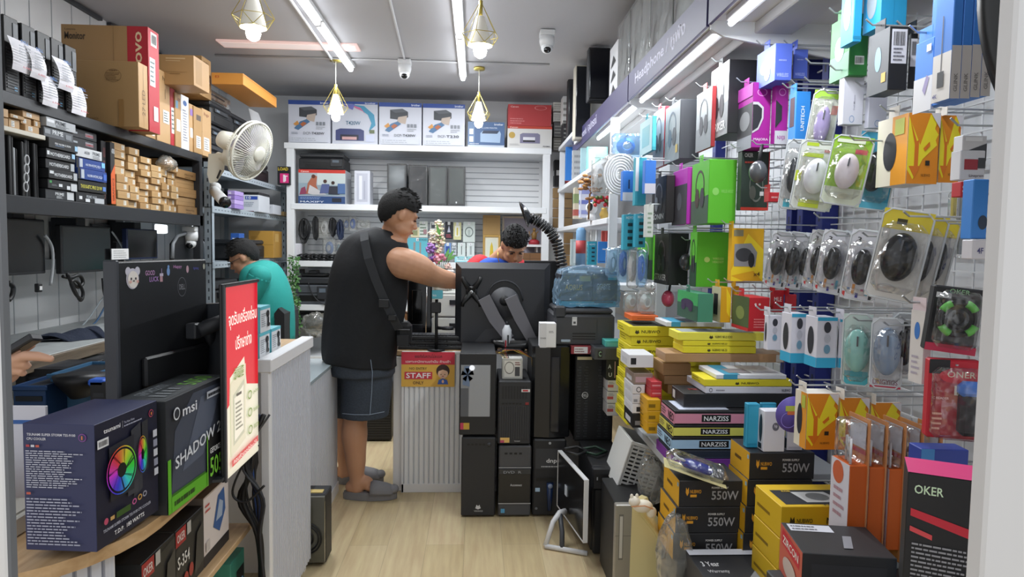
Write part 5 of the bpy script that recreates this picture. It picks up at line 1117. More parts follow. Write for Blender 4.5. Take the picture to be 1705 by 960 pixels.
fb('wood_box',(833,421,903,437),6.5,.2,'#7a5636',{'f': [('q',0,.45,1,.5,'#5d4026'),('q',.3,0,.31,1,'#5d4026'),('q',.7,0,.71,1,'#5d4026')]},'brown wooden box low behind the man in blue',z0=ZS[2]+.002) 
# ================================================================ PEOPLE
def frame_of(f,up=(0,0,1)):
    f = Vector(f).normalized(); r = f.cross(Vector(up)).normalized(); u = r.cross(f)
    return Matrix((r,f,u)).transposed()          # columns: right, forward, up
def head_geo(g,c,R,s,skin):
    q = lambda x,y,z: c+R @ Vector((x*s,y*s,z*s))
    g.ell(q(0,-.012,.025),(.076*s,.096*s,.098*s),skin,R=R,n=28,k=18)
    g.ell(q(0,.030,-.035),(.062*s,.062*s,.078*s),skin,R=R,n=24,k=16)
    g.ell(q(0,.062,-.086),(.030*s,.026*s,.024*s),skin,R=R)            # chin
    g.ell(q(.038,.030,-.060),(.026*s,.045*s,.030*s),skin,R=R); g.ell(q(-.038,.030,-.060),(.026*s,.045*s,.030*s),skin,R=R)
    g.ell(q(.034,.066,-.018),(.022*s,.018*s,.018*s),skin,R=R); g.ell(q(-.034,.066,-.018),(.022*s,.018*s,.018*s),skin,R=R)  # cheeks
    g.ell(q(0,.078,.030),(.048*s,.016*s,.014*s),skin,R=R)             # brow ridge
    g.tube([q(0,.086,.022),q(0,.098,-.006),q(0,.108,-.022)],[.008*s,.010*s,.013*s],skin,10)
    g.ell(q(0,.104,-.024),(.017*s,.012*s,.010*s),skin,R=R)
    g.ell(q(0,.088,-.050),(.022*s,.012*s,.008*s),skin,R=R); g.ell(q(0,.086,-.060),(.019*s,.012*s,.007*s),skin,R=R)
    for sx in (-1,1):
        g.ell(q(sx*.078,-.008,.0),(.007*s,.018*s,.030*s),skin,R=R); g.ell(q(sx*.076,.0,-.018),(.007*s,.010*s,.012*s),skin,R=R)
def face_parts(t,c,R,s,lip='#a8675c'):
    q = lambda x,y,z: c+R @ Vector((x*s,y*s,z*s))
    for sx in (-1,1):
        g = G(); g.ell(q(sx*.031,.083,.006),(.012*s,.006*s,.004*s),'#2a1c18',R=R); g.build('eye',t)
        g = G(); g.tube([q(sx*.014,.098,.030),q(sx*.032,.098,.036),q(sx*.050,.086,.028)],.0035*s,'#1b1413',6); g.build('eyebrow',t)
    g = G(); g.ell(q(0,.098,-.055),(.020*s,.006*s,.0055*s),lip,R=R); g.build('mouth',t)
def hair_geo(c,R,s,t,col='#0b0a0b',front=.055,low=-.075,seed=1):
    g = G(); n,k = 40,26; rr = random.Random(seed); vs = []; keep = []
    for i in range(k+1):
        th = PI*i/k
        for j in range(n):
            ph = 2*PI*j/n
            d = Vector((math.sin(th)*math.cos(ph),math.sin(th)*math.sin(ph),math.cos(th)))
            tex = 1+.025*math.sin(ph*13+th*5)*math.sin(th*11)+.02*rr.random()
            p = Vector((d.x*.081*tex,-.012+d.y*.103*tex,.028+d.z*.109*tex*(1+.08*max(0,d.y)*max(0,d.z))))
            u_ = max(0,min(1,(p.y+.075)/.055)); line = low+(.030-low)*u_
            if p.y > .03: line = .030+(front-.030)*min(1,(p.y-.03)/.035)
            keep.append(p.z > line)
            if p.z < line+.025: p = Vector((p.x*.95,-.012+(p.y+.012)*.95,p.z))
            vs.append(c+R @ (p*s))
    fs = []
    for i in range(k):
        for j in range(n):
            f = (i*n+j,(i+1)*n+j,(i+1)*n+(j+1) % n,i*n+(j+1) % n)
            if sum(keep[a] for a in f) >= 3: fs.append(f)
    g.add(vs,fs,mat(col,.85,bump=(240,.5)),True)
    # forelock
    o = g.build('hair',t); b_ = o.modifiers.new('q','SUBSURF'); b_.levels = b_.render_levels = 1; m = o.modifiers.new('s','SOLIDIFY'); m.thickness = .006*s; m.offset = 1
    g = G()
    for i in range(150):
        th,ph = rr.uniform(.1,1.25),rr.uniform(0,6.28); d = Vector((math.sin(th)*math.cos(ph),math.sin(th)*math.sin(ph),math.cos(th))); p = Vector((d.x*.082,-.012+d.y*.104,.028+d.z*.112)); e = p+Vector((d.x*.012+rr.uniform(-.01,.01),.018+.004*rr.random(),d.z*.012+rr.uniform(-.004,.008)))
        g.tube([c+R @ (p*s*.99),c+R @ (p.lerp(e,.5)*s*1.01),c+R @ (e*s)],[.006*s,.005*s,.001],mat(col,.85,bump=(240,.5)),4)
    g.build('hair_tuft',t)['kind'] = 'stuff'
    return o
def limb(g,pts,m,n=14):
    """pts: (Vector, radius); smooth chain"""
    P0 = [Vector(p[0]) for p in pts]; r0 = [p[1] for p in pts]; P1 = []; R1 = []
    for i in range(len(P0)-1):
        a = P0[max(0,i-1)]; b = P0[i]; c = P0[i+1]; d = P0[min(len(P0)-1,i+2)]
        for k in range(4):
            u = k/4; P1.append(.5*((2*b)+(c-a)*u+(2*a-5*b+4*c-d)*u*u+(3*b-a-3*c+d)*u**3)); R1.append(r0[i]+(r0[i+1]-r0[i])*(u*u*(3-2*u)))
    P1.append(P0[-1]); R1.append(r0[-1]); g.tube(P1,R1,m,n); g.ell(P1[-1],R1[-1],m); g.ell(P1[0],R1[0],m)
def hand_geo(g,w,d,nrm,m,s=1.0,curl=.5,thumb=1,spread=.0):
    """w wrist, d direction of the fingers, nrm back-of-hand normal"""
    d = Vector(d).normalized(); nrm = Vector(nrm).normalized(); sd = d.cross(nrm).normalized(); nrm = sd.cross(d).normalized()
    R = Matrix((sd,d,nrm)).transposed()
    g.ell(w+d*.045*s,(.040*s,.052*s,.016*s),m,R=R); g.ell(w+d*.062*s,(.041*s,.03*s,.014*s),m,R=R); g.ell(w+d*.01*s,(.027*s,.03*s,.019*s),m,R=R)
    for k,(off,L) in enumerate(((-.030,.072),(-.010,.082),(.010,.076),(.029,.060))):
        b = w+d*(.085-.006*abs(k-1.3))*s+sd*off*s; dr = (d+sd*off*6*spread).normalized(); pts = [b-d*.02*s,b]; a = 0; L *= s
        for seg,fr in enumerate((.45,.3,.25)):
            a += curl*(.7 if seg == 0 else .9); pts.append(pts[-1]+(dr*math.cos(a)-nrm*math.sin(a))*L*fr)
        g.tube(pts,[.0095*s,.0092*s,.0086*s,.0078*s,.0066*s],m,8); g.ell(pts[-1],.0068*s,m,n=8,k=6)
    tb = w+d*.022*s-sd*.030*s*thumb; pts = [w+d*.015*s-sd*.012*s*thumb,tb-nrm*.006*s,tb+(d*.7-sd*thumb*.6-nrm*.35)*.032*s,tb+(d*1.0-sd*thumb*.5-nrm*.5)*.058*s]
    g.tube(pts,[.014*s,.013*s,.011*s,.0085*s],m,8); g.ell(pts[-1],.0088*s,m,n=8,k=6)
def fuse(o,vox=.006,it=6):
    m = o.modifiers.new('r','REMESH'); m.mode = 'VOXEL'; m.voxel_size = vox; m.use_smooth_shade = True
    s = o.modifiers.new('s','SMOOTH'); s.iterations = it; s.factor = .5
    return o
def L3(pts,Y0=None):
    return [P(x,y,Y=Y) for x,y,Y in pts]
# ---- the man in the black sleeveless shirt
def man_black():
    skin = mat('#c08f70',.5,bump=(60,.03))
    t = thing('person',(P(605,700,Y=3.85).x,3.85,0),'man in black sleeveless shirt and denim shorts leaning over the counter, bag strap across back','person')
    g = G()
    c = P(664,360,Y=3.80); R = frame_of((.84,.38,-.36)); s = 1.06
    head_geo(g,c,R,s,skin)
    limb(g,[(P(648,394,Y=3.83),.056),(P(653,380,Y=3.82),.054),(P(660,366,Y=3.81),.055)],skin)
    # trunk
    for sec in (((646,401,3.84),.11,.13),((630,425,3.86),.17,.16),((618,470,3.81),.17,.14),((610,520,3.81),.16,.13),((602,565,3.81),.14,.12)):
        cc = P(*sec[0][:2],Y=sec[0][2]); g.ell(cc,(sec[1],sec[2],.12 if sec[0][1] > 401 else .055),skin,n=20,k=12)
    # right arm reaching past the monitor
    A = [(P(655,434,Y=3.76),.078),(P(671,438,Y=3.715),.086),(P(695,446,Y=3.75),.080),(P(718,458,Y=3.86),.064),(P(738,464,Y=3.96),.056),(P(762,469,Y=4.10),.045),(P(782,470,Y=4.22),.030)]
    limb(g,A,skin,18)
    hand_geo(g,A[-1][0],Vector((.75,.65,-.15)),(0,-.2,1),skin,1.0,.45,thumb=-1)
    B = [(P(632,430,Y=3.98),.08),(P(640,450,Y=4.05),.06),(P(645,490,Y=4.12),.048),(P(652,512,Y=4.22),.038),(P(658,516,Y=4.28),.028)]
    limb(g,B,skin,14); hand_geo(g,B[-1][0],Vector((.5,.8,-.2)),(0,-.2,1),skin,1.0,.5)
    # legs
    limb(g,[(P(608,628,Y=3.80),.085),(P(600,660,Y=3.77),.080),(P(592,697,Y=3.755),.066),(P(590,722,Y=3.75),.073),(P(592,760,Y=3.75),.058),(P(594,795,Y=3.75),.040),(P(595,812,Y=3.75),.040)],skin,18)
    limb(g,[(P(588,628,Y=3.97),.085),(P(580,660,Y=3.99),.080),(P(576,690,Y=4.0),.064),(P(573,715,Y=4.0),.068),(P(574,750,Y=4.0),.054),(P(574,776,Y=4.0),.038),(P(574,790,Y=4.0),.038)],skin,18)
    for (hx,hy,hY,dx) in ((588,824,3.755,.22),(570,799,4.005,.22)):
        h = P(hx,hy,Y=hY); z = .055
        g.ell((h.x,hY,z+.01),(.045,.036,.038),skin); g.ell((h.x+.06,hY-.005,z+.035),(.055,.036,.04),skin); g.ell((h.x+.13,hY-.01,z+.008),(.07,.042,.025),skin)
        for k in range(5): g.ell((h.x+.205-.008*k,hY-.042+.018*k,z-.002),(.018,.009,.009),skin,n=8,k=6)
    fuse(g.build('body',t),.0065,5)
    face_parts(t,c,R,s); hair_geo(c,R,s,t,'#0b0a0b',.05,-.07,3)
    # shirt
    blk = mat('#17191d',.85,bump=(9,.55)); g = G()
    secs = [((648,384,3.835),.078,.072),((643,391,3.84),.120,.125),((634,402,3.85),.168,.18),((624,420,3.86),.196,.20),((616,450,3.81),.212,.19),((613,490,3.81),.222,.18),((607,530,3.81),.220,.18),((601,562,3.81),.213,.18),((598,592,3.81),.207,.185),((599,604,3.81),.205,.187)]
    rings = []
    for (a,rx_,ry_) in secs: rings.append((P(*a[:2],Y=a[2]),rx_,ry_,Matrix.Rotation(.28 if a[1] < 430 else .10,3,'Y')))
    n = 40; vs = []
    for i,(cc,rx_,ry_,RR) in enumerate(rings):
        for k in range(n):
            a = 2*PI*k/n; wob = 1+(.012+.010*i/4)*math.sin(a*7+i*.6)*(1 if i > 2 else 0)+.006*math.sin(a*13+i*1.7)
            vs.append(cc+RR @ Vector((math.cos(a)*rx_*wob,math.sin(a)*ry_*wob,0)))
    fs = [(i*n+k,(i+1)*n+k,(i+1)*n+(k+1) % n,i*n+(k+1) % n) for i in range(len(rings)-1) for k in range(n)]
    g.add(vs,fs,blk,True); o = g.build('shirt',t); m = o.modifiers.new('a','SUBSURF'); m.levels = m.render_levels = 2; m2 = o.modifiers.new('b','SOLIDIFY'); m2.thickness = .006
    # shorts
    den = mat('#3c444f',.85,bump=(120,.25),var=.16); g = G()
    g.loft([(P(598,575,Y=3.81),.185,.165),(P(600,600,Y=3.81),.19,.175),(P(603,622,Y=3.81),.185,.18)],den,28)
    g.loft([(P(606,600,Y=3.82),.155,.14),(P(611,640,Y=3.79),.142,.13),(P(607,692,Y=3.765),.132,.125)],den,28)
    g.loft([(P(586,600,Y=3.94),.14,.13),(P(584,640,Y=3.96),.12,.12),(P(580,690,Y=3.99),.10,.11)],den,28)
    fuse(g.build('shorts',t),.008,6)
    g = G(); g.tube([P(x,y,Y=Y_) for x,y,Y_ in ((617,598,3.645),(620,620,3.642),(619,650,3.648),(616,690,3.636))],.0022,'#8493a5',5); g.tube([P(x,y,Y=Y_) for x,y,Y_ in ((570,688,3.675),(590,690,3.640),(615,690,3.632),(640,685,3.675))],.0022,'#8493a5',5)
    g.build('stitching',t)
    # slides
    for (hx,hy,hY) in ((588,824,3.755),(570,799,4.005)):
        h = P(hx,hy,Y=hY); gr = mat('#7d7c7f',.7); g = G(); vs = []
        out = []
        for k in range(28):
            a = 2*PI*k/28; x = math.cos(a); y = math.sin(a); out.append((h.x+.095+.150*x,hY-.005+(.050+.008*x)*y))
        g.prism(out,'z',.002,.034,gr); out2 = [(h.x+.095+(x-h.x-.095)*.97,hY-.005+(y-hY+.005)*.95) for x,y in out]; g.prism(out2,'z',.034,.044,gr); g.build('slide_sole',t)
        g = G(); secs = []
        for k in range(7):
            u = k/6; x = h.x+.10+.125*u; hh = .062*(1-u*.45)*(1-max(0,u-.8)*2.5); ww = .055-.012*u*u; ring = []
            secs.append((x,ww,hh))
        vs = []; n = 14
        for (x,ww,hh) in secs:
            for j in range(n+1):
                a = PI*j/n; vs.append(Vector((x,hY-.005-math.cos(a)*ww,.036+math.sin(a)*hh)))
        g.add(vs,[(i*(n+1)+j,i*(n+1)+j+1,(i+1)*(n+1)+j+1,(i+1)*(n+1)+j) for i in range(6) for j in range(n)],gr,True)
        g.ell((h.x+.225,hY-.005,.052),(.03,.042,.024),gr); o = g.build('slide_strap',t); m = o.modifiers.new('s','SOLIDIFY'); m.thickness = .007
    # crossbody bag
    return t
mb = man_black()
def bag():
    t = thing('crossbody_bag',tuple(P(672,560,Y=3.72)),'small black bag on a wide strap worn across the back of the man in black','bag')
    g = G(); pts = [(606,386,3.70),(607,400,3.64),(613,430,3.605),(625,465,3.60),(640,500,3.605),(655,530,3.62),(664,548,3.66)]
    cs = [P(x,y,Y=Y) for x,y,Y in pts]; vs = []
    for i,c in enumerate(cs):
        d = (cs[min(i+1,len(cs)-1)]-cs[max(0,i-1)]).normalized(); sd = d.cross(Vector((0,1,0))).normalized()*.022
        vs += [c-sd,c+sd,c+sd+Vector((0,.006,0)),c-sd+Vector((0,.006,0))]
    g.add(vs,[(4*i+a,4*i+(a+1) % 4,4*i+4+(a+1) % 4,4*i+4+a) for i in range(len(cs)-1) for a in range(4)],mat('#2d2f33',.8)); g.build('strap',t)
    g = G(); c = P(641,504,Y=3.662); g.box((c.x-.025,3.59,c.z-.02),(c.x+.03,3.612,c.z+.025),'#121316',.003); g.build('buckle',t); g = G(); c = P(655,528,Y=3.665); g.box((c.x-.022,3.602,c.z-.012),(c.x+.022,3.622,c.z+.018),'#0f1012',.003); g.build('buckle',t)
    g = G(); c = P(672,552,Y=3.74); g.box((c.x-.035,3.69,c.z-.075),(c.x+.045,3.79,c.z+.055),mat('#131417',.7),.02); g.build('pouch',t)
    g = G(); g.box((c.x-.03,3.674,c.z-.07),(c.x+.035,3.682,c.z-.01),mat('#1c1d21',.7),.004); g.tube([(c.x-.03,3.676,c.z+.02),(c.x+.04,3.676,c.z+.02)],.003,'#6a6c70',5); g.build('front_pocket',t)
bag()
# ---- the man in blue behind the counter
def man_blue():
    skin = mat('#b98a6b',.5); t = thing('person',(P(830,500,Y=4.6).x,4.6,0),'man in blue shirt with red sleeve, head bowed behind the big monitor','person')
    g = G(); c = P(856,409,Y=4.42); R = frame_of((.10,-.70,-.62)); s = 1.02; head_geo(g,c,R,s,skin)
    limb(g,[(P(826,436,Y=4.56),.06),(P(838,424,Y=4.50),.057),(P(848,414,Y=4.47),.05)],skin)
    for (x,y,Y,rx_,ry_,rz_) in ((824,452,4.58,.17,.11,.09),(820,490,4.60,.17,.12,.14),(815,545,4.62,.15,.12,.16),(812,590,4.62,.15,.13,.12)): g.ell(P(x,y,Y=Y),(rx_,ry_,rz_),skin)
    for sx,pts in ((-1,[(793,447,4.56,.062),(783,490,4.50,.048),(786,520,4.36,.036),(805,530,4.22,.026)]),(1,[(862,452,4.56,.062),(880,495,4.50,.048),(876,525,4.36,.036),(858,532,4.24,.026)])):
        A = [(P(x,y,Y=Y),r) for x,y,Y,r in pts]; limb(g,A,skin,14); hand_geo(g,A[-1][0],(-.4*sx,-.8,-.15),(0,0,1),skin,1,.6,thumb=sx)
    for sx in (-1,1):
        x = P(812+sx*24,600,Y=4.62).x; limb(g,[((x,4.62,.88),.09),((x,4.62,.48),.06),((x,4.63,.10),.04),((x,4.63,.05),.04)],skin); g.ell((x,4.57,.04),(.045,.12,.035),skin)
    fuse(g.build('body',t),.0065,5); face_parts(t,c,R,s); hair_geo(c,R,s,t,'#0b0a0b',.045,-.06,5)
    blue = mat('#1f4fb8',.75,bump=(12,.4)); g = G()
    rings = [((832,430,4.53),.075,.07),((828,436,4.55),.14,.10),((825,446,4.57),.185,.125),((822,470,4.59),.195,.14),((818,510,4.60),.18,.145),((812,560,4.62),.175,.15),((810,600,4.62),.175,.15)]
    g.loft([(P(*a[:2],Y=a[2]),rx_,ry_) for a,rx_,ry_ in rings],blue,28,cap=False); o = g.build('shirt',t); m = o.modifiers.new('a','SUBSURF'); m.levels = m.render_levels = 1; m2 = o.modifiers.new('b','SOLIDIFY'); m2.thickness = .006
    g = G(); limb(g,[(P(799,443,Y=4.57),.080),(P(790,452,Y=4.55),.078),(P(785,478,Y=4.52),.068)],mat('#c0202c',.75)); g.build('sleeve',t)
    g = G(); limb(g,[(P(858,446,Y=4.58),.078),(P(866,458,Y=4.56),.076),(P(876,480,Y=4.52),.066)],mat('#c0202c',.75)); g.build('sleeve',t)
    g = G(); g.tube([P(829,418,Y=4.45),P(829,430,Y=4.44),P(832,440,Y=4.43)],.0025,mat('#c9a04a',.3,.8),6); g.build('necklace',t)
    g = G(); g.loft([((P(812,600,Y=4.62).x,4.62,.92),.165,.14),((P(812,600,Y=4.62).x,4.62,.78),.165,.14)],'#23262e',20)
    for sx in (-1,1): x = P(812+sx*24,600,Y=4.62).x; g.loft([((x,4.62,.85),.105,.11),((x,4.62,.48),.085,.09),((x,4.63,.08),.07,.075)],'#23262e',20)
    g.build('trousers',t)
man_blue()
# ---- the seated man in green
def man_green():
    skin = mat('#b18266',.5); t = thing('person',(P(450,560,Y=4.95).x,4.95,0),'seated man in a teal T-shirt with glasses bending over work by the corner rack','person')
    Y = 4.9; g = G(); c = P(406,430,Y=Y); R = frame_of((-.86,-.10,-.50)); s = 1.0; head_geo(g,c,R,s,skin)
    limb(g,[(P(430,452,Y=Y),.06),(P(420,443,Y=Y),.055),(P(412,436,Y=Y),.05)],skin)
    for (x,y,rx_,rz_) in ((440,470,.13,.10),(446,505,.14,.14),(448,545,.14,.13),(446,575,.15,.10)): g.ell(P(x,y,Y=Y+.02),(rx_,.16,rz_),skin)
    for dy in (-.19,.19):
        A = [(P(428,462,Y=Y+dy),.058),(P(414,500,Y=Y+dy),.046),(P(398,520,Y=Y+dy*.8),.038),(P(372,512,Y=Y+dy*.5),.027)]; limb(g,A,skin); hand_geo(g,A[-1][0],(-1,-.1,-.1),(0,0,1),skin,.95,.5,thumb=1 if dy > 0 else -1)
        hx = P(446,585,Y=Y).x; limb(g,[((hx,Y+dy*.6,.60),.095),((hx-.40,Y+dy*.7,.56),.065),((hx-.42,Y+dy*.7,.30),.06),((hx-.38,Y+dy*.7,.06),.04)],skin); g.ell((hx-.44,Y+dy*.7,.04),(.12,.04,.035),skin)
    fuse(g.build('body',t),.007,5); face_parts(t,c,R,s); hair_geo(c,R,s,t,'#0b0a0b',.05,-.06,9)
    teal = mat('#1d8f88',.8,bump=(11,.4)); g = G()
    rings = [((420,441),.075,.08),((427,446),.115,.15),((434,458),.150,.20),((441,480),.170,.21),((446,510),.178,.20),((447,545),.180,.20),((445,578),.185,.21)]
    g.loft([(P(a[0],a[1],Y=Y+.02),rx_,ry_,Matrix.Rotation(-.45 if a[1] < 470 else -.1,3,'Y')) for a,rx_,ry_ in rings],teal,28,cap=False); o = g.build('shirt',t); m = o.modifiers.new('a','SUBSURF'); m.levels = m.render_levels = 1; m2 = o.modifiers.new('b','SOLIDIFY'); m2.thickness = .006
    for dy in (-.19,.19): g = G(); limb(g,[(P(432,460,Y=Y+dy),.078),(P(426,474,Y=Y+dy),.076),(P(417,495,Y=Y+dy),.066)],teal); g.build('sleeve',t)
    q = lambda x,y,z: c+R @ Vector((x,y,z)); g = G()
    for sx in (-1,1): g.tube([q(sx*.032+.02*math.cos(k*PI/5),.104,.004+.016*math.sin(k*PI/5)) for k in range(10)],.002,'#26262a',5,closed=True); g.tube([q(sx*.052,.104,.01),q(sx*.076,.06,.01),q(sx*.08,0,.008)],.002,'#26262a',5)
    g.build('glasses',t)
    hx = P(446,585,Y=Y).x; g = G()
    for dy in (-.19,.19): limb(g,[((hx,Y+dy*.6,.60),.115),((hx-.40,Y+dy*.7,.56),.085),((hx-.42,Y+dy*.7,.30),.08),((hx-.39,Y+dy*.7,.10),.07)],mat('#252a33',.85))
    g.build('trousers',t)
    s_ = thing('office_chair',(hx+.03,Y,0),'dark office chair under the man in the teal T-shirt','chair'); g = G(); g.box((hx-.22,Y-.22,.43),(hx+.24,Y+.22,.49),'#18191c',.02); g.build('seat',s_)
    g = G(); g.prism([(hx+.13,.50),(hx+.17,.50),(hx+.17,.93),(hx+.13,.97),(hx+.10,.93)],'y',Y-.19,Y+.19,'#16171a'); g.build('backrest',s_)
    g = G(); g.cyl((hx,Y,.06),(hx,Y,.43),.025,'#2a2b2e')
    for k in range(5): a = k*2*PI/5; g.tube([(hx,Y,.09),(hx+.27*math.cos(a),Y+.27*math.sin(a),.05)],.016,'#2a2b2e',6); g.ell((hx+.27*math.cos(a),Y+.27*math.sin(a),.028),.027,'#1a1b1d')
    g.build('pedestal',s_)
man_green()
# ---- hand with a phone at the door frame
def phone_hand():
    skin = mat('#c79a80',.5); Y = 1.50
    t = thing('person',tuple(P(5,640,Y=Y)),'hand of a person reaching in beside the door frame, holding a dark phone','person')
    g = G(); K = lambda x,y,dy=0: P(x,y,Y=Y+dy)
    limb(g,[(K(-120,700,.04),.040),(K(-50,660,.03),.034),(K(-14,634,.02),.028)],skin)
    g.ell(K(4,612,.02),(.040,.022,.036),skin,R=Matrix.Rotation(.5,3,'Y')); g.ell(K(14,600,.015),(.030,.020,.026),skin)
    g.tube([K(10,592,.0),K(20,584,-.006),K(36,572,-.010),K(48,566,-.008),K(54,567,-.004)],[.0125,.0115,.0105,.0095,.0075],skin,10)     # forefinger over the phone
    g.tube([K(8,600,.01),K(26,590,.02),K(44,578,.03),K(56,572,.03)],[.012,.011,.010,.008],skin,10)
    g.tube([K(14,612,-.002),K(28,604,-.012),K(42,606,-.012),K(48,612,-.006)],[.0125,.0115,.0105,.008],skin,10)
    g.tube([K(10,622,.004),K(24,616,-.008),K(36,618,-.008),K(40,624,-.002)],[.012,.0105,.0095,.0075],skin,10)
    g.tube([K(18,602,-.01),K(42,592,-.02),K(64,593,-.022),K(84,597,-.020)],[.0130,.0115,.0105,.0075],skin,10)      # thumb stretched along the phone
    g.ell(K(84,597,-.020),.0078,skin); g.ell(K(54,567,-.004),.0078,skin)
    fuse(g.build('hand',t),.003,4)
    g = G(); R = Matrix.Rotation(.02,3,'X'); a,b = K(20,593,.004),K(70,563,.004); d = (b-a).normalized(); n = Vector((0,-1,.25)).normalized(); u = d.cross(n).normalized(); n = u.cross(d)
    T = Matrix.Translation(a) @ Matrix((d,n,u)).transposed().to_4x4(); L = (b-a).length
    g.box((-.03,-.005,-.012),(L,.030,.004),'#24252a',.003,T=T); g.box((-.028,.0,.004),(L-.003,.026,.0048),mat('#0b0c0f',.1),.0005,T=T); tag(g.build('mobile_phone'),'dark mobile phone held in the hand at the door frame','phone')
phone_hand()
# ================================================================ ON THE SERVICE COUNTER
ZT2 = .816
def big_monitor():
    Y = 3.93; x0,x1,z0,z1 = rect(758,437,915,569,Y); xc = (x0+x1)/2
    t = thing('monitor',(xc,Y,ZT2),'big dark monitor seen from behind, carried by a twin grey arm','monitor')
    g = G(); g.box((x0,Y,z0),(x1,Y+.012,z1),'#101114',.004)
    # dished rear shell
    g.add([(x0,Y,z0),(x1,Y,z0),(x1,Y,z1),(x0,Y,z1),(x0+.035,Y-.03,z0+.0),(x1-.035,Y-.03,z0+.0),(x1-.035,Y-.03,z1-.035),(x0+.035,Y-.03,z1-.035)],[(4,5,6,7),(0,4,7,3),(1,2,6,5),(3,7,6,2),(0,1,5,4)],mat('#26282d',.38)); g.build('panel',t)
    g = G(); c = P(840,500,Y=Y-.03); n = 26
    g.add([(c.x+.105*math.cos(a*2*PI/n),Y-.031,c.z+.115*math.sin(a*2*PI/n)) for a in range(n)],[tuple(reversed(range(n)))],'#141518')
    g.tube([(c.x+.105*math.cos(PI*k/14),Y-.032,c.z+.115*math.sin(PI*k/14)) for k in range(15)]+[(x1-.06,Y-.032,c.z-.02)][:0],.005,'#34363b',6)
    g.cyl((c.x,Y-.045,c.z-.01),(c.x,Y-.03,c.z-.01),.088,mat('#4b4c50',.5),30); g.cyl((c.x,Y-.05,c.z),(c.x,Y-.045,c.z),.03,'#1b1c1f',20); g.box((c.x-.008,Y-.054,c.z-.012),(c.x+.012,Y-.05,c.z+.012),'#0c0c0e'); g.build('mount_hub',t)
    g = G(); pts = [P(790,569,Y=Y-.032),P(808,548,Y=Y-.032),P(830,545,Y=Y-.032),P(848,569,Y=Y-.032)]; g.add(pts,[(0,3,2,1)],'#3d3e42'); g.build('rear_cover',t)
    g = G(); m = P(785,485,Y=Y-.03)
    for dx,dz in ((-1,1),(1,1),(-1,-1),(1,-1)): g.tube([(m.x,Y-.045,m.z),(m.x+dx*.048,Y-.045,m.z+dz*.065),(m.x+dx*.052,Y-.045,m.z+dz*.085)],[.022,.011,.010],'#0d0e10',8)
    g.cyl((m.x,Y-.06,m.z),(m.x,Y-.03,m.z),.032,'#131417',20); g.cyl((m.x,Y-.066,m.z),(m.x,Y-.06,m.z),.009,'#c9cacb',12); g.build('mounting_plate',t)
    for pts_ in (((806,495),(824,530),(848,563)),((850,494),(866,528),(886,566))):
        g = G(); cs = [P(x,y,Y=Y-.07) for x,y in pts_]; vs = []
        for i,q in enumerate(cs):
            d = (cs[min(2,i+1)]-cs[max(0,i-1)]).normalized(); sd = d.cross(Vector((0,1,0))).normalized()*(.036 if i < 2 else .028); vs += [q-sd-Vector((0,.02,0)),q+sd-Vector((0,.02,0)),q+sd+Vector((0,.02,0)),q-sd+Vector((0,.02,0))]
        g.add(vs,[(4*i+a,4*i+(a+1) % 4,4*i+4+(a+1) % 4,4*i+4+a) for i in range(2) for a in range(4)]+[(3,2,1,0),(8,9,10,11)],mat('#6f6e73',.5)); g.build('arm',t)
        g = G(); q = cs[2]; g.box((q.x-.02,Y-.095,q.z-.05),(q.x+.03,Y-.045,q.z+.0),mat('#8a8a8c',.4),.006); g.build('arm_joint',t)
    g = G(); a = P(855,574,Y=Y-.07); b = P(856,590,Y=Y-.07)
    g.loft([((a.x,Y-.07,ZT2),.06,.05),((a.x,Y-.07,ZT2+.02),.06,.05),((a.x,Y-.07,a.z-.01),.12,.05),((a.x,Y-.07,a.z+.03),.13,.04)],mat('#17181a',.3),18,pw=.5); g.build('arm_base',t)
big_monitor()
def mon3():
    Y = 4.12; x0,x1,z0,z1 = rect(905,434,931,544,Y); t = thing('monitor',(x1,Y,ZT2),'black monitor behind the big one, only its edge showing','monitor')
    g = G(); g.box((x0-.12,Y,z0),(x1,Y+.03,z1),'#141518',.004); g.build('panel',t); g = G(); g.box((x0-.08,Y+.01,ZT2),(x0-.03,Y+.03,z0),'#1c1d20'); g.box((x0-.12,Y-.06,ZT2),(x0+.05,Y+.10,ZT2+.012),'#1c1d20',.004); g.build('stand',t)
mon3()
# segmented fume hose
def hose():
    t = thing('fume_hose',tuple(P(940,500,Y=4.0)),'black segmented flexible hose with a flared funnel head arching beside the big monitor','hose')
    pts = [(884,362,4.05),(900,371,4.05),(915,383,4.05),(926,400,4.05),(932,422,4.05),(936,445,4.05),(939,470,4.05),(941,510,4.05),(941,565,4.05)]
    cs = []; P0 = [P(x,y,Y=Y) for x,y,Y in pts]
    for i in range(len(P0)-1):
        for k in range(4): cs.append(P0[i].lerp(P0[i+1],k/4))
    cs.append(Vector((P0[-1].x,P0[-1].y,ZT2)))
    g = G()
    for i,c in enumerate(cs[:-1]):
        d = (cs[i+1]-c); L = d.length; d.normalize(); g.tube([c-d*.002,c+d*L*.35,c+d*L*.7],[.031,.036,.024],mat('#141519',.22),12)
    g.build('hose',t)
    g = G(); p_ = [P(871,375,Y=4.03),P(884,339,Y=4.03),P(886,352,Y=4.10),P(883,378,Y=4.10)]; a = P0[0]
    R = frame_of((-.85,-.2,.15)); g.loft([(a+Vector((.02,0,0)),.028,.028),(a,.03,.03)],'#141519')
    c = P(877,357,Y=4.04); RR = Matrix.Rotation(-.35,3,'Y') @ Matrix.Rotation(PI/2,3,'Y')
    g.loft([(a,.030,.030,RR),(c+Vector((.01,0,-.002)),.045,.045,RR),(c+Vector((-.015,0,.0)),.075,.06,RR),(c+Vector((-.02,0,.0)),.078,.062,RR)],mat('#17181c',.2),20,cap=False); o = g.build('funnel',t); m = o.modifiers.new('s','SOLIDIFY'); m.thickness = .004
hose()
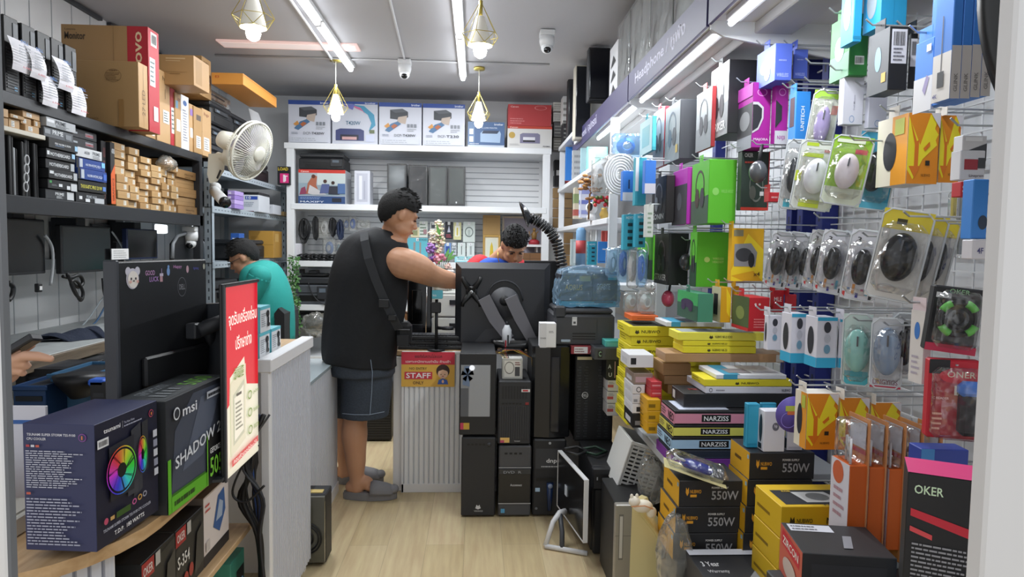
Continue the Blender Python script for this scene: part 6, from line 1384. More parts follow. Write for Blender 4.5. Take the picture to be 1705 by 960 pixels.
# keyboards
x0,x1,_,_ = rect(664,570,790,580,3.95)
for i in range(3): keyboard('keyboard',(x0+.012*(i % 2),3.90+.005*i),(x0+.40+.02*(i % 2),4.03),ZT2+.001+i*.028,['black keyboard at the bottom of the pile above the staff notice','black keyboard, middle of the pile above the staff notice','black keyboard on top of the pile, warm light on its edge'][i],group='piled keyboards on the counter')
# glossy computer behind
def glossy():
    x0,x1,z0,z1 = rect(678,466,719,562,4.13); t = thing('computer_case',((x0+x1)/2,4.24,ZT2),'glossy black computer standing on the counter under the reaching arm','computer case')
    g = G(); g.box((x0,4.13,ZT2),(x1,4.33,z1),mat('#0e0f11',.12),.008); g.build('case',t)
    g = G(); g.box((x0+.02,4.123,ZT2+.03),(x1-.05,4.13,ZT2+.12),mat('#1b1c20',.2),.004); g.box((x0+.03,4.122,ZT2+.14),(x1-.06,4.129,z1-.06),mat('#08090a',.08),.003); g.build('front_panel',t)
    g = G(); g.tube([(x1-.035,4.123,ZT2+.04),(x1-.03,4.121,z1-.04)],.003,CHROME,6); g.build('trim_line',t)
glossy()
def scan_stand():
    c = P(727,560,Y=3.90); t = thing('scanner_stand',(c.x,3.88,ZT2),'black tripod style scanner stand with a teal block on top, before the counter edge','stand')
    g = G(); zt_ = P(727,498,Y=3.88).z; g.cyl((c.x,3.87,ZT2),(c.x,3.87,zt_),.009,'#131417'); g.cyl((c.x,3.87,ZT2),(c.x,3.87,ZT2+.008),.05,'#17181b',20); g.build('pole',t)
    g = G(); a,b,z0,z1 = rect(719,483,737,497,3.86); g.box((a,3.85,z0),(b,3.90,z1),'#5cb3c4',.003); g.mark((Vector((a,3.85,z0)),Vector((b-a,0,0)),Vector((0,0,z1-z0))),[('t','hoco.',.1,.3,.45,.6,'#e6f2f4')]); g.build('teal_block',t)
    g = G(); q = P(745,546,Y=3.86); g.tube([(c.x,3.87,q.z),(q.x,3.86,q.z)],.010,'#17181b',8); g.cyl((q.x,3.86,q.z-.008),(q.x,3.86,q.z+.008),.035,'#1b1c20',18); g.build('holder',t); g = G(); q = P(724,512,Y=3.86); g.box((q.x-.025,3.85,q.z-.03),(q.x+.035,3.89,q.z+.03),'#1b1c20',.005); g.build('clamp',t)
scan_stand()
def blue_tool():
    Y = 4.10; x0,x1,z0,z1 = rect(771,540,799,580,Y); t = thing('card_reader',((x0+x1)/2,Y,ZT2),'small upright reader with two round dials on a pale blue head below the monitor','device')
    g = G(); g.box((x0+.01,Y,ZT2),(x1-.01,Y+.04,z1-.03),'#1a1b20',.004); g.build('body',t); g = G(); g.box((x0,Y-.006,z1-.05),(x1,Y+.045,z1),'#8fa9c4',.008)
    for u in (.32,.70): xx = x0+(x1-x0)*u; g.cyl((xx,Y-.010,z1-.026),(xx,Y-.006,z1-.026),.012,'#23252b',14)
    g.build('head',t)
blue_tool()
def spray():
    c = P(843,560,Y=3.80+.10); z1 = P(843,541,Y=3.9).z; t = thing('spray_can',(c.x,3.84,ZT2),'white and red spray can in front of the monitor arm base','can')
    g = G(); r = .027; zt_ = z1; g.loft([((c.x,3.84,ZT2+.001),r,r),((c.x,3.84,zt_-.02),r,r),((c.x,3.84,zt_),r*.6,r*.6),((c.x,3.84,zt_+.008),r*.5,r*.5)],'#dfe2e6',20); F = (Vector((c.x-r*.5,3.84-r-.001,ZT2+.01)),Vector((r,0,0)),Vector((0,0,.1))); g.mark(F,[('q',.1,.1,.4,.6,'#b0303a'),('q',.55,.3,.9,.9,'#2a2c30')]); g.build('can',t)
    g = G(); g.cyl((c.x,3.84,zt_+.008),(c.x,3.84,zt_+.028),.008,'#23252a',10); g.build('nozzle',t)
spray()
for i,(u,l) in enumerate(((812,'small dark part lying at the counter edge, left of the spray can'),(822,'small black adapter lying beside the spray can'),(868,'small dark adapter lying right of the arm base'))):
    c = P(u,578,Y=3.90); g = G(); g.box((c.x-.022,3.89,ZT2),(c.x+.022,3.94,ZT2+.022),['#26282c','#15161a','#202226'][i],.005); g.tube([(c.x+.02,3.9,ZT2+.01),(c.x+.05,3.89,ZT2+.006),(c.x+.06,3.93,ZT2+.006)],.003,'#15161a',5); tag(g.build('adapter'),l,'adapter','small adapters on the counter')
def notice():
    x0,x1,z0,z1 = rect(668,586,757,644,3.82); Y = YC-.042
    g = G(); g.box((x0,Y,z0),(x1,Y+.002,z1),'#e0a93f'); F = (Vector((x0,Y,z0)),Vector((x1-x0,0,0)),Vector((0,0,z1-z0)))
    g.mark(F,[('q',0,0,1,.64,'#eab84e'),('q',0,.64,1,1,'#d8344a'),('t','ขออภัยในความไม่สะดวก',.25,.83,.76,.93,'#2a1c1c'),('t','เฉพาะพนักงานเท่านั้น ห้ามเข้า',.08,.69,.92,.77,'#f6dede'),('t','NO ENTRY',.15,.49,.48,.56,'#7a5a34'),('q',.06,.22,.58,.43,'#d23a4a'),('t','STAFF',.09,.25,.55,.40,'#ffffff'),('t','ONLY',.22,.07,.42,.16,'#6a4a30'),
        ('e',.78,.46,.125,.19,'#3a221c'),('e',.78,.38,.095,.14,'#f0c4a4'),('p',[(.67,.44),(.69,.58),(.87,.58),(.89,.44),(.78,.50)],'#3a221c'),('e',.745,.36,.014,.01,'#5a2c24'),('e',.815,.36,.014,.01,'#5a2c24'),('e',.78,.31,.02,.012,'#c05a5a'),('p',[(.68,.08),(.70,.20),(.78,.25),(.86,.20),(.88,.08)],'#3a62b8'),('e',.78,.16,.022,.05,'#f0c4a4')],.0004)
    tag(g.build('staff_notice'),'red and yellow staff only notice with a cartoon girl on the counter front','notice')
notice()
# ================================================================ DESKTOP COMPUTERS
YD = 3.47
def tower(px,Y,dep,label,front,z0=None,z1=None,col='#1d1e21',group='desktop towers by the counter'):
    x0,x1,a,b = rect(*px,Y); a = z0 if z0 is not None else a; b = z1 if z1 is not None else b
    t = thing('desktop_computer',((x0+x1)/2,Y+dep/2,a),label,'desktop computer',group)
    g = G(); g.box((x0+.003,Y+.03,a+.012),(x1-.003,Y+dep,b),col,.004); g.build('case',t)
    for fx in (x0+.02,x1-.05):
        g = G(); g.box((fx,Y+.06,a),(fx+.03,Y+dep-.04,a+.012),'#0e0f10'); g.build('foot',t)
    front(t,x0,x1,a+.008,b,Y)
    return b
def Fz(x0,x1,a,b,Y): return (Vector((x0,Y,a)),Vector((x1-x0,0,0)),Vector((0,0,b-a)))
def f_plain(t,x0,x1,a,b,Y):
    g = G(); g.box((x0,Y,a),(x1,Y+.032,b-.003),'#25262a',.006); g.mark(Fz(x0,x1,a,b,Y),[('p',[(.42,.10),(.46,.145),(.50,.125),(.54,.145),(.58,.10),(.50,.085)],'#d5d7da'),('t','VIKINGS',.38,.055,.64,.075,'#b9bbbe')]); g.build('front_panel',t)
    g = G(); [g.box((x0+.03+k*.02,Y-.001,b-.045),(x0+.042+k*.02,Y+.002,b-.035),'#0b0c0d') for k in range(5)]; g.build('port_row',t); g = G(); g.cyl((x1-.035,Y-.003,b-.04),(x1-.035,Y+.001,b-.04),.011,'#3b3d42',14); g.build('power_button',t)
zA = tower((768,727,825,858),YD,.42,'plain black tower on the floor with a white winged mark, under the glass fronted one',f_plain,0)
def f_glass(t,x0,x1,a,b,Y):
    g = G(); g.box((x0,Y+.004,a),(x1,Y+.032,b),'#1c1d20',.004); g.build('front_panel',t)
    gx0,gx1,gz0,gz1 = x0+.006,x1-.03,a+(b-a)*.23,b-(b-a)*.14
    g = G(); g.box((gx0,Y,gz0),(gx1,Y+.004,gz1),mat('#878b90',.12,coat=.4),.001); g.mark(Fz(gx0,gx1,gz0,gz1,Y),[('p',[(.28,.0),(.98,.0),(.98,1),(.30,1)],'#9da0a5'),('p',[(.06,.62),(.30,.58),(.32,.98),(.12,.98)],'#6c7f9c'),('q',.0,.0,.26,.55,'#595c62')]); g.build('glass_panel',t)
    g = G()
    cx,cz = gx0+.035,gz1-.05
    for k in range(5):
        a0 = k*2*PI/5; g.add([(cx,Y-.003,cz),(cx+.033*math.cos(a0),Y-.003,cz+.036*math.sin(a0)),(cx+.033*math.cos(a0+.7),Y-.003,cz+.036*math.sin(a0+.7))],[(0,1,2),(2,1,0)],'#3a4560')
    g.build('fan',t)
    g = G(); c = P(786,612,Y=Y-.004); g.mark((c-Vector((.02,.002,.02)),Vector((.04,0,0)),Vector((0,0,.04))),[('c',.5,.5,.014,mat('#f4f8ff',emit=.6))]); g.build('logo_light',t)
    g = G(); g.mark(Fz(x0,x1,a,b,Y+.003),[('q',.03,.07,.28,.15,'#c9a23a'),('q',.03,.07,.12,.15,'#c23a5a'),('t','GAMING',.4,.26,.66,.28,'#8a8d92')]); g.build('sticker',t)
tower((765,584,826,721),YD,.40,'tower with reflective grey glass front and colourful sticker, stacked on a plain one',f_glass,zA+.001,zA+.001+.435)
def f_silver(t,x0,x1,a,b,Y):
    h = b-a; g = G(); g.box((x0,Y,a),(x1,Y+.032,b),'#4a4b4f',.006); g.box((x0+.002,Y-.004,a+h*.19),(x1-.002,Y+.002,a+h*.68),mat('#1a1b1d',.12),.006); g.box((x0+.002,Y-.006,a+h*.60),(x1-.002,Y,a+h*.68),mat('#2c3036',.1),.002)
    g.mark(Fz(x0,x1,a,b,Y-.0045),[('t','Acconnect',.36,.43,.72,.465,'#c9cbce'),('q',0,.69,1,.70,'#b5b7ba'),('q',0,.178,1,.19,'#b5b7ba'),('q',.08,.05,.20,.11,'#5aa4d0'),('t','DVD  R',.15,.615,.7,.65,'#8f949b')]); g.build('front_panel',t)
    g = G(); [g.box((x0+.03+k*.025,Y-.001,b-.045),(x0+.045+k*.025,Y+.002,b-.035),'#131416') for k in range(4)]; g.build('port_row',t)
zB = tower((830,742,884,859),YD,.40,'grey floor tower with a glossy middle and silver lines, beside the plain black one',f_silver,0)
def f_ribs(t,x0,x1,a,b,Y):
    h = b-a; g = G(); g.box((x0,Y,a),(x1,Y+.032,b),'#2b2c30',.006)
    for k in range(13): g.box((x0+.010+k*.0118,Y-.003,a+h*.08),(x0+.017+k*.0118,Y+.001,a+h*.60),'#35363a',.001)
    for k in range(9): g.box((x0+.02+k*.015,Y-.001,b-h*.28),(x0+.03+k*.015,Y+.001,b-h*.08),'#1c1d20')
    g.mark(Fz(x0,x1,a,b,Y-.0035),[('q',.70,.83,.96,.875,'#d8d8da'),('q',.74,.84,.90,.865,'#c0303a'),('q',.08,.03,.36,.11,'#e0b86a'),('q',.08,.03,.2,.07,'#c04a6a'),('t','TSUNAMI',.5,.045,.68,.065,'#b9bbbe')]); g.build('front_panel',t)
    g = G(); [g.box((x0+.02+k*.018,Y-.002,b-h*.365),(x0+.032+k*.018,Y+.002,b-h*.345),'#0b0c0d') for k in range(6)]; g.build('port_row',t); g = G(); g.box((x1-.03,Y-.004,b-h*.375),(x1-.012,Y+.001,b-h*.335),'#8a2a2a',.001); g.build('power_button',t)
zB2 = tower((829,634,884,738),YD,.36,'black ribbed tower with price stickers stacked on the grey glossy one',f_ribs,zB+.001)
def f_hp(t,x0,x1,a,b,Y):
    h = b-a; g = G(); g.box((x0,Y,a),(x1,Y+.032,b),'#1f2024',.008); g.mark(Fz(x0,x1,a,b,Y),[('c',.5,.95,.007,'#9fa3a8'),('q',.08,.62,.92,.88,'#34363b'),('t','dnp',.40,.68,.72,.75,'#dcdee0'),('L',1,.25,.63,.9,.665,'#a9acb0'),('q',.1,.46,.9,.50,'#0c0d0e'),('q',.08,.32,.22,.37,'#a9c4dc'),('c',.12,.10,.007,'#6d7075')]); g.build('front_panel',t)
    g = G(); g.tube([(x0+(x1-x0)*.52,Y-.008,a+h*.44),(x0+(x1-x0)*.52,Y-.008,a+h*.08)],[.018,.011],mat('#22355c',.15),12); g.cyl((x0+(x1-x0)*.52,Y-.028,a+h*.41),(x0+(x1-x0)*.52,Y-.01,a+h*.41),.012,'#9aa9c4',14); g.build('port_column',t)
zC = tower((887,731,942,860),YD,.42,'dark tower on the floor with white lettering and a blue column, behind the leaning screen',f_hp,0)
def f_column(t,x0,x1,a,b,Y):
    h = b-a; xm = (x0+x1)/2; g = G(); vs = []
    for z in (a,b):
        for x,y in ((x0,Y+.04),(x0+.015,Y+.015),(xm-.01,Y),(xm+.045,Y+.004),(x1-.01,Y+.015),(x1,Y+.04)): vs.append((x,y,z))
    g.add(vs,[(i,i+1,i+7,i+6) for i in range(5)]+[(6,7,8,9,10,11),(5,4,3,2,1,0)],mat('#16171a',.2)); g.build('front_panel',t)
    g = G(); g.box((xm-.004,Y-.010,a+.03),(xm+.040,Y+.004,b-.05),mat('#26272b',.15),.004); g.build('door_strip',t)
    g = G(); [g.box((x0+.02,Y+.02+k*.008,b),(x1-.02,Y+.024+k*.008,b+.002),'#34363a') for k in range(6)]; g.build('top_vent',t)
zC2 = tower((886,578,951,725),YD,.44,'large black tower with a tall central door strip under the grey printer',f_column,zC+.001)
def f_dell(t,x0,x1,a,b,Y):
    h = b-a; w_ = x1-x0; g = G(); g.box((x0,Y,a),(x1,Y+.032,b),'#17181b',.006)
    for r in range(26):
        for c in range(5):
            if c == 2: continue
            g.box((x0+.012+c*(w_-.02)/5+(.006 if r % 2 else 0),Y-.003,a+.02+r*(h-.07)/26),(x0+.012+c*(w_-.02)/5+.019,Y+.001,a+.02+r*(h-.07)/26+.008),'#2f3135')
    g.mark(Fz(x0,x1,a,b,Y-.0035),[('c',.26,.54,.017,'#c9cbce'),('c',.26,.54,.0145,'#17181b'),('t','DELL',.19,.525,.33,.555,'#c9cbce'),('q',.04,.955,.42,.99,'#b9ae8a')]); g.build('front_grille',t)
fd_z0 = .44
tower((957,592,1021,735),3.50,.42,'black tower with a honeycomb front and round maker badge, third row by the yellow boxes',f_dell,rect(957,592,1021,736,3.50)[2])
# towers nearer on the right of the group
def f_asus(t,x0,x1,a,b,Y):
    g = G(); g.box((x0+.01,Y,a),(x1,Y+.032,b-.10),'#1b1c1f',.006); g.build('front_panel',t); g = G(); g.box((x0,Y-.01,b-.10),(x1+.005,Y+.032,b),'#202125',.006); g.mark(Fz(x0,x1,b-.10,b,Y-.0105),[('q',.06,.35,.92,.72,'#141517'),('t','ASUS',.46,.48,.6,.58,'#a9abae'),('q',.1,.45,.13,.6,'#8f9194')]); g.build('drive_bay',t)
zD = tower((985,778,1049,929),3.02,.44,'tall black tower with a disc drive across its head, behind the silver fronted one',f_asus,0)
def f_sil(t,x0,x1,a,b,Y):
    g = G(); g.box((x0,Y,a),(x1,Y+.032,b),mat('#a09d97',.35,.4),.004); g.mark(Fz(x0,x1,a,b,Y),[('q',0,.67,1,.675,'#6d6b68'),('q',.10,.42,.22,.90,'#77746f'),('q',.12,.44,.2,.88,'#c2bfb8')]); g.build('front_panel',t)
tower((1023,840,1085,1010),2.62,.32,'silver fronted case with dark sides, nearest on the floor',f_sil,0,P(1030,840,Y=2.62).z,'#17181b')
# small bits on towers
x0,x1,z0,z1 = rect(836,596,870,633,YD+.06)
t = thing('power_supply',((x0+x1)/2,YD+.1,zB2),'small bare metal power supply with yellow wires on the ribbed tower','power supply')
g = G(); g.box((x0,YD+.05,zB2),(x1,YD+.13,z1),'#b9b9b4',.002); g.mark((Vector((x0,YD+.05,zB2)),Vector((x1-x0,0,0)),Vector((0,0,z1-zB2))),[('q',.1,.1,.9,.9,'#d8d6cf'),('r',.35,.55,.24,.3,.15,'#77756f'),('q',.62,.15,.86,.6,'#46464a'),('L',2,.62,.66,.88,.86,'#7a2a2a')]); g.build('case',t)
g = G()
for k in range(5): g.tube([(x0+.01+.006*k,YD+.06,z1),(x0-.02+.01*k,YD+.05,z1+.03+.005*k),((x0+x1)/2+.01*k,YD+.06,z1+.045),(x1+.05,YD+.08,z1+.0),(x1+.055+.004*k,YD+.1,zB2+.01)],.0025,['#c9a93a','#26272a','#c9a93a','#a83a34','#26272a'][k],5)
g.build('wires',t)
g = G(); x0,x1,z0,z1 = rect(775,719,800,727,YD+.02); g.box((x0-.02,YD-.02,zA+.0),(x1,YD-.005,zA+.016),'#5c5d61',.002) ; 
# the grey printer, bagged box and small boxes
ZP = zC2+.003
x0,x1,z0,z1 = rect(923,514,1030,577,3.50)
def office_printer():
    t = thing('printer',((x0+x1)/2,3.7,ZP),'dark grey office printer standing on the towers under the blue bagged boxes','printer')
    z1_ = z1; g = G(); g.box((x0,3.50,ZP),(x1-.02,3.88,z1_-.03),'#3b3c41',.012); g.box((x0+.01,3.505,z1_-.028),(x1-.03,3.87,z1_),'#333439',.01); g.build('body',t)
    F = Fz(x0,x1-.02,ZP,z1_,3.499); g = G(); g.mark(F,[('q',.30,.18,.68,.36,'#1b1c1f'),('q',.30,.22,.68,.235,'#55565b'),('q',.30,.29,.68,.305,'#55565b'),('q',0,.74,.9,.745,'#25262a'),('q',.7,.2,.705,.7,'#2a2b2f')]); g.build('paper_slot',t)
    g = G(); g.mark(F,[('q',.29,.56,.37,.78,'#cfd0d4'),('q',.31,.60,.35,.66,'#4a4b50')]); g.build('label',t); g = G(); g.box((x0+.035,3.494,ZP+.02),(x0+.085,3.50,ZP+.035),'#9aa9b8',.004); g.build('badge',t)
    g = G(); g.box((x0+.0,3.50,z1_-.055),(x0+.06,3.56,z1_+.012),'#2f3034',.008); g.build('control_panel',t)
    return z1_
zpr = office_printer()
def bagged():
    Y = 3.55; x0,x1,z0,z1 = rect(931,444,1033,517,Y); z0 = zpr+.002
    for i,(u0,u1,v0,v1,c,l) in enumerate(((.05,.95,.0,.14,'#2aa3b8','teal edged flat box at the bottom of the blue bag'),(.03,.55,.15,.80,'#2c3038','dark box with gold lettering inside the blue bag'),(.57,.97,.15,.85,'#3a3f48','dark grey box with pale lettering inside the blue bag'))):
        a = (x0+(x1-x0)*u0,Y+.03,z0+(z1-z0)*v0+.002); b = (x0+(x1-x0)*u1,Y+.25,z0+(z1-z0)*v1)
        carton('bagged_box',a,b,c,{'f': [('t',['acer power','AORUS','GIGABYTE'][i],.15,.4,.7,.62,['#d8eef2','#b99a4a','#b9bec6'][i]),('q',.6,.75,.95,.95,['#2a2c30','#8f8a58','#52bfd0'][i])]},l,group='boxes inside the blue bag')
    g = G(); g.box((x0,Y,z0),(x1,Y+.28,z1),BLUEBAG); bm = bmesh.new(); o = g.build('blue_plastic_bag'); bm.from_mesh(o.data); bmesh.ops.subdivide_edges(bm,edges=bm.edges,cuts=9,use_grid_fill=True)
    rr = random.Random(6)
    for v in bm.verts:
        k = max(0,v.co.z/(z1-z0)); v.co += Vector((rr.uniform(-.006,.006),rr.uniform(-.008,.004),rr.uniform(-.004,.008)))
        ex = (abs(v.co.x)/((x1-x0)/2)); v.co.x *= 1-.12*max(0,k-.5)*2; v.co.z -= .03*ex*ex*k
        if v.co.z < 0: v.co.z = 0
    bm.to_mesh(o.data); bm.free(); tag(o,'crumpled translucent blue bag over boxes on the grey printer','bag')
bagged()
fb('small_white_box',(899,538,926,577),3.44,.08,'#dcdcde',{'f': [('L',2,.55,.6,.9,.7,'#6a6b70'),('q',0,0,.4,1,'#cfcfd2'),('t','POWER',.05,.35,.38,.42,'#6a6b70')]},'small white carton beside the grey printer on the towers',z0=ZP)
fb('small_red_box',(951,576,1001,588),3.47,.1,'#8a2f38',{'f': [('q',.1,.1,.55,.9,'#d8d8da'),('t','AVEN',.62,.2,.95,.7,'#d8b8bc'),('L',2,.12,.2,.5,.8,'#8a6a70')]},'flat dark red carton with a white label under the grey printer',z0=rect(957,588,1021,592,3.5)[3]+.0)
fb('teal_box',(1008,567,1036,586),3.40,.1,'#5cc4bc',{'f': [('q',.1,.2,.9,.8,'#74d0c8')]},'small mint green carton on the dark box by the yellow keyboard boxes')
fb('dark_flat_box',(990,579,1033,599),3.36,.2,'#3f4146',{'f': [('q',.12,.15,.3,.8,'#1a1b1e'),('t','C',.16,.3,.26,.7,'#8fb79a')],'t': [('q',.1,.1,.9,.9,'#2a2c30')]},'dark flat box with a small camera picture below the mint carton')
for i,(px,l) in enumerate((((1011,672,1031,692),'small white box, lowest of three beside the honeycomb tower'),((1011,652,1031,671),'small white box, middle of three beside the honeycomb tower'),((1012,633,1031,651),'small white box, top of three beside the honeycomb tower'))):
    fb('small_white_carton',px,3.38,.12,'#d9d8da',{'f': [('q',.0,.35,.5,.6,'#c05a5a'),('L',2,.1,.65,.6,.9,'#8a8a90')]},l,group='white boxes beside the honeycomb tower')
fb('black_box',(1009,598,1031,632),3.38,.14,'#1a1b1e',{'f': [('t','A',.15,.55,.4,.75,'#c9cacc'),('q',.65,.1,.7,.9,'#d8a8b0'),('t','U',.2,.15,.45,.35,'#c9cacc')]},'narrow black box with pale letters above the three white boxes')
# leaning screen with white rim
def leaning():
    n0,n1 = P(973,800,Y=2.95),P(930,739,Y=3.38); zb = .10
    t = thing('desktop_screen',(n0.x,3.1,0),'white rimmed all-in-one screen standing sideways on the floor against the towers','monitor')
    d = Vector((n1.x-n0.x,n1.y-n0.y,0)); L = d.length; d.normalize(); nn = Vector((-d.y,d.x,0))
    T = Matrix.Translation((n0.x,n0.y,0)) @ Matrix((d,-nn,Vector((0,0,1)))).transposed().to_4x4()
    z1 = n0.z; g = G(); g.box((0,0,zb),(L,.018,z1),mat('#15161a',.18),.002,T=T); g.build('panel',t)
    g = G()
    for a,b in (((-.006,-.002,zb-.006),(L+.006,.02,zb)),((-.006,-.002,z1),(L+.006,.02,z1+.006)),((-.006,-.002,zb),(0,.02,z1)),((L,-.002,zb),(L+.006,.02,z1))): g.box(a,b,'#d8d9db',.001,T=T)
    g.build('rim',t)
    g = G(); c = T @ Vector((L*.45,-.008 if False else .018,zb+.14)); g.box((L*.62,.018,z1-.17),(L*.70,.020,z1-.11),'#c9d4e4',T=T); g.box((L*.60,-.004,z1-.17),(L*.68,-.001,z1-.12),'#c9d4e4',T=T); g.build('sticker',t)
    g = G(); a = P(908,905,Y=3.10); a.z = .012; b = P(978,928,Y=3.02); b.z = .012; m = P(932,853,Y=3.18)
    g.tube([a,P(921,868,Y=3.14),m,P(941,851,Y=3.2)],[.012,.012,.014,.016],'#d5d6d8',8); g.tube([a,a.lerp(b,.5),b],.012,'#d5d6d8',8); g.tube([m,P(936,885,Y=3.12),a.lerp(b,.4)],.012,'#43454a',8); g.build('stand',t)
leaning()
# white basket, board, small items
def basket():
    x0,x1,z0,z1 = rect(1040,738,1088,815,2.90); t = thing('storage_basket',((x0+x1)/2,3.0,0),'white slotted plastic basket tipped on its side below the keyboard shelf','basket')
    R = Matrix.Translation(((x0+x1)/2,2.98,(z0+z1)/2)) @ Matrix.Rotation(.30,4,'Y')
    W,H,D = (x1-x0)*1.2,(z1-z0)*1.05,.26; m = '#c9cac8'; g = G()
    g.box((-W/2,-D/2,-H/2),(-W/2+.006,D/2,H/2),m,T=R)
    for k in range(11): z = -H/2+.012+k*(H-.02)/11; g.box((-W/2+.006,-D/2,z),(W/2,-D/2+.005,z+.009),m,T=R)
    for k in range(6): x = -W/2+.006+k*(W-.01)/5; g.box((x-.003,-D/2-.001,-H/2),(x+.003,-D/2+.004,H/2),m,T=R)
    g.box((-W/2,D/2-.005,-H/2),(W/2,D/2,H/2),m,T=R); g.box((-W/2,-D/2,-H/2),(W/2,D/2,-H/2+.006),m,T=R); g.build('walls',t)
    g = G(); g.box((-W/2-.008,-D/2-.008,H/2-.012),(W/2+.0,-D/2+.004,H/2+.002),'#d8d9d6',.002,T=R); g.box((-W/2-.008,-D/2-.006,-H/2),(-W/2,D/2,H/2),'#d8d9d6',.002,T=R); g.build('rim',t)
    g = G(); g.box((x0-.0,2.88,.0),(x1+.08,3.12,z0-.0),'#1c1d20',.004); g.mark((Vector((x0,2.88,0)),Vector((x1+.08-x0,0,0)),Vector((0,0,z0))),[('q',.1,.1,.9,.9,'#232428')]); tag(g.build('dark_storage_box'),'dark box on the floor carrying the white slotted basket','box')
basket()
def board():
    Y = 2.28; pts = [(1053,832),(1063,836),(1071,858),(1093,886),(1112,935),(1114,1010),(1046,1010),(1049,930)]
    t = thing('folding_board',(P(1080,960,Y=Y).x,Y,0),'cream plastic folding board standing on the floor in front of the silver case','board')
    A = [P(x,y,Y=Y) for x,y in pts]; 
    for a in A[-3:-1]: a.z = 0
    B = [a+Vector((.045,.05,.0)) for a in A]; n = len(A); g = G(); g.add(A+B,[tuple(reversed(range(n))),tuple(range(n,2*n))]+[(i,(i+1) % n,n+(i+1) % n,n+i) for i in range(n)],mat('#d6c993',.5)); g.build('panel',t)
    g = G(); g.tube([A[1],A[2],A[3],A[4],A[5]],.008,'#cabd84',8); g.build('edge_bead',t)
board()
g = G(); c = P(1070,842,Y=2.24); g.ell(c,(.035,.025,.022),'#e2dccb'); g.ell(c+Vector((-.030,-.006,.018)),(.020,.018,.018),'#e6e0d0'); g.ell(c+Vector((-.040,-.006,.036)),(.006,.005,.009),'#e6e0d0'); g.ell(c+Vector((-.022,-.006,.037)),(.006,.005,.009),'#e6e0d0'); g.ell(c+Vector((.03,-.004,-.02)),(.018,.014,.02),'#ddd6c3'); g.tube([c+Vector((-.045,-.026,.008)),c+Vector((.0,-.028,.012)),c+Vector((.03,-.026,.0))],.002,'#c98a5a',5)
tag(g.build('small_figurine'),'small cream animal figurine hooked over the top of the cream board','figurine')
g = G(); rr = random.Random(12); c = P(1122,930,Y=2.12); g.ell(c,(.055,.05,.15),BAG,n=18,k=14)
for v in g.v: v += Vector((rr.uniform(-.010,.010),rr.uniform(-.01,.01),rr.uniform(-.008,.008)))
tag(g.build('clear_plastic_bag'),'crumpled clear yellowish bag between the cream board and the black power supply boxes','bag')
g = G(); c = P(1085,800,Y=2.72); g.ell(c,(.06,.05,.10),BAG,n=18,k=12)
for v in g.v: v += Vector((rr.uniform(-.012,.012),rr.uniform(-.01,.01),rr.uniform(-.012,.012)))
tag(g.build('clear_plastic_bag'),'clear plastic bag bulging out behind the white basket','bag')
for i in range(2):
    c = P(955+i*30,738,Y=3.3); g = G(); g.tube([(c.x-.05,3.22,zD+.012),(c.x,3.16,zD+.016),(c.x+.06,3.22,zD+.014),(c.x+.02,3.3,zD+.014),(c.x-.05,3.26,zD+.014)],.007,['#1a1b1e','#1d3a2c'][i],6); tag(g.build('cable'),['black cable coiled on the tower with the disc drive','dark green black cable coiled on the tower with the disc drive'][i],'cable')
# computer under the far side of the counter
def f_dark(t,x0,x1,a,b,Y):
    g = G(); g.box((x0,Y,a),(x1,Y+.03,b),'#131416',.006)
    for k in range(18): g.box((x0+.01,Y-.003,a+.02+k*.018),(x1-.01,Y+.001,a+.028+k*.018),'#232529')
    g.mark(Fz(x0,x1,a,b,Y-.004),[('q',.3,.82,.9,.84,'#a02a30'),('q',.3,.74,.9,.76,'#a02a30')]); g.build('front_grille',t)
tower((608,640,652,739),4.85,.4,'black tower with a ribbed grille and thin red lines behind the legs of the man',f_dark,0,None,group=None)
# case beside the counter, fan visible
def fan_case():
    Y = 2.935; x1 = P(541,880,Y=Y).x; zt_ = P(533,826,Y=Y).z; x0 = x1-.19
    t = thing('desktop_computer',((x0+x1)/2,Y+.2,0),'bronze glass fronted computer with a round fan on the floor behind the fluted panel','desktop computer')
    x0 = -.765; g = G(); g.box((x0,Y+.02,.01),(x1,Y+.14,zt_),'#1c1d20',.004); g.build('case',t)
    g = G(); g.box((x0,Y,.02),(x1-.002,Y+.02,zt_-.004),mat('#57564c',.1,coat=.5),.001); g.build('front_panel',t)
    g = G(); cx = x1-.085
    for r in (.07,.058,.035): g.tube([(cx+r*math.cos(k*PI/12),Y-.002,.13+r*math.sin(k*PI/12)) for k in range(24)],.004,'#101113',5,closed=True)
    g.build('fan',t); g = G(); g.box((x1-.09,Y+.04,zt_),(x1-.02,Y+.08,zt_+.003),'#c9b06a'); g.build('label',t)
fan_case()
# ================================================================ RIGHT: TOP OF THE CANOPY AND FAR SHELVES
ZTC = 2.262
def span(x0,x1,y,X): return P(x1,y,X=X).y,P(x0,y,X=X).y
for i,(a,b,c,l) in enumerate(((1029,1048,'#aab4b2','film wrapped computer case, farthest of the row on the lit canopy'),(1049,1082,'#b4bcba','film wrapped computer case with bright creases, second along the canopy'),(1083,1119,'#7b8584','film wrapped case with a dark edge, middle of the canopy row'),(1121,1164,'#a9b8b6','film wrapped pale case, fourth along the canopy'),(1166,1226,'#9fadac','film wrapped case nearest the viewer on the canopy'))):
    y0,y1 = span(a,b,90,.88); t = thing('computer_case',(1.1,y0,ZTC),l,'computer case','wrapped cases on the canopy')
    g = G(); g.box((.885,y0+.012,ZTC),(1.33,y1-.004,2.80),mat(c,.22,.35),.004); g.box((.88,y0+.002,ZTC),(1.33,y0+.012,2.80),'#1c1d20',.002); g.build('case',t)
    g = G(); g.box((.876,y0,ZTC),(1.335,y1,2.806),WRAP,.004); g.build('film',t)
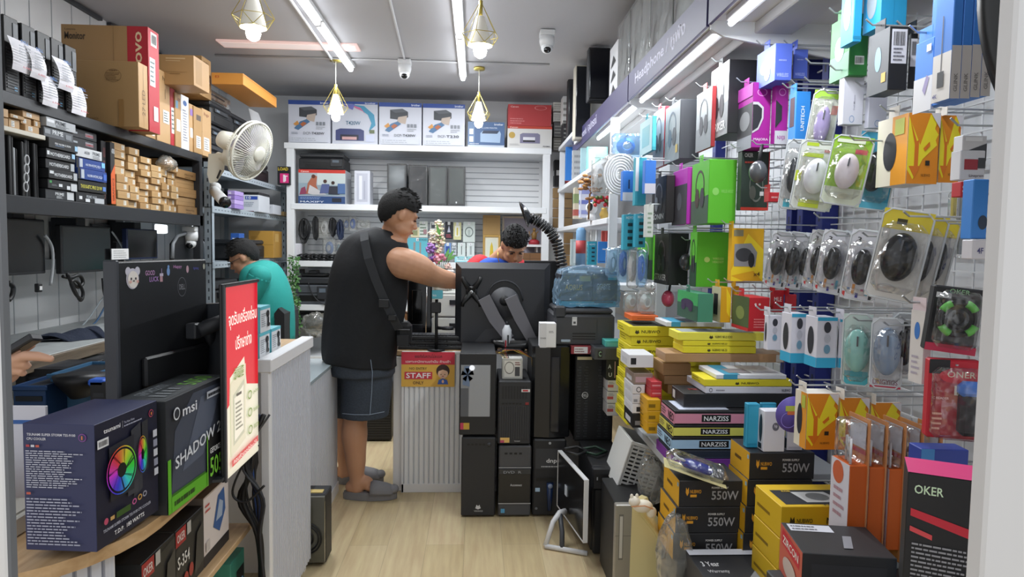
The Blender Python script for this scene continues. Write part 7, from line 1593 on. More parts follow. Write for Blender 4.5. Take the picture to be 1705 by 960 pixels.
def cb(px,xf,X,dx,col,arts,label,z0=None,name='box',cat='box',group=None,**k):
    """box whose -Y face starts at px[0] on the plane X; xf = far end of its -X face in the photo; dx = its thickness (or None = from px)"""
    x0,y0,x1,y1 = px; ym = (y0+y1)/2; Y = P(x0,ym,X=X).y; Yf = P(xf,ym,X=X).y
    A = rect(x0,y0,x1,y1,Y); return carton(name,(X,Y,A[2] if z0 is None else z0),(A[1] if dx is None else X+dx,Yf,A[3]),col,arts,label,cat,group=group,**k)
y0,y1 = span(1015,1028,120,.87)
carton('keyboard_carton',(.87,y0,ZTC),(1.0,y1,2.72),'#dcdde0',{'l': [('p',[(.2,.1+.2*k),(.8,.14+.2*k),(.5,.25+.2*k)],'#1c1d20') for k in range(4)],'f': [('q',.1,.1,.9,.9,'#cfd0d4')]},'white carton with black arrow shapes standing at the end of the wrapped cases')
def upmon(px,Y,dep,c1,c2,label,z0):
    x0,x1,_,z1 = rect(*px,Y); t = thing('stored_monitor',((x0+x1)/2,Y,z0),label,'monitor','old screens above the canopy')
    g = G(); g.box((x0,Y+.01,z0),(x1,Y+dep,z1),c1,.006); g.build('shell',t); g = G(); g.box((x0+.01,Y,z0+.02),(x1-.01,Y+.012,z1-.01),mat(c2,.15),.003); g.build('screen',t)
upmon((980,78,1016,168),4.95,.10,'#2a2c31','#10121a','black screen facing the door high above the canopy',rect(980,78,1016,168,4.95)[2])
cb((963,112,1000,228),957,.80,.27,'#dfe0df',{'f': [('r',.12,.5,.08,.2,.2,'#8a8d90')],'l': [('e',.5,.5,.2,.3,'#cfd0d0')]},'white rounded all-in-one machine lying under the black screen',z0=ZTC)
upmon((958,108,986,170),5.35,.12,'#cfcabb','#24262b','cream framed screen standing behind the black one above the canopy',ZTC)
upmon((946,112,957,200),6.0,.1,'#1c1d20','#2c2e33','thin black screen edge beyond the cream framed one',2.346)
for i,(px,Y,c,l) in enumerate((((921,170,936,186),6.5,'#c7c7c2','white carton on top of the pile at the end of the top wall shelf'),((921,187,936,203),6.5,'#b7b8b4','pale carton under the white one, end of the top wall shelf'),((922,204,936,228),6.5,'#4a4a4c','dark boxed discs under the pale cartons'),((921,229,935,250),6.5,'#55534f','dark striped box lowest in the pile by the red printer carton'),((937,160,945,205),6.3,'#d2d3d2','slim white box beside the pale cartons'),((938,206,946,238),6.3,'#2b2c30','slim black box under the slim white one'))):
    fb('stored_box',px,Y,.15,c,{'f': [('L',3,.1,.2,.9,.85,'#8a8a86'),('q',.1,.02,.9,.1,'#6a6a68')]},l,group='boxes at the end of the top wall shelf')
TB = [  # far shelf goods: name, px, xf, X, dx, col, z0 index, arts, label
 ('box',(923,266,932,309),921,.78,.1,'#1c1d21',1,[('q',.2,.4,.8,.6,'#d8d8d8')],'narrow black box at the far end of the middle wall shelf'),
 ('box',(933,264,941,305),932,.78,.1,'#a83a3a',1,[('q',.2,.1,.8,.3,'#d8c8c8')],'narrow red box next to the black one on the wall shelf'),
 ('folder',(942,244,951,300),941,.78,.18,'#2f78c8',1,[('q',.4,.1,.5,.9,'#5a9ae0')],'bright blue upright folder on the wall shelf'),
 ('box',(953,250,966,298),952,.78,.16,'#b7babd',1,[('L',4,.1,.1,.9,.9,'#8f9296')],'pale grey upright box beside the blue folder'),
 ('clear_case',(967,246,976,292),966,.79,.15,'#9fc0c8',1,[('q',.2,.05,.9,.2,'#3f8fd8')],'clear case with a blue foot on the wall shelf'),
 ('clear_case',(977,244,985,288),976,.79,.15,'#63b5aa',1,[('q',.1,.1,.4,.9,'#bfe0dc')],'teal edged clear case on the wall shelf'),
 ('kraft_box',(921,313,953,330),920,.77,None,'#a3845a',2,seam(),'brown carton on top of the pile, far end of the lower wall shelf'),
 ('kraft_box',(921,331,953,346),920,.77,None,'#ab8b60',2,seam(),'brown carton, second from the top at the far end of the lower wall shelf'),
 ('kraft_box',(921,347,953,362),920,.77,None,'#a08058',2,seam(),'brown carton, third from the top at the far end of the lower wall shelf'),
 ('kraft_box',(921,363,953,379),920,.77,None,'#a98a5f',2,seam(),'brown carton, lowest at the far end of the lower wall shelf'),
 ('tin_can',(956,312,964,364),954,.78,.07,'#cfc4ae',2,[('q',0,.5,1,.8,'#8a9a6a'),('q',0,.1,1,.3,'#b05a50')],'printed cream box beside the brown cartons'),
 ('label_box',(966,306,981,362),964,.78,.10,'#cfd2e2',2,[('q',.1,.7,.9,.85,'#8f96c8'),('q',.1,.4,.9,.52,'#6a74b8'),('q',.1,.1,.9,.22,'#8f96c8')],'white box with lilac bands beside the small white camera'),
 ('kraft_box',(925,387,954,405),923,.77,None,'#9a7b52',9,seam(),'brown carton on top of the pile under the lower wall shelf'),
 ('kraft_box',(927,406,954,424),925,.77,None,'#a5855b',9,seam(),'brown carton mid pile under the lower wall shelf'),
 ('kraft_box',(928,425,954,442),926,.77,None,'#98794f',9,seam(),'brown carton low in the pile under the lower wall shelf'),
 ('clear_case',(951,398,960,442),949,.76,.06,'#a9b8ba',9,[('q',.3,.1,.7,.9,'#c9d4d6')],'slim clear case before the brown cartons'),
 ('book',(984,382,991,401),982,.80,.03,'#dcdcd8',9,[('q',.1,.1,.3,.9,'#b9b9b5')],'white upright booklet on the shelf above the teal power strip box'),
 ('book',(993,382,1001,401),991,.80,.03,'#d5d6d8',9,[('q',.1,.1,.3,.9,'#b9b9b5')],'second white booklet leaning on the first'),
 ('book',(1002,384,1008,402),1001,.80,.03,'#c9574f',9,[('q',.1,.1,.3,.9,'#a03a34')],'red booklet beside the white ones'),
 ('book',(1009,384,1015,402),1008,.80,.03,'#c24a44',9,[('q',.1,.1,.3,.9,'#a03a34')],'red booklet last in the row'),
 ('power_strip_box',(979,402,995,441),977,.74,.06,'#2f9fb4',9,[('t','HOYO',.15,.84,.8,.92,'#d8eef2')]+[('q',.4,.15+.18*k,.75,.22+.18*k,'#14303a') for k in range(4)],'teal boxed power strip standing on the far shelf'),
 ('blue_box',(996,402,1012,438),995,.80,.08,'#2f7fd0',9,[('q',.1,.05,.9,.1,'#1c5aa0')],'plain blue upright box beside the teal power strip box')]
for nm,px,xf,X,dx,c,zi,ar,l in TB: cb(px,xf,X,dx,c,{'f': ar,'l': ar},l,z0=None,name=nm,cat=nm.replace('_',' '))
c = P(967,412,Y=4.75); g = G(); g.loft([((c.x,4.75,c.z-.14),.035,.035),((c.x,4.75,c.z+.12),.035,.035),((c.x,4.75,c.z+.14),.02,.02)],'#6f9ac0',18); g.loft([((c.x,4.75,c.z-.04),.036,.036),((c.x,4.75,c.z+.05),.036,.036)],'#b8484a',18); tag(g.build('bottle'),'blue cylinder with a red band beside the slim clear case','bottle')
def minicam():
    c = P(985,350,Y=4.5); t = thing('indoor_camera',(c.x,4.5,ZR[2]),'small white ball shaped camera standing on the lower wall shelf','camera'); z = ZR[2]
    g = G(); g.loft([((c.x,4.5,z+.001),.036,.036),((c.x,4.5,z+.03),.03,.03),((c.x,4.5,z+.05),.018,.018)],'#e6e7e8',18); g.build('base',t)
    g = G(); g.ell((c.x,4.5,z+.085),.040,'#e9eaea'); g.build('head',t); g = G(); g.ell((c.x-.014,4.476,z+.09),(.02,.022,.028),'#101114'); g.build('lens',t)
minicam()
def vase():
    c = P(1006,345,Y=4.2); z = ZR[2]; t = thing('flower_vase',(c.x,4.2,z),'small gold vase of red artificial flowers on the lower wall shelf','vase')
    g = G(); g.loft([((c.x,4.2,z+.001),.02,.02),((c.x,4.2,z+.03),.03,.03),((c.x,4.2,z+.06),.016,.016),((c.x,4.2,z+.07),.02,.02)],mat('#c9a85a',.4,.3),16); g.build('vase',t)
    g = G(); rr = random.Random(3)
    for k in range(26): g.ell((c.x+rr.uniform(-.06,.05),4.2+rr.uniform(-.03,.03),z+.085+rr.uniform(0,.055)),.013,['#b02030','#c83a3a','#4a6a34'][k % 3],n=6,k=4)
    g.build('flowers',t)
    g = G(); g.tube([(c.x-.08,4.3,z+.002),(c.x-.075,4.3,z+.16),(c.x-.05,4.3,z+.2)],.006,'#8a6236',6)
    for k in range(30): g.ell((c.x-.07+rr.uniform(-.07,.06),4.3+rr.uniform(-.03,.03),z+.16+rr.uniform(-.03,.12)),(.02,.012,.01),['#9a6a3a','#b5834a','#7d5630'][k % 3],n=6,k=4)
    tag(g.build('dried_branch'),'brown dried leaf arrangement behind the red flowers','plant')
vase()
# ================================================================ RIGHT: STACKS ON THE BASE SHELF
YEL,MUST,KR = '#e2d42c','#d9a41c','#b08a63'
def st(px,xl,Y,col,arts,label,top=None,left=None,z0=None,z1=None,x1=None,name='keyboard_box',group='keyboard boxes on the base shelf',dz=0):
    """stacked box: front px at Y, xl = far left corner of its left face in the photo"""
    a = rect(*px,Y); z0 = a[2] if z0 is None else z0; z1 = a[3] if z1 is None else z1
    Yf = P(xl,px[3],X=a[0]).y; Yf = min(max(Yf,Y+.10),Y+.5)
    return carton(name,(a[0],Y,z0),(a[1] if x1 is None else x1,Yf,z1-.001),col,{'f': arts,'t': top or [],'l': left or []},label,group=group)
NW = lambda u,s='NUBWO': [('p',[(u,.35),(u+.012,.65),(u+.024,.5),(u+.036,.65),(u+.048,.35),(u+.024,.2)],'#3a3410'),('t',s,u+.07,.32,u+.27,.62,'#3a3410')]
def stack(rows,Y,z,**k):
    """rows from the bottom: (front px, xl, colour, marks, label, top, left); z = base height"""
    for px,xl,c,ar,l,*rest in rows:
        a = rect(*px,Y); h = a[3]-a[2]
        st(px,xl,Y,c,ar,l,top=rest[0] if rest else None,left=rest[1] if len(rest) > 1 else None,z0=z,z1=z+h,**k); z += h
    return z
BT = '#1b1b1e'
def neo(c): return [('q',0,.12,1,.80,c),('q',.24,.22,.50,.74,'#121214'),('t','NARZISS',.26,.3,.48,.64,'#f2f2f2')],[],[('q',0,.05,1,.85,c),('D','',0,0,1,1,c),('t','NEO',.55,.15,.95,.75,'#1a1a1a'),('L',3,.05,.2,.45,.75,'#5a4a50')]
z = ZK+.001; rows = []
n1 = neo('#a9cdea'); n2 = neo('#dcd865'); n3 = neo('#d88fa6')
z = stack([((1125,744,1262,763),1092,'#7d3a9c',[('q',.86,.2,.92,.8,'#a070c0')],'purple box at the bottom of the pile of gaming keyboard boxes',[],[('q',.55,.1,.8,.9,'#cfc4d8')]),
    ((1125,730,1225,744),1096,'#2c3444',[('q',0,.1,1,.2,'#3f4a60')],'dark navy box between the purple box and the light blue one'),
    ((1119,708,1262,730),1094,BT,n1[0],'light blue banded gaming keyboard box',[],n1[2]),
    ((1122,688,1262,708),1098,BT,n2[0],'yellow banded gaming keyboard box',[],n2[2]),
    ((1124,664,1262,688),1101,BT,n3[0],'pink banded gaming keyboard box',[('q',.05,.1,.5,.9,'#c9d0e0')],n3[2])],2.37,z,x1=1.13)
z = stack([((1139,643,1319,666),1118,'#1e1f22',[('q',0,.05,1,.1,'#3a3b3f')],'long plain black keyboard box above the pink banded one',[('t','MK',.1,.4,.2,.6,'#8a2a2a')],[('q',.1,.2,.3,.8,'#c9c4c0')]),
    ((1175,636,1319,648),1143,'#d6d6e0',[('r',.06,.5,.02,.3,.3,'#5a5a62'),('L',1,.12,.3,.25,.7,'#8a8a92'),('t','NUBWO',.88,.3,.98,.7,'#4a4a52')],'white flat keyboard box under the yellow flat one'),
    ((1173,624,1319,636),1151,YEL,NW(.35),'yellow flat keyboard box below the white and teal one',[],[('L',2,.1,.2,.7,.8,'#8a7d1c')]),
    ((1193,615,1310,623),1163,'#dfe1e6',[('q',.1,0,.3,1,'#3f97b8')],'white and teal keyboard box on the yellow one, mid pile',[('q',.12,.0,.34,1,'#3f97b8'),('q',.22,.15,.55,.6,'#8f8a90'),('q',.6,.2,.95,.35,'#b7b5bd')])],2.42,z)
stack([((1112,640,1160,656),1092,'#a98358',seam(),'short brown carton, lowest beside the yellow flat boxes'),((1106,625,1163,640),1088,KR,seam(),'short brown carton, middle of three by the white camera box'),((1104,604,1150,625),1087,'#b28c62',seam(),'short brown carton, top of three under the long brown one')],2.72,rect(1112,640,1160,656,2.72)[2],name='kraft_carton',group='short brown cartons in the keyboard stack')
zk = rect(1108,588,1306,603,2.62)[2]
zk = stack([((1108,588,1306,603),1091,'#ab8660',[('q',.93,.1,.99,.9,'#cfcbc4')],'long brown carton dividing the keyboard stack')],2.62,zk,name='kraft_carton',group=None)
stack([((1137,577,1259,589),1120,YEL,NW(.33,'NUBWO NK-23'),'flat yellow keyboard box directly on the long brown carton'),((1137,568,1259,577),1121,YEL,NW(.33,'NUBWO NK-23'),'flat yellow keyboard box, second above the long brown carton'),
    ((1129,554,1272,568),1113,'#e4dc4e',NW(.36,'NUBWO NK-25 ECHO'),'flat yellow keyboard box with a picture top, above its plain fellows',[('q',.05,.1,.9,.9,'#9aa0a4'),('q',.25,.2,.7,.8,'#6f7478')])],2.62,zk)
st((1110,536,1206,544),1090,2.85,'#d9dce0',[('q',.08,0,.24,1,'#3f97b8')],'white keyboard box with teal stripe at the very top of the stack',[('q',.10,0,.34,1,'#3f97b8'),('q',.3,.15,.7,.8,'#2c2f38')])
# yellow column
Yc_ = 2.98; zc = ZK+.001; a = rect(1048,543,1120,560,Yc_); hcol = (a[3]-zc)/10
for i in range(10):
    o_ = .006*(i % 3); carton('keyboard_box',(a[0]+o_,Yc_+o_,zc+i*hcol),(a[0]+.42,Yc_+.26,zc+(i+1)*hcol-.001),YEL if i % 4 != 2 else '#dccf34',{'f': NW(.06),'l': [('L',2,.1,.25,.6,.7,'#8a7d1c')],'t': [('q',.05,.05,.7,.9,'#3a3c30')] if i == 9 else []},'yellow keyboard box, %s of the tall yellow column by the grey printer' % ORD[i],group='tall column of yellow keyboard boxes')
fb('orange_box',(1052,525,1096,534),3.05,.16,'#d8662c',{'f': [('q',.2,.4,.8,.5,'#a84a1c')],'t': [('p',[(.1,.2),(.8,.6),(.9,.3)],'#b8501f')]},'flat orange carton on the yellow column')
# small boxes before the column
zz0 = ZK+.001; zz = [zz0]
sm = [((1053,688,1075,712),'#17181b','small black box lowest before the yellow column',[('q',.2,.2,.8,.5,'#8a8d94')]),((1053,672,1075,688),'#d9dade','small white box with a black picture before the yellow column',[('q',.3,.2,.6,.7,'#26282c')]),((1053,656,1074,672),'#cfd0d6','small white box, third up before the yellow column',[('q',.1,.2,.4,.5,'#8a8d94')]),
      ((1053,640,1074,656),'#d6d7da','small white box with a round mark, fourth up',[('r',.5,.5,.2,.3,.3,'#4a4c50')]),((1055,621,1087,640),'#8f7f74','small clear lidded box under the white camera carton',[('q',.1,.2,.9,.7,'#b59aa0')]),((1047,590,1088,612),'#dadbe0','white camera carton before the yellow column',[('q',.08,.25,.3,.75,'#1c1d22')])]
for px,c,l,ar in sm:
    b = rect(*px,2.74); h = b[3]-b[2]; top = b[3]
    carton('small_carton',(b[0],2.74,b[2]),(b[1],2.90,b[3]-.001),c,{'f': ar,'l': [('q',.2,.2,.8,.6,'#c9cacf')]},l,group='small cartons before the yellow column')
for i in range(3):
    y = 700+8*i; fb('yellow_box',(1078,722-19*(i+1),1100,722-19*i),2.62,.2,MUST,{'f': [('q',.1,.3,.6,.6,'#8a6a10')],'l': [('L',2,.1,.2,.7,.7,'#8a6a10')]},'small mustard box, %s of three beside the pink banded box' % ORD[i],group='small mustard boxes')
for i in range(3): fb('red_packet',(1084,674-13*(i+1),1102,674-13*i),2.66,.16,'#c23a44',{'f': [('q',.1,.4,.9,.6,'#e08a90')]},'small red packet, %s of three above the mustard boxes' % ORD[i],group='small red packets')
# power supply cartons
z_pl = rect(1125,842,1239,887,2.12)[2]-.0885
plinth = G(); plinth.box((.66,2.10,.0),(1.34,2.325,z_pl),'#3a3b40',.003); plinth.box((.86,1.60,.0),(1.34,2.10,.20),'#3a3b40',.003); tag(plinth.build('display_plinth'),'dark low plinth under the power supply cartons','plinth')
def psu(px,xl,Y,z0,label,**k):
    lo = [('p',[(.10,.55),(.105,.75),(.125,.65),(.145,.75),(.15,.55),(.125,.42)],'#e0a030'),('t','NUBWO',.17,.52,.34,.66,'#e0a030'),('q',.17,.38,.27,.48,'#e0a030'),('t','POWER SUPPLY',.50,.70,.76,.78,'#e6e6e6'),('t','550W',.50,.28,.92,.62,'#a4a5aa')]
    a = rect(*px,Y); Yf = min(P(xl,px[3],X=a[0]).y,Y+.22)
    h = .0875; return carton('power_supply_box',(a[0],Y,z0),(a[0]+.212,Yf,z0+h-.001),'#26272b',{'f': lo,'l': [('q',0,0,1,1,MUST),('L',1,.25,.4,.6,.7,'#6a4c10'),('q',.9,.75,.98,.9,'#8fb8d0')],'t': [('t','550W',.3,.15,.7,.4,'#8a8c90')]},label,group='black and yellow power supply cartons')
z = rect(1125,842,1239,887,2.12)[2]-.0875
for i,px in enumerate(((1121,886,1234,921),(1125,842,1239,887),(1131,794,1243,842))): psu(px,px[0]-27,2.12,z+.0875*i,'black power supply carton, %s of the pile beside the cream board' % ['lowest visible','middle','topmost'][i])
zt_ = rect(1248,753,1360,798,2.08)[3]
for i in range(4): psu((1248-2*i,753,1360,798),1215-2*i,2.08,zt_-.0875*(i+1),'black power supply carton, %s of the pile carrying the mouse boxes' % ['topmost','second from the top','third from the top','fourth from the top'][i])
zt2 = z+.2625
g = G(); c = P(1185,762,Y=2.0); T = Matrix.Translation((c.x,2.16,zt2+.035)) @ Matrix.Rotation(-.25,4,'Z') @ Matrix.Rotation(.28,4,'Y')
t = thing('wired_mouse',(c.x,2.16,zt2),'blue wired mouse in a clear pack lying on the power supply cartons','mouse')
g.ell((.01,0,.0),(.055,.032,.02),mat('#2b3590',.15),T=T); g.build('shell',t); g = G(); g.tube([T @ Vector((-.05-.02*math.cos(k*.6),.018*math.sin(k*.6),-.004+.002*k)) for k in range(14)],.004,'#c9cbd0',6); g.build('cord',t); g = G(); g.box((-.095,-.05,-.02),(.11,.05,.026),CLEAR,.02,T=T); g.box((-.095,-.05,-.022),(.11,.05,-.0205),'#d8cf9a',T=T); g.build('blister',t)
# yellow nubwo cartons
z = rect(1300,842,1420,899,1.80)[3]
for i in range(4):
    zt_ = z-.092*i; a0 = P(1300-i,870,Y=1.80).x
    carton('power_supply_box',(a0,1.80,zt_-.092),(a0+.25,1.975,zt_-.001),'#d9b320',{'f': [('p',[(.10,.5),(.11,.68),(.13,.58),(.15,.68),(.16,.5),(.13,.38)],'#3a3010'),('t','NUBWO',.18,.48,.36,.62,'#3a3010'),('t','NPS450',.52,.46,.84,.66,'#3a3010')],'l': [('q',.1,.4,.6,.5,'#8a6c10')],
        't': [('q',.08,.08,.96,.72,'#25262a'),('p',[(.35,.16),(.8,.16),(.7,.62),(.3,.62)],'#b9bab9'),('e',.55,.4,.13,.17,'#6a6c6c'),('t','NPS450',.5,.0,.8,.07,'#25262a'),('t','RGB',.2,.6,.3,.66,'#d9b320')]},'yellow power supply carton, %s of its pile' % ['topmost','second from the top','third from the top','lowest visible'][i],group='yellow power supply cartons')
Yn = 1.62; a = rect(1150,922,1300,1000,Yn)
carton('power_supply_box',(P(1165,960,Y=1.95).x,1.70,.20),(P(1165,960,Y=1.95).x+.25,2.09,P(1200,925,Y=2.05).z),'#2a2b2f',{'t': [('t','3 Year',.08,.72,.3,.8,'#d8d9db'),('t','Warranty',.1,.6,.36,.66,'#b9babc'),('t','80 PLUS',.14,.38,.36,.48,'#d8d9db'),('p',[(.45,.45),(.75,.7),(.98,.5),(.7,.3)],'#8a8c90'),('t','ZODIAC A50N',.35,.05,.98,.18,'#e0e1e3'),('q',0,.9,.9,1,'#d5d8e2')],'l': [('q',0,0,1,1,'#3a3b40')]},'dark power supply carton with white lettering on its lid, in front of the black pile')
def mbx(px,xl,Y,z0,c,fr,le,l): a = rect(*px,Y); return carton('mouse_box',(a[0],Y,z0),(a[1],min(P(xl,px[3],X=a[0]).y,Y+.14),z0+(a[3]-a[2])),c,{'f': fr,'l': le,'t': [('q',.2,.2,.8,.8,c)]},l,group='mouse boxes on the power supply cartons')
zh = rect(1248,753,1360,798,2.08)[3]+.0
for px,xl,Y,c,fr,le,l in (((1244,668,1264,741),1237,2.13,'#2f9cc0',[('q',.1,.1,.9,.95,'#3aa8cc')],[('q',.1,.1,.5,.9,'#2687a8')],'teal upright mouse box standing behind the white ones'),((1266,668,1292,735),1262,2.18,'#2b93b5',[('q',.1,.1,.9,.95,'#3aa8cc')],[],'second teal upright mouse box farther back'),
    ((1272,684,1307,752),1260,2.085,'#dcdce4',[('e',.55,.62,.16,.10,'#6a6c78'),('t','hp',.48,.58,.62,.68,'#e6e6ee')],[('e',.5,.55,.25,.34,'#2a2c34'),('q',.2,.05,.7,.18,'#17181c')],'white mouse box with a dark mouse on its narrow face, front of the pair'),((1311,684,1337,752),1306,2.10,'#d6d6e0',[('q',.1,.05,.9,.1,'#c0c0cc')],[('q',.1,.05,.9,.3,'#2a2c34')],'white mouse box right next to its twin')):
    mbx(px,xl,Y,zh,c,fr,le,l)
# ================================================================ RIGHT: GOODS ON THE PEG DISPLAY
HK = mat('#b9bcbe',.3,.6)
def hook(t,X,Y,z):
    g = G(); g.tube([(1.395,Y,z),(X,Y,z),(X-.018,Y,z+.014)],.0026,HK,5); g.build('peg_hook',t)
def pb(px,xf,X,col,f,l,label,name='boxed_accessory',cat='box',group=None,dx=None,hk=True,t=None,win=None):
    """box hung on a peg: px = its -Y face, X = plane of its front, xf = far end of the front"""
    x0,y0,x1,y1 = px; ym = (y0+y1)/2; Y = P(x0,ym,X=X).y; Yf = P(xf,ym,X=X).y; A = rect(x0,y0,x1,y1,Y); X1 = min(A[1] if dx is None else X+dx,1.34)
    o = carton(name,(X,Y,A[2]),(X1,Yf,A[3]),col,{'f': f or [],'l': l or [],'t': t or []},label,cat,group=group)
    o0 = Vector(o['_o']); ymid = (Y+Yf)/2
    g = G(); g.box((X+.001,ymid-.022,A[3]-.002),(X+.003,ymid+.022,A[3]+.028),col); g.build('hang_tab',o)
    if hk: hook(o,X-.02,ymid,A[3]+.017)
    return o
def hs(c1,c2,pc,txt=None,tc='#e6e6e6'):      # headphone picture on a front
    return [('q',0,0,1,1,c1),('p',[(0,0),(1,0),(1,.45),(0,.38)],c2),('r',.5,.62,.26,.25,.16,pc),('e',.36,.42,.12,.16,pc),('e',.66,.42,.12,.16,'#3a3a40')]+([('t',txt,.1,.08,.9,.2,tc)] if txt else [])
GR,DG = '#5fbe2e','#3d5a44'
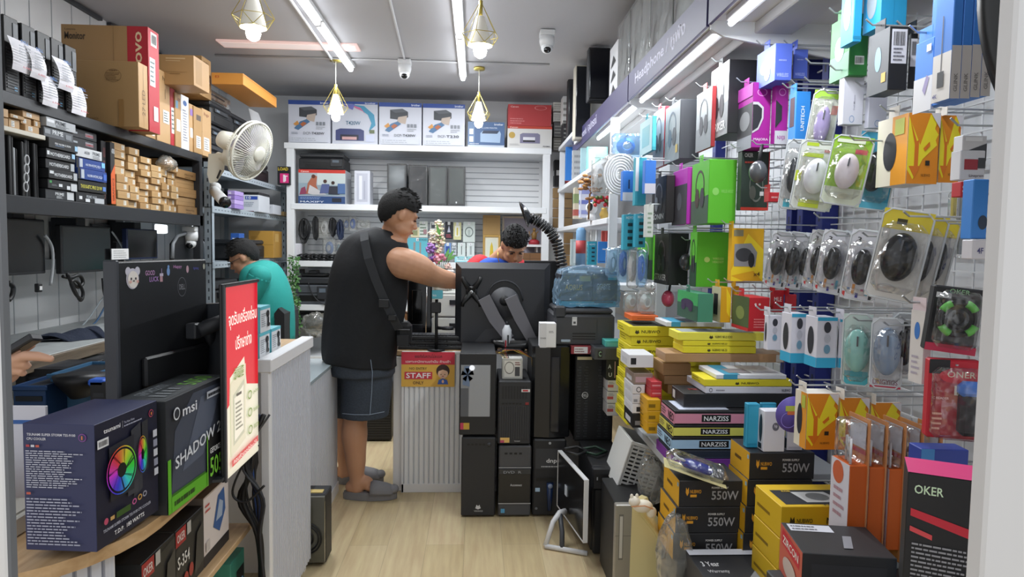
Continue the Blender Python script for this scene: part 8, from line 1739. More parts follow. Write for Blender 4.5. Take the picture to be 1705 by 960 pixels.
B = [
 ((1132,165,1165,264),1108,.90,'#3d4046',None,hs('#8c9498','#7d878c','#4a5a6a')+[('q',.78,.12,.92,.26,'#b9a04a')],'grey and silver headset box hanging under the canopy'),
 ((1106,176,1113,275),1088,.90,'#b02a3a',None,hs('#b9bac4','#8a8c98','#3a3c50'),'silver headset box with a red side, left of the grey one'),
 ((1213,99,1262,222),1184,.96,'#1b1b1e',[('p',[(0,0),(.06,.45),(0,1)],'#2a2a2e')],hs('#a9adb0','#8d9094','#2c2e34','STRIKER'),'tall black headset box with a silver printed front'),
 ((1185,142,1192,244),1160,.94,'#a52a30',None,hs('#9aa0a4','#7b8186','#3a3d44'),'silver fronted headset box with red edge behind the tall black one'),
 ((1291,72,1319,134),1261,1.02,'#5268c8',[('t','WIRELESS',.1,.1,.8,.2,'#a9b6ee'),('L',1,.2,.5,.8,.6,'#8f9ee0')],[('q',0,0,1,1,'#6f82d8'),('e',.5,.5,.3,.2,'#e0e2ea'),('e',.6,.3,.15,.2,'#d0d2da')],'blue gamepad box at the top under the canopy'),
 ((1322,82,1345,131),1320,1.12,'#4f64c2',[('t','WIRELESS',.1,.1,.8,.2,'#a9b6ee'),('L',1,.2,.6,.8,.7,'#8f9ee0')],None,'blue gamepad box right behind its twin'),
 ((1253,137,1283,246),1229,1.0,'#a31f94',[('r',.5,.85,.28,.06,.2,'#d98ad0'),('t','MAJORA',.1,.10,.9,.15,'#f0d8ee'),('p',[(-.0,.22),(.35,.28),(.6,.45),(.6,.62),(.3,.70),(0,.70)],'#c9cacc'),('p',[(.0,.25),(.3,.31),(.5,.46),(.5,.60),(.25,.66),(0,.66)],'#2b2c30')],[('q',0,.2,1,.7,'#3c3d42'),('e',.5,.45,.35,.15,'#86888c'),('q',0,0,1,.2,'#8a8f98'),('q',0,.8,1,1,'#b84aac')],'magenta gamepad box with a cut out window, the nearer one'),
 ((1291,138,1312,240),1284,1.06,'#a31f94',[('r',.5,.85,.28,.06,.2,'#d98ad0'),('q',0,0,1,.22,'#c9c8cf'),('t','NXJ3',.2,.06,.8,.14,'#a31f94'),('p',[(0,.26),(.5,.40),(.5,.62),(0,.72)],'#2b2c30')],None,'magenta gamepad box with a pale foot behind the first'),
 ((1325,152,1349,234),1313,1.06,'#2f86d8',[('T','UNITECH',.35,.2,.6,.7,'#dfeaf6')],[('q',.2,.3,.8,.9,'#4a2a3a')],'bright blue accessory box with white vertical lettering'),
 ((1086,192,1093,250),1066,.84,'#2a98a8',[('q',.1,.1,.9,.9,'#3fb0bc')],[('q',0,0,1,1,'#bfdde0'),('q',.2,.2,.8,.8,'#8fc4cc')],'teal boxed accessory hanging at the end beside the blue cable bags'),
 ((1109,291,1123,370),1086,.86,'#1a1718',None,hs('#2e2a2e','#241f22','#8d8f94','RONIN'),'black headset box below the silver ones'),
 ((1144,278,1158,373),1120,.90,'#b52cb0',None,[('q',0,0,1,.72,'#3b3a40'),('e',.5,.42,.16,.16,'#5d6068')],'magenta and charcoal mouse box between black and green headset boxes'),
 ((1180,265,1226,372),1152,.914,GR,[('t','WIRELESS HEADSET',.45,.48,.9,.53,'#8fd868'),('e',.25,.5,.12,.06,'#8fd868')],hs(GR,DG,'#4a3a30'),'large green headset box in the middle of the display'),
 ((1234,252,1280,350),1227,1.0,'#26352c',[('t','OKER',.1,.9,.4,.97,'#d8e0da'),('r',.55,.42,.25,.28,.12,'#6a6f68'),('e',.42,.30,.12,.12,'#54564f'),('q',.68,.25,.82,.32,'#d8d8d8'),('q',0,0,1,.05,'#c03a2a'),('q',.96,0,1,1,'#b82a34'),('L',1,.1,.78,.7,.85,'#b84a3a')],None,'dark green headset box with a printed headphone and red edge'),
 ((1087,391,1090,466),1062,.84,GR,None,hs(GR,DG,'#d8d8d8'),'green box with a white headset picture by the blue cable bags'),
 ((1113,388,1146,475),1090,.89,'#17181a',[('p',[(0,.1),(.05,.5),(0,.9)],'#26272a')],hs('#3a3034','#2a2426','#7a6a70','STRIKER'),'black headset box under the first row, next to the hanging microphone'),
 ((1160,386,1213,478),1149,.93,GR,[('t','WIRELESS',.5,.5,.85,.54,'#b8d878'),('t','HEADSET',.5,.44,.85,.48,'#b8d878'),('e',.32,.5,.09,.05,'#b8d878')],hs(GR,'#2a4a34','#333333'),'plain green headset box in the lower row'),
 ((1218,380,1271,468),1212,1.0,'#e0ac1c',[('p',[(.5,.9),(1,.6),(1,0),(.7,.2),(0,.1),(.4,0),(0,0),(0,.2)],'#f0d428'),('q',.05,.85,.35,.97,'#8a8468'),('p',[(.08,.28),(.75,.28),(.80,.55),(.6,.72),(.08,.70)],'#8d8f92'),('e',.38,.50,.26,.13,'#3c3e42'),('e',.62,.40,.10,.14,'#222428'),('t','x4',.7,.1,.9,.18,'#6a4c10')],None,'yellow fox patterned gamepad box with a cut out window'),
 ((1162,489,1187,536),1128,.88,'#3a7d62',[('q',.0,.0,1,1,'#468a6e')],[('q',0,.55,1,1,'#3fa860'),('q',0,0,1,.55,'#2c5a48'),('e',.5,.58,.30,.16,'#3a2a50'),('e',.32,.42,.10,.12,'#3a2a50'),('e',.68,.42,.10,.12,'#3a2a50')],'green gamepad box standing above the yellow flat boxes'),
 ((1200,478,1217,537),1185,.97,'#d9a61e',[('p',[(.5,1),(1,.7),(1,.1),(.6,.3)],'#f0d428')],[('q',0,0,1,1,'#cfc9a8'),('q',.25,.2,.7,.8,'#26262a')],'slim yellow remote box with a pale front'),
 ((1221,476,1230,532),1218,1.03,'#d9a61e',[('p',[(.2,.9),(1,.6),(1,0)],'#f0d428')],None,'second slim yellow remote box behind the first'),
 ((1247,495,1281,552),1219,1.0,'#c4202c',[('L',4,.25,.1,.9,.4,'#e88a8a'),('c',.3,.8,.004,'#f0d8d8'),('c',.5,.8,.004,'#f0d8d8')],[('q',0,.1,1,1,'#4a5a34'),('e',.5,.5,.25,.2,'#7d8a4a'),('q',0,0,1,.1,'#c4202c')],'red box with an olive picture front hanging over the long brown carton'),
 ((1287,483,1305,520),1282,1.12,'#b8202c',[('t','MLE',.1,.5,.8,.7,'#f0d8d8')],None,'small red box behind the olive fronted one'),
 ((1309,490,1326,522),1306,1.16,'#a81c28',[('t','CX',.1,.3,.6,.5,'#f0d8d8')],None,'last small red box toward the wall'),
 ((1415,22,1446,126),1384,1.06,'#2f7a3a',[('q',.3,.18,.8,.32,'#d8dcd8'),('B',.34,.2,.76,.30,'#222222')],[('q',0,.4,1,1,'#4a9a50'),('q',0,0,1,.4,'#6a9478'),('e',.5,.5,.25,.2,'#aab8d0')],'green mouse box with a barcode, behind the teal ones at the top'),
 ((1422,-30,1436,70),1401,1.02,'#2a96c4',[('q',0,.05,1,.1,'#237fa6')],[('e',.5,.55,.28,.3,'#8a949c')],'teal box with a grey oval window at the top of the display'),
 ((1467,-40,1511,45),1438,1.06,'#2590be',[('q',.5,0,.51,1,'#1d7aa4')],[('e',.5,.6,.28,.35,'#8a949c')],'teal box with a grey oval window, nearer and higher'),
 ((1480,44,1512,150),1446,1.04,'#17181d',[('q',.1,.42,.9,.96,'#cfcfd8'),('B',.2,.7,.8,.92,'#333333'),('L',4,.2,.45,.8,.68,'#555560')],[('q',0,0,1,1,'#4c4e52'),('e',.5,.55,.15,.2,'#7fa4b4'),('q',.7,.15,.9,.3,'#c9a04a')],'charcoal box with a large barcode label'),
 ((1514,55,1527,148),1512,1.14,'#17181d',[('q',.1,.4,.9,.9,'#cfcfd8'),('B',.2,.6,.8,.85,'#333333')],None,'second charcoal box with a barcode label behind the first'),
 ((1553,60,1557,182),1523,.98,'#3f86dc',[('q',0,0,1,.45,'#d6d6da')],[('q',0,0,1,.48,'#dcdcdf'),('p',[(.5,.3),(.7,.5),(.85,.45),(.65,.22)],'#9a8fb8'),('q',.65,.82,.9,.92,'#dfe0ea')],'blue and white adapter box with a lilac plug picture'),
 ((1586,-30,1602,164),1556,.96,'#3a80da',[('q',0,0,1,.46,'#cdc8c6'),('T','GLINK',.3,.06,.7,.22,'#8a8684')],[('q',0,0,1,.42,'#dcd8d4'),('q',.45,.2,.5,.75,'#55565c'),('q',.3,.12,.65,.26,'#26282c'),('t','4K',.1,.03,.35,.07,'#4a4a8a')],'tall blue and white cable box with a vertical maker name, first of four'),
 ((1404,125,1438,208),1396,1.06,'#d2d2de',[('r',.45,.12,.12,.07,.15,'#5a86b8'),('T','Dell Mouse',.5,.3,.58,.6,'#a9a9b8')],None,'white mouse box with a round blue maker badge'),
 ((1446,152,1477,214),1440,1.13,'#c6c6d4',[('r',.5,.14,.14,.09,.15,'#5a86b8')],None,'second white mouse box with a round badge, partly covered'),
 ((1280,320,1302,336),1272,1.02,'#b82630',[('L',1,.2,.3,.8,.7,'#e0a0a0')],None,'tiny red box hanging by the dark green headset box'),
]
TRI = [((1603+17*k,-30,1619+17*k,164-2*k),'tall blue and white cable box, %s of four' % ['second','third','nearest the door'][k]) for k in range(3)]
for px,xf,X,c,f,l,lb in B: pb(px,xf,X,c,f,l,lb,'accessory_box')
YG = P(1586,70,X=.96).y
for px,lb in TRI:
    a = rect(*px,YG); carton('accessory_box',(a[0],YG,a[2]),(a[1],YG+.10,a[3]),'#3a80da',{'f': [('q',0,0,1,.46,'#c9c4c2'),('T','GLINK',.3,.06,.7,.22,'#8a8684')]},lb,group='tall blue and white cable boxes')
def fox(px,xf,X,l,dx=None):
    A = [('q',0,0,1,1,'#e08a1c'),('p',[(0,.95),(0,.2),(.12,.12),(.2,.06),(.5,.35),(.95,.55),(.9,.62),(.98,.7),(.86,.78),(.96,.95),(.7,.98),(.45,.62),(.4,.55)],'#efdd2c'),('p',[(.03,.92),(.28,.60),(.35,.62),(.35,.25),(.42,.25),(.25,.08),(.05,.25),(.22,.25),(.22,.55)],'#d9761c'),('p',[(.50,.50),(.70,.60),(.72,.54),(.56,.46)],'#d9761c'),('q',.58,.26,.72,.33,'#2a2418'),('t','NUBWO',.45,.10,.75,.14,'#6a4410'),('p',[(.68,1),(1,1),(1,.78)],'#d8d4d8')]
    return pb(px,xf,X,'#e9e3da',A,[('q',0,0,1,1,'#e6dfcc'),('q',.5,0,1,1,'#e39a30'),('e',.45,.5,.22,.28,'#2a2a33'),('q',.6,.72,.9,.95,'#b8c04a')],l,'mouse_box','box','fox patterned mouse boxes',dx)
fox((1511,188,1562,306),1461,1.10,'yellow fox patterned mouse box hanging high near the door edge'); fox((1564,192,1598,304),1562,1.19,'second yellow fox patterned box right behind the high one')
fox((1343,655,1394,748),1323,.94,'yellow fox patterned mouse box at the front of the low row'); fox((1397,662,1445,748),1394,1.03,'middle yellow fox patterned box of the low row'); fox((1449,670,1498,740),1446,1.12,'last yellow fox patterned box of the low row, behind the orange packs')
# white and cyan mouse boxes
for px,xf,X,l in (((1278,525,1302,583),1272,.98,'white mouse box tilted at the end of the white and cyan row'),((1317,522,1344,604),1300,.98,'white and cyan mouse box, second in the hanging row'),((1360,528,1393,612),1340,1.0,'white and cyan mouse box, third and nearest in the hanging row'),((1397,530,1424,612),1394,1.07,'white and cyan mouse box partly behind the mint egg mouse')):
    w = px[0] > 1290; pb(px,xf,X,'#d9d9e4',[('q',0,0,1,.2,'#35a9d2')]*w+[('q',.0,.93,1,1,'#35a9d2')]*w+[('e',.5,.80,.18,.11,'#33353d'),('e',.5,.58,.16,.09,'#b9bbc6'),('e',.5,.37,.16,.09,'#6f9ab4')],[('q',0,0,1,.2,'#35a9d2')]*w+[('e',.5,.52,.26,.28,'#2a2c34')],l,'mouse_box',group='white and cyan mouse boxes')
# blister packed mice: px centre, size px, plane X, swivel, colours
def mouse_pack(cx,cy,w,h,X,ang,card,mc,arts,label,group=None,tilt=0,mw=.30,mh=.26,my=-.02,clear=True):
    c = P(cx,cy,X=X); s = c.y/1130*1.03; W,H = w*s/max(.55,math.cos(max(0,math.radians(abs(ang)-40)))),h*s
    T = Matrix.Translation(c) @ Matrix.Rotation(math.radians(ang),4,'Z') @ Matrix.Rotation(math.radians(tilt),4,'Y')
    t = thing('mouse_pack',tuple(c-Vector((0,0,H/2))),label,'mouse pack',group)
    g = G(); g.box((-W/2,0,-H/2),(W/2,.003,H/2),card,T=T); F = (T @ Vector((-W/2,0,-H/2)),T.to_3x3() @ Vector((W,0,0)),T.to_3x3() @ Vector((0,0,H))); g.mark(F,arts); g.build('card',t)
    g = G(); g.ell((0,-.018,my*H),(W*mw,.024,H*mh),mat(mc,.12),T=T,n=20,k=14); g.box((-.002,-.044,my*H+H*mh*.25),(.002,-.034,my*H+H*mh*.7),'#55575c',T=T); g.build('mouse',t)
    if clear:
        g = G(); g.box((-W*.44,-.048,-H*.42),(W*.44,-.001,H*.36),CLEAR,.016,T=T)
        pts = [(-W/2,0,-H/2+.012),(-W/2,0,H/2-.015),(-W/2+.015,0,H/2),(W/2-.015,0,H/2),(W/2,0,H/2-.015),(W/2,0,-H/2+.012),(W/2-.012,0,-H/2),(-W/2+.012,0,-H/2)]
        g.tube([T @ Vector(p) for p in pts],.0028,mat('#c9ced2',.15),5,closed=True); g.build('blister',t)
    g = G(); p = T @ Vector((0,-.03,H/2-.014)); g.tube([(1.395,p.y+.02,p.z),(min(p.x,1.3),p.y,p.z),(p.x-.02,p.y-.01,p.z+.010)],.0026,HK,5); g.build('peg_hook',t)
CONF = [('q',.05+.13*k,.03+.05*((k*5) % 3),.13+.13*k,.10+.06*((k*7) % 3),['#c83a3a','#2f7ac0','#d08a3a','#3a3a90','#c05a90','#3a9ab8','#20222a'][k]) for k in range(7)]+[('t','3',.2,.82,.32,.9,'#1c1d20')]
for i,(cx,cy,w,h,X,lb) in enumerate(((1297,432,34,92,1.02,'farthest in the row'),(1322,433,34,92,1.06,'second from the yellow gamepad box'),(1343,434,32,90,1.10,'third from the yellow gamepad box'),(1364,432,38,96,1.02,'fourth, beside the blue uprights'),(1388,436,46,104,1.0,'fifth, with a wide white card'),(1412,438,42,104,1.05,'sixth, half covered'),(1437,442,52,116,.99,'nearest of the confetti cards'))):
    mouse_pack(cx,cy,w,h,X,-38,'#d5d6de','#1a1b1e',CONF,'black mouse in a clear pack with confetti card, '+lb,'black mice on confetti cards',8)
for i,(cx,cy,w,h,X,lb) in enumerate(((1497,425,74,150,.98,'front of three'),(1530,430,58,146,1.06,'middle of three'),(1556,432,48,140,1.13,'rear of three, near the door edge'))):
    mouse_pack(cx,cy,w,h,X,-32,'#d4d3cf','#17181b',[('q',0,.78,1,1,'#e3cf3a'),('q',.3,.84,.5,.9,'#3a3410'),('r',.4,.12,.2,.05,.2,'#b9babc')],'large black mouse in a yellow topped clear pack, '+lb,'large black mice in yellow topped packs',10,.36,.27)
for a in ((1322,290,34,112,1.0,-30,'#cfd2d4','#2c3034',[('q',.2,.02,.7,.14,'#48b0c8'),('q',.1,.88,.8,.95,'#b0b4b8')],'glossy dark mouse on a white card beside the printed white mouse',None,6),
    (1358,292,62,112,1.0,-25,'#dcdfd8','#dfe0e8',[('q',.15,.92,.45,.97,'#b8d030'),('q',.1,.76,.6,.82,'#b8d030'),('q',.6,.84,.95,.88,'#c86a6a'),('q',.2,.03,.7,.14,'#c8d83a'),('q',0,.4,.15,.55,'#c8d83a')],'white patterned mouse on a white and lime card',None,8),
    (1410,284,60,112,1.02,-28,'#9ccc34','#d8cfd4',[('q',.6,.75,.9,.82,'#d84a5a'),('q',0,0,1,.25,'#d4dcc8'),('q',.1,.9,.8,.95,'#e8f0d8')],'pink and white mouse on a lime green card',None,10),
    (1456,284,60,126,1.16,-30,'#3fa4cc','#17181b',[('q',.05,.78,.3,.86,'#d8e4ea'),('q',0,0,1,.1,'#5fb8d8')],'black mouse on a sky blue card left of the fox boxes',None,8),
    (1370,200,40,96,1.06,-25,'#d6dcc8','#a99bc8',[('q',0,.86,1,1,'#9cc83a'),('q',.75,.6,1,.75,'#c8705a')],'lilac mouse in a green topped pack beside the bright blue box',None,8,.30,.32,-.10),
    (1427,582,44,120,1.0,-30,'#c9dcd8','#8fc8c0',[('q',.1,.0,.9,.2,'#4ab8c8')],'mint egg shaped mouse in the low row',None,0,.44,.30,.0),(1476,588,46,118,1.03,-30,'#c9ccd2','#8194ac',[('t','LINGYIGS',.1,.05,.9,.12,'#8a5a6a'),('q',0,.0,1,.03,'#b8304a')],'grey blue curved mouse in the low row',None,0,.44,.34,.04),(1504,575,36,108,1.08,-30,'#b9bcc0','#1c1a1b',[('q',.1,.0,.9,.1,'#d8d8d8')],'glossy black mouse behind the grey blue one',None,0,.44,.34,.04)): mouse_pack(*a)
# ring light cooler pack and red reader pack
def flatpack(px,X,ang,col,arts,label,extra,name,tilt=0):
    c = P((px[0]+px[2])/2,(px[1]+px[3])/2,X=X); s = c.y/1130*1.04; W,H = (px[2]-px[0])*s,(px[3]-px[1])*s
    T = Matrix.Translation(c) @ Matrix.Rotation(math.radians(ang),4,'Z') @ Matrix.Rotation(math.radians(tilt),4,'Y'); t = thing(name,tuple(c-Vector((0,0,H/2))),label,'pack')
    g = G(); g.box((-W/2,0,-H/2),(W/2,.03,H/2),col,.003,T=T); g.mark((T @ Vector((-W/2,0,-H/2)),T.to_3x3() @ Vector((W,0,0)),T.to_3x3() @ Vector((0,0,H))),arts); g.build('card',t); extra(t,T,W,H)
    g = G(); p = T @ Vector((0,.0,H/2-.01)); g.tube([(1.395,p.y+.03,p.z),(p.x,p.y,p.z)],.0026,HK,5); g.build('peg_hook',t)
def ring(t,T,W,H):
    g = G()
    for r,m in ((.36,'#1c1d20'),(.17,'#26282c')): g.tube([T @ Vector((W*r*math.cos(k*PI/14),-.014,W*r*math.sin(k*PI/14)+.005)) for k in range(28)],.006,mat(m,.15),6,closed=True)
    g.build('fan_ring',t); g = G()
    for q in (.6,2.1,3.7,5.3): g.tube([T @ Vector((W*.36*math.cos(q+k*.13),-.018,W*.36*math.sin(q+k*.13)+.005)) for k in range(6)],.0075,'#5fb848',6)
    g.build('green_light_band',t); g = G(); g.box((-W*.45,-.03,-H*.42),(W*.45,-.001,H*.45),CLEAR,.02,T=T); g.build('blister',t)
flatpack((1552,478,1628,588),.98,-18,'#1c1c20',[('q',0,0,1,.12,'#b82a4a'),('t','OKER',.3,.9,.7,.97,'#9ac89a'),('q',.05,.82,.35,.9,'#d0d0d4')],'black round cooler with four green light bands in a clear pack',ring,'cooler_pack',6)
def stick(t,T,W,H):
    g = G(); g.box((W*.05,-.03,-H*.42),(W*.45,0,H*.12),'#1b1c20',.008,T=T); g.box((W*.0,-.034,H*.06),(W*.48,-.004,H*.26),'#3f78d0',.01,T=T); g.build('card_reader',t); g = G(); g.box((-W*.48,-.036,-H*.48),(W*.49,-.0005,H*.42),CLEAR,.012,T=T); g.build('blister',t)
flatpack((1549,598,1626,732),.97,-18,'#b81e30',[('q',0,.82,.4,1,'#1c1c1f'),('e',.6,.8,.4,.1,'#c8283a'),('t','ONER',.35,.78,.9,.86,'#d8c8b0'),('q',.5,.56,.85,.68,'#e0dcd0'),('B',.55,.57,.8,.63,'#333333'),('t','PC READER',.05,.5,.4,.53,'#f0d0d0'),('L',4,.08,.1,.3,.35,'#e8b0a0')],'red reader pack with a blue and black gadget and a barcode',stick,'reader_pack')
pb((1538,518,1551,640),1515,.96,'#e0cfd4',None,[('q',0,0,1,1,'#dfdbd8'),('e',.5,.72,.2,.12,'#3f7ac8'),('L',4,.2,.1,.8,.4,'#b8b0c0')],'slim white and pink box with a blue loop picture','accessory_box')
# orange cable packs
for i in range(5):
    x = 1412+33*i; Y = 1.60; a = rect(x,775+3*i,x+(31,27,24,20,18)[i],912+2*i,Y); t = thing('cable_pack',(a[0],Y,a[2]),'orange and white charger cable pack, %s from the yellow cartons' % ['first','second','third','fourth','fifth'][i],'cable pack','orange cable packs')
    g = G(); g.box((a[0],Y,a[2]),(a[1],Y+.085,a[3]),'#cf5f1a',.002); g.mark((Vector((a[0],Y+.085,a[2])),Vector((0,-.085,0)),Vector((0,0,a[3]-a[2]))),[('q',0,0,1,1,'#d6d3dc'),('e',.4,.85,.3,.14,'#c8603a'),('L',4,.2,.3,.8,.7,'#b8909a'),('e',.35,.06,.25,.06,'#c8603a')]); g.build('box',t)
    g = G(); z1 = a[3]+.115; g.box((a[1]-.004,Y-.004,a[2]-.03),(a[1]-.001,Y+.09,z1),mat('#c98a5a',.2)); g.mark((Vector((a[1]-.0045,Y+.09,a[2]-.03)),Vector((0,-.094,0)),Vector((0,0,z1-a[2]+.03))),[('q',.1,.78,.9,.97,'#b9bcc8'),('q',.1,.74,.9,.77,'#b03a4a')]); g.build('backing_card',t)
    g = G()
    for k in range(3): g.tube([(a[0]+.006+.006*k,Y+.01+.02*k,a[3]+.001),(a[0]+.012+.006*k,Y+.02+.02*k,a[3]+.06),(a[0]+.02+.004*k,Y+.05+.01*k,a[3]+.02)],.0035,'#d4d4d8',6)
    g.build('cable_loop',t); g = G(); g.box((a[0]+.001,Y-.001,a[3]),(a[1]-.003,Y+.085,z1-.01),CLEAR,.008); g.build('blister',t)
# blue pack, near black box, red and black toolbox, dark disc
a = rect(1532,748,1606,985,1.36); carton('blue_pack',(a[0],1.36,a[2]),(a[1],1.41,a[3]),'#2a3f9a',{'f': [('q',0,0,.28,1,'#3f86c8'),('t','mot',.18,.84,.5,.90,'#e8eaf2'),('q',.16,.68,.3,.80,'#d8b83a')],'l': [('q',.0,0,1,.7,'#4a96d0'),('q',.3,.3,.9,.6,'#d8c04a')]},'blue accessory pack behind the tall black and red box','pack',rot=-.1)
a = rect(1545,798,1672,1010,1.12)
carton('speaker_box',(a[0],1.12,a[2]),(a[1],1.22,a[3]),'#1b1b1e',{'f': [('t','OKER',.08,.84,.40,.91,'#cfe6c4'),('p',[(.05,.72),(.05,.66),(.98,.50),(.98,.58)],'#c8283a'),('p',[(.05,.58),(.05,.54),(.3,.49),(.3,.53)],'#d84a50'),('L',9,.08,.15,.75,.46,'#9a9aa0')],'t': [('q',0,0,1,1,'#d8407c')]},'tall black box with a slanting red band and pink lid by the door edge',rot=-.52)
Y = 1.42; a = rect(1350,925,1480,1010,Y)
carton('tool_box_carton',(a[0],Y,a[2]),(a[0]+.20,Y+.17,a[3]),'#232326',{'l': [('q',0,0,1,1,'#c9604e'),('p',[(.1,.62),(.9,.58),(.9,.9),(.1,.94)],'#c8283a'),('t','ZIRCON',.16,.68,.86,.84,'#f4ece6'),('e',.5,.3,.3,.2,'#c9b8b0')],'t': [('q',.05,.72,.55,.95,'#cfd0d8'),('L',2,.08,.74,.5,.93,'#6a6a72'),('p',[(.5,.2),(.6,.2),(.7,.6),(.6,.6)],'#8a8a90')],'f': [('q',.1,.2,.9,.8,'#2b2b2f')]},'black carton with a red side panel in the bottom corner',rot=-.16)
g = G(); g.box((a[0]-.02,1.15,0),(1.34,1.60,a[2]-.001),'#2c2d31',.003); tag(g.build('display_plinth'),'dark plinth under the black carton with the red side','plinth')
g = G(); c = P(1983,-12,Y=1.0); g.loft([(c,.318,.318,Matrix.Rotation(PI/2,3,'X')),(c+Vector((0,.02,0)),.322,.322,Matrix.Rotation(PI/2,3,'X')),(c+Vector((0,.04,0)),.29,.29,Matrix.Rotation(PI/2,3,'X'))],mat('#26282a',.3),64)
g.tube([c+Vector((0,.03,0)),Vector((1.40,c.y+.03,c.z))],.012,'#26282a',8); tag(g.build('round_mirror'),'large dark round disc cut by the door edge at the top','mirror')
for px,X,c_,ar,l in (((1602,225,1642,290),1.06,'#d6d5d6',[('p',[(0,.1),(1,.35),(1,.8),(0,.55)],'#46484d'),('q',.1,.85,.8,.95,'#eeeeee')],'white pack with a grey keypad picture by the door edge'),((1599,250,1640,300),1.0,'#dcdce0',[('q',.15,.35,.7,.7,'#a8404a'),('q',.7,.4,1,.75,'#4a4c50'),('t','Lineprem',.35,.08,.95,.2,'#5a4a50')],'white pack with a red and grey stick by the door edge'),
    ((1600,302,1621,328),1.04,'#c02028',[('t','San',.1,.3,.9,.75,'#f0f0f0')],'small red memory card pack'),((1619,298,1645,398),.96,'#3a86d8',[('e',.7,.28,.3,.12,'#2a3a50')],'blue pack above the white foot near the door edge'),((1619,399,1645,432),.96,'#d4d2d8',[('t','4F',.3,.3,.7,.6,'#4a4a80')],'white pack foot with small figures near the door edge')):
    Y = P(px[0],px[1],X=X).y; a = rect(*px,Y); carton('hanging_pack',(a[0],Y,a[2]),(a[1],Y+.03,a[3]),c_,{'f': ar},l,'pack')
for u,l in ((1590,'tall clear tube pack with yellow stripe'),(1604,'second tall clear tube pack nearer the door edge')):
    Y = 1.62; a = rect(u-7,318,u+7,430,Y); g = G(); g.box((a[0]+.006,Y+.004,a[2]+.01),(a[1]-.006,Y+.012,a[3]-.01),['#c9b85a','#a9b0b4'][u > 1600]); g.box((a[0],Y,a[2]),(a[1],Y+.02,a[3]),CLEAR,.006); g.tube([((a[0]+a[1])/2,Y+.01,a[3]-.005),(1.395,Y+.01,a[3]-.005)],.0025,HK,5); tag(g.build('tube_pack'),l,'pack')
# cable bags and teal power strips at the far end of the display
for px,Y,inner,l in (((1012,256,1052,322),3.55,'#dfe0e2','large coil of white network cable in a clear bag'),((986,262,1012,322),3.75,'#d6d8dc','white cable in a clear bag beside the big coil'),((1020,222,1068,262),3.6,'#3f80d8','bright blue bag of cable above the white coil')): bagpack(px,Y,inner,l,'cable bags at the far end of the display',BLUEBAG if inner[1] == '3' else None)
for k in range(6):
    c = P(1034,290,Y=3.52); g = G() if k == 0 else g; r = .026+.012*k; g.tube([(c.x+r*math.cos(a_*PI/9),3.53,c.z+r*1.2*math.sin(a_*PI/9)) for a_ in range(18)],.0055,'#e2e3e5',6,closed=True)
tag(g.build('cable_coil'),'rings of flat white cable showing in the clear bag','cable')
def strip(px,Y,c,ar,l,n='power_strip_box',dep=.05): a = rect(*px,Y); carton(n,(a[0],Y,a[2]),(a[1],Y+dep,a[3]),c,{'f': ar},l,n.replace('_',' '),group='hanging strips and cable boxes at the far end'); g = G(); xm = (a[0]+a[1])/2; g.tube([(xm,Y-.01,a[3]+.006),(xm,Y+dep,a[3]+.004),(1.395,Y+dep,a[3]+.004)],.0026,HK,5); g.build('peg_hook',LAST[0])
SO = [('q',.35,.1+.19*k,.75,.19+.19*k,'#14303a') for k in range(4)]+[('t','HOYO',.2,.87,.8,.95,'#d8eef2')]
for px,Y,c,ar,l in (((1037,284,1060,334),3.35,'#3277d2',[('q',0,0,1,.28,'#d8d8e4'),('q',.4,.4,.5,.7,'#17305a')],'small blue and white box before the white coil'),((1058,262,1076,342),3.2,'#2ea0b6',[('q',.0,.3,.3,1,'#dcdfe2')],'long teal box right of the small blue and white one'),((1074,266,1092,322),3.1,'#3478d4',[('q',0,0,1,.3,'#cfcfda')],'slanted blue and white box beside the long teal one'),
    ((1038,357,1058,416),3.3,'#36a6c0',SO,'teal boxed power strip, outer one of two'),((1058,356,1075,412),3.2,'#2f9cb8',SO,'teal boxed power strip, inner one of two'),((1076,340,1088,395),3.1,'#d2d6d2',[('L',5,.2,.1,.8,.8,'#8aa08a')],'slim white box between the teal strips and the headset boxes')): strip(px,Y,c,ar,l)
for i,(px,Y,inner) in enumerate((((1010,412,1032,462),3.5,'#c9cdd2'),((1030,408,1050,470),3.4,'#2f5ab0'),((1046,412,1064,480),3.3,'#cfd2d6'),((1062,415,1078,478),3.2,'#2c62c8'),((1076,470,1092,484),3.1,'#cfd2d6'),((1040,486,1066,520),3.2,'#a9bcc0'),((1064,484,1092,522),3.1,'#b9c4c6'))):
    bagpack(px,Y,inner,'bagged %s cable, %s along the lower far row of the display' % ('blue' if inner[1] == '2' else 'white' if i < 5 else 'grey',['first','second','third','fourth','fifth','sixth','seventh'][i]),'bagged cables in the lower far row',BLUEBAG if i in (0,1,3) else None)
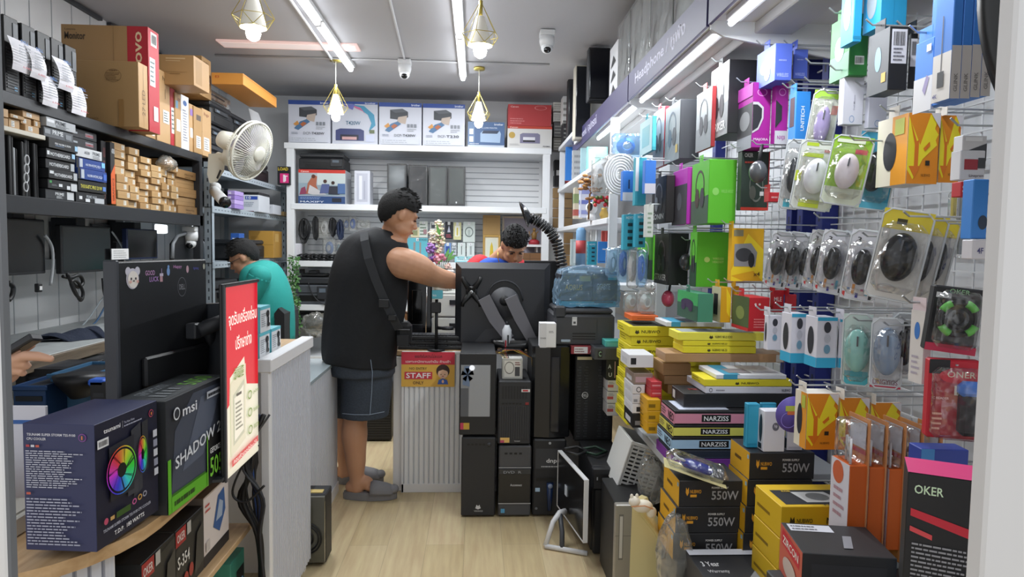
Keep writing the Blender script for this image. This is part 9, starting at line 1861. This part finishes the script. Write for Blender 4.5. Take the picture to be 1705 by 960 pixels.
# hanging headset globe and pink cup, plus empty pegs
for (u,v,X,c,l) in ((1142,436,.95,'#3a3c40','round clear dome of a hanging headset beside the black box'),(1112,497,.92,'#c9506a','pink round gadget hanging under the black headset box'),(1262,286,1.0,'#55585c','silver speckled gamepad in a clear pack before the dark green box')):
    c0 = P(u,v,X=X); t = thing('hanging_gadget',tuple(c0-Vector((0,0,.04))),l,'gadget'); g = G(); g.ell(c0,(.03,.04,.04),mat(c,.2)); g.build('body',t); g = G(); g.tube([c0+Vector((.01,.02,.03)),c0+Vector((.02,.02,.10))],.006,'#1b1c1f',6); g.build('band',t); hook(t,X,c0.y+.02,c0.z+.10)
for (u,v,w_) in ((1136,146,'under the canopy left of the tall black headset box'),(1222,136,'beside the tall black headset box'),(1260,165,'above the magenta gamepad box'),(1350,105,'right of the blue gamepad boxes'),(1348,136,'just above the bright blue box'),(1325,140,'between blue and magenta gamepad boxes'),(1392,60,'over the green mouse box at the top'),(1432,45,'under the grey oval window boxes'),(1390,140,'by the white mouse box with a round badge'),(1348,295,'over the printed white mouse'),
    (1216,300,'beside the large green headset box'),(1158,262,'above the large green headset box'),(1364,362,'between the mouse rows by the blue uprights'),(1260,480,'over the olive fronted red box'),(1335,632,'above the lowest fox patterned boxes'),(1346,800,'right of the power supply cartons, upper'),(1348,830,'right of the power supply cartons, lower'),(1495,768,'before the orange cable packs'),(1595,208,'next to the keypad pack by the door edge'),(1380,235,'under the lilac mouse')):
    c0 = P(u,v,X=1.08); g = G(); g.tube([(1.395,c0.y,c0.z),(1.08,c0.y,c0.z),(1.062,c0.y,c0.z+.015)],.0028,HK,5); g.tube([(1.395,c0.y-.02,c0.z),(1.395,c0.y+.02,c0.z)],.003,HK,5); tag(g.build('peg_hook_rod'),'bare wire peg hook '+w_,'hook','bare peg hooks')
g = G(); F = P(1322,690,Y=1.98); g.cyl((F.x,1.98,F.z),(F.x,1.985,F.z),.055,'#5a4aa0',30); g.mark((Vector((F.x-.055,1.979,F.z-.055)),Vector((.11,0,0)),Vector((0,0,.11))),[('r',.35,.35,.22,.22,.1,'#8a7ad0'),('q',.25,.6,.6,.75,'#b0b84a'),('q',.3,.5,.6,.6,'#c86a3a')]); g.tube([(F.x+.04,1.985,F.z+.03),(1.395,1.985,F.z+.03)],.0025,HK,5); tag(g.build('round_price_tag'),'round purple tag behind the lowest fox patterned box','tag')
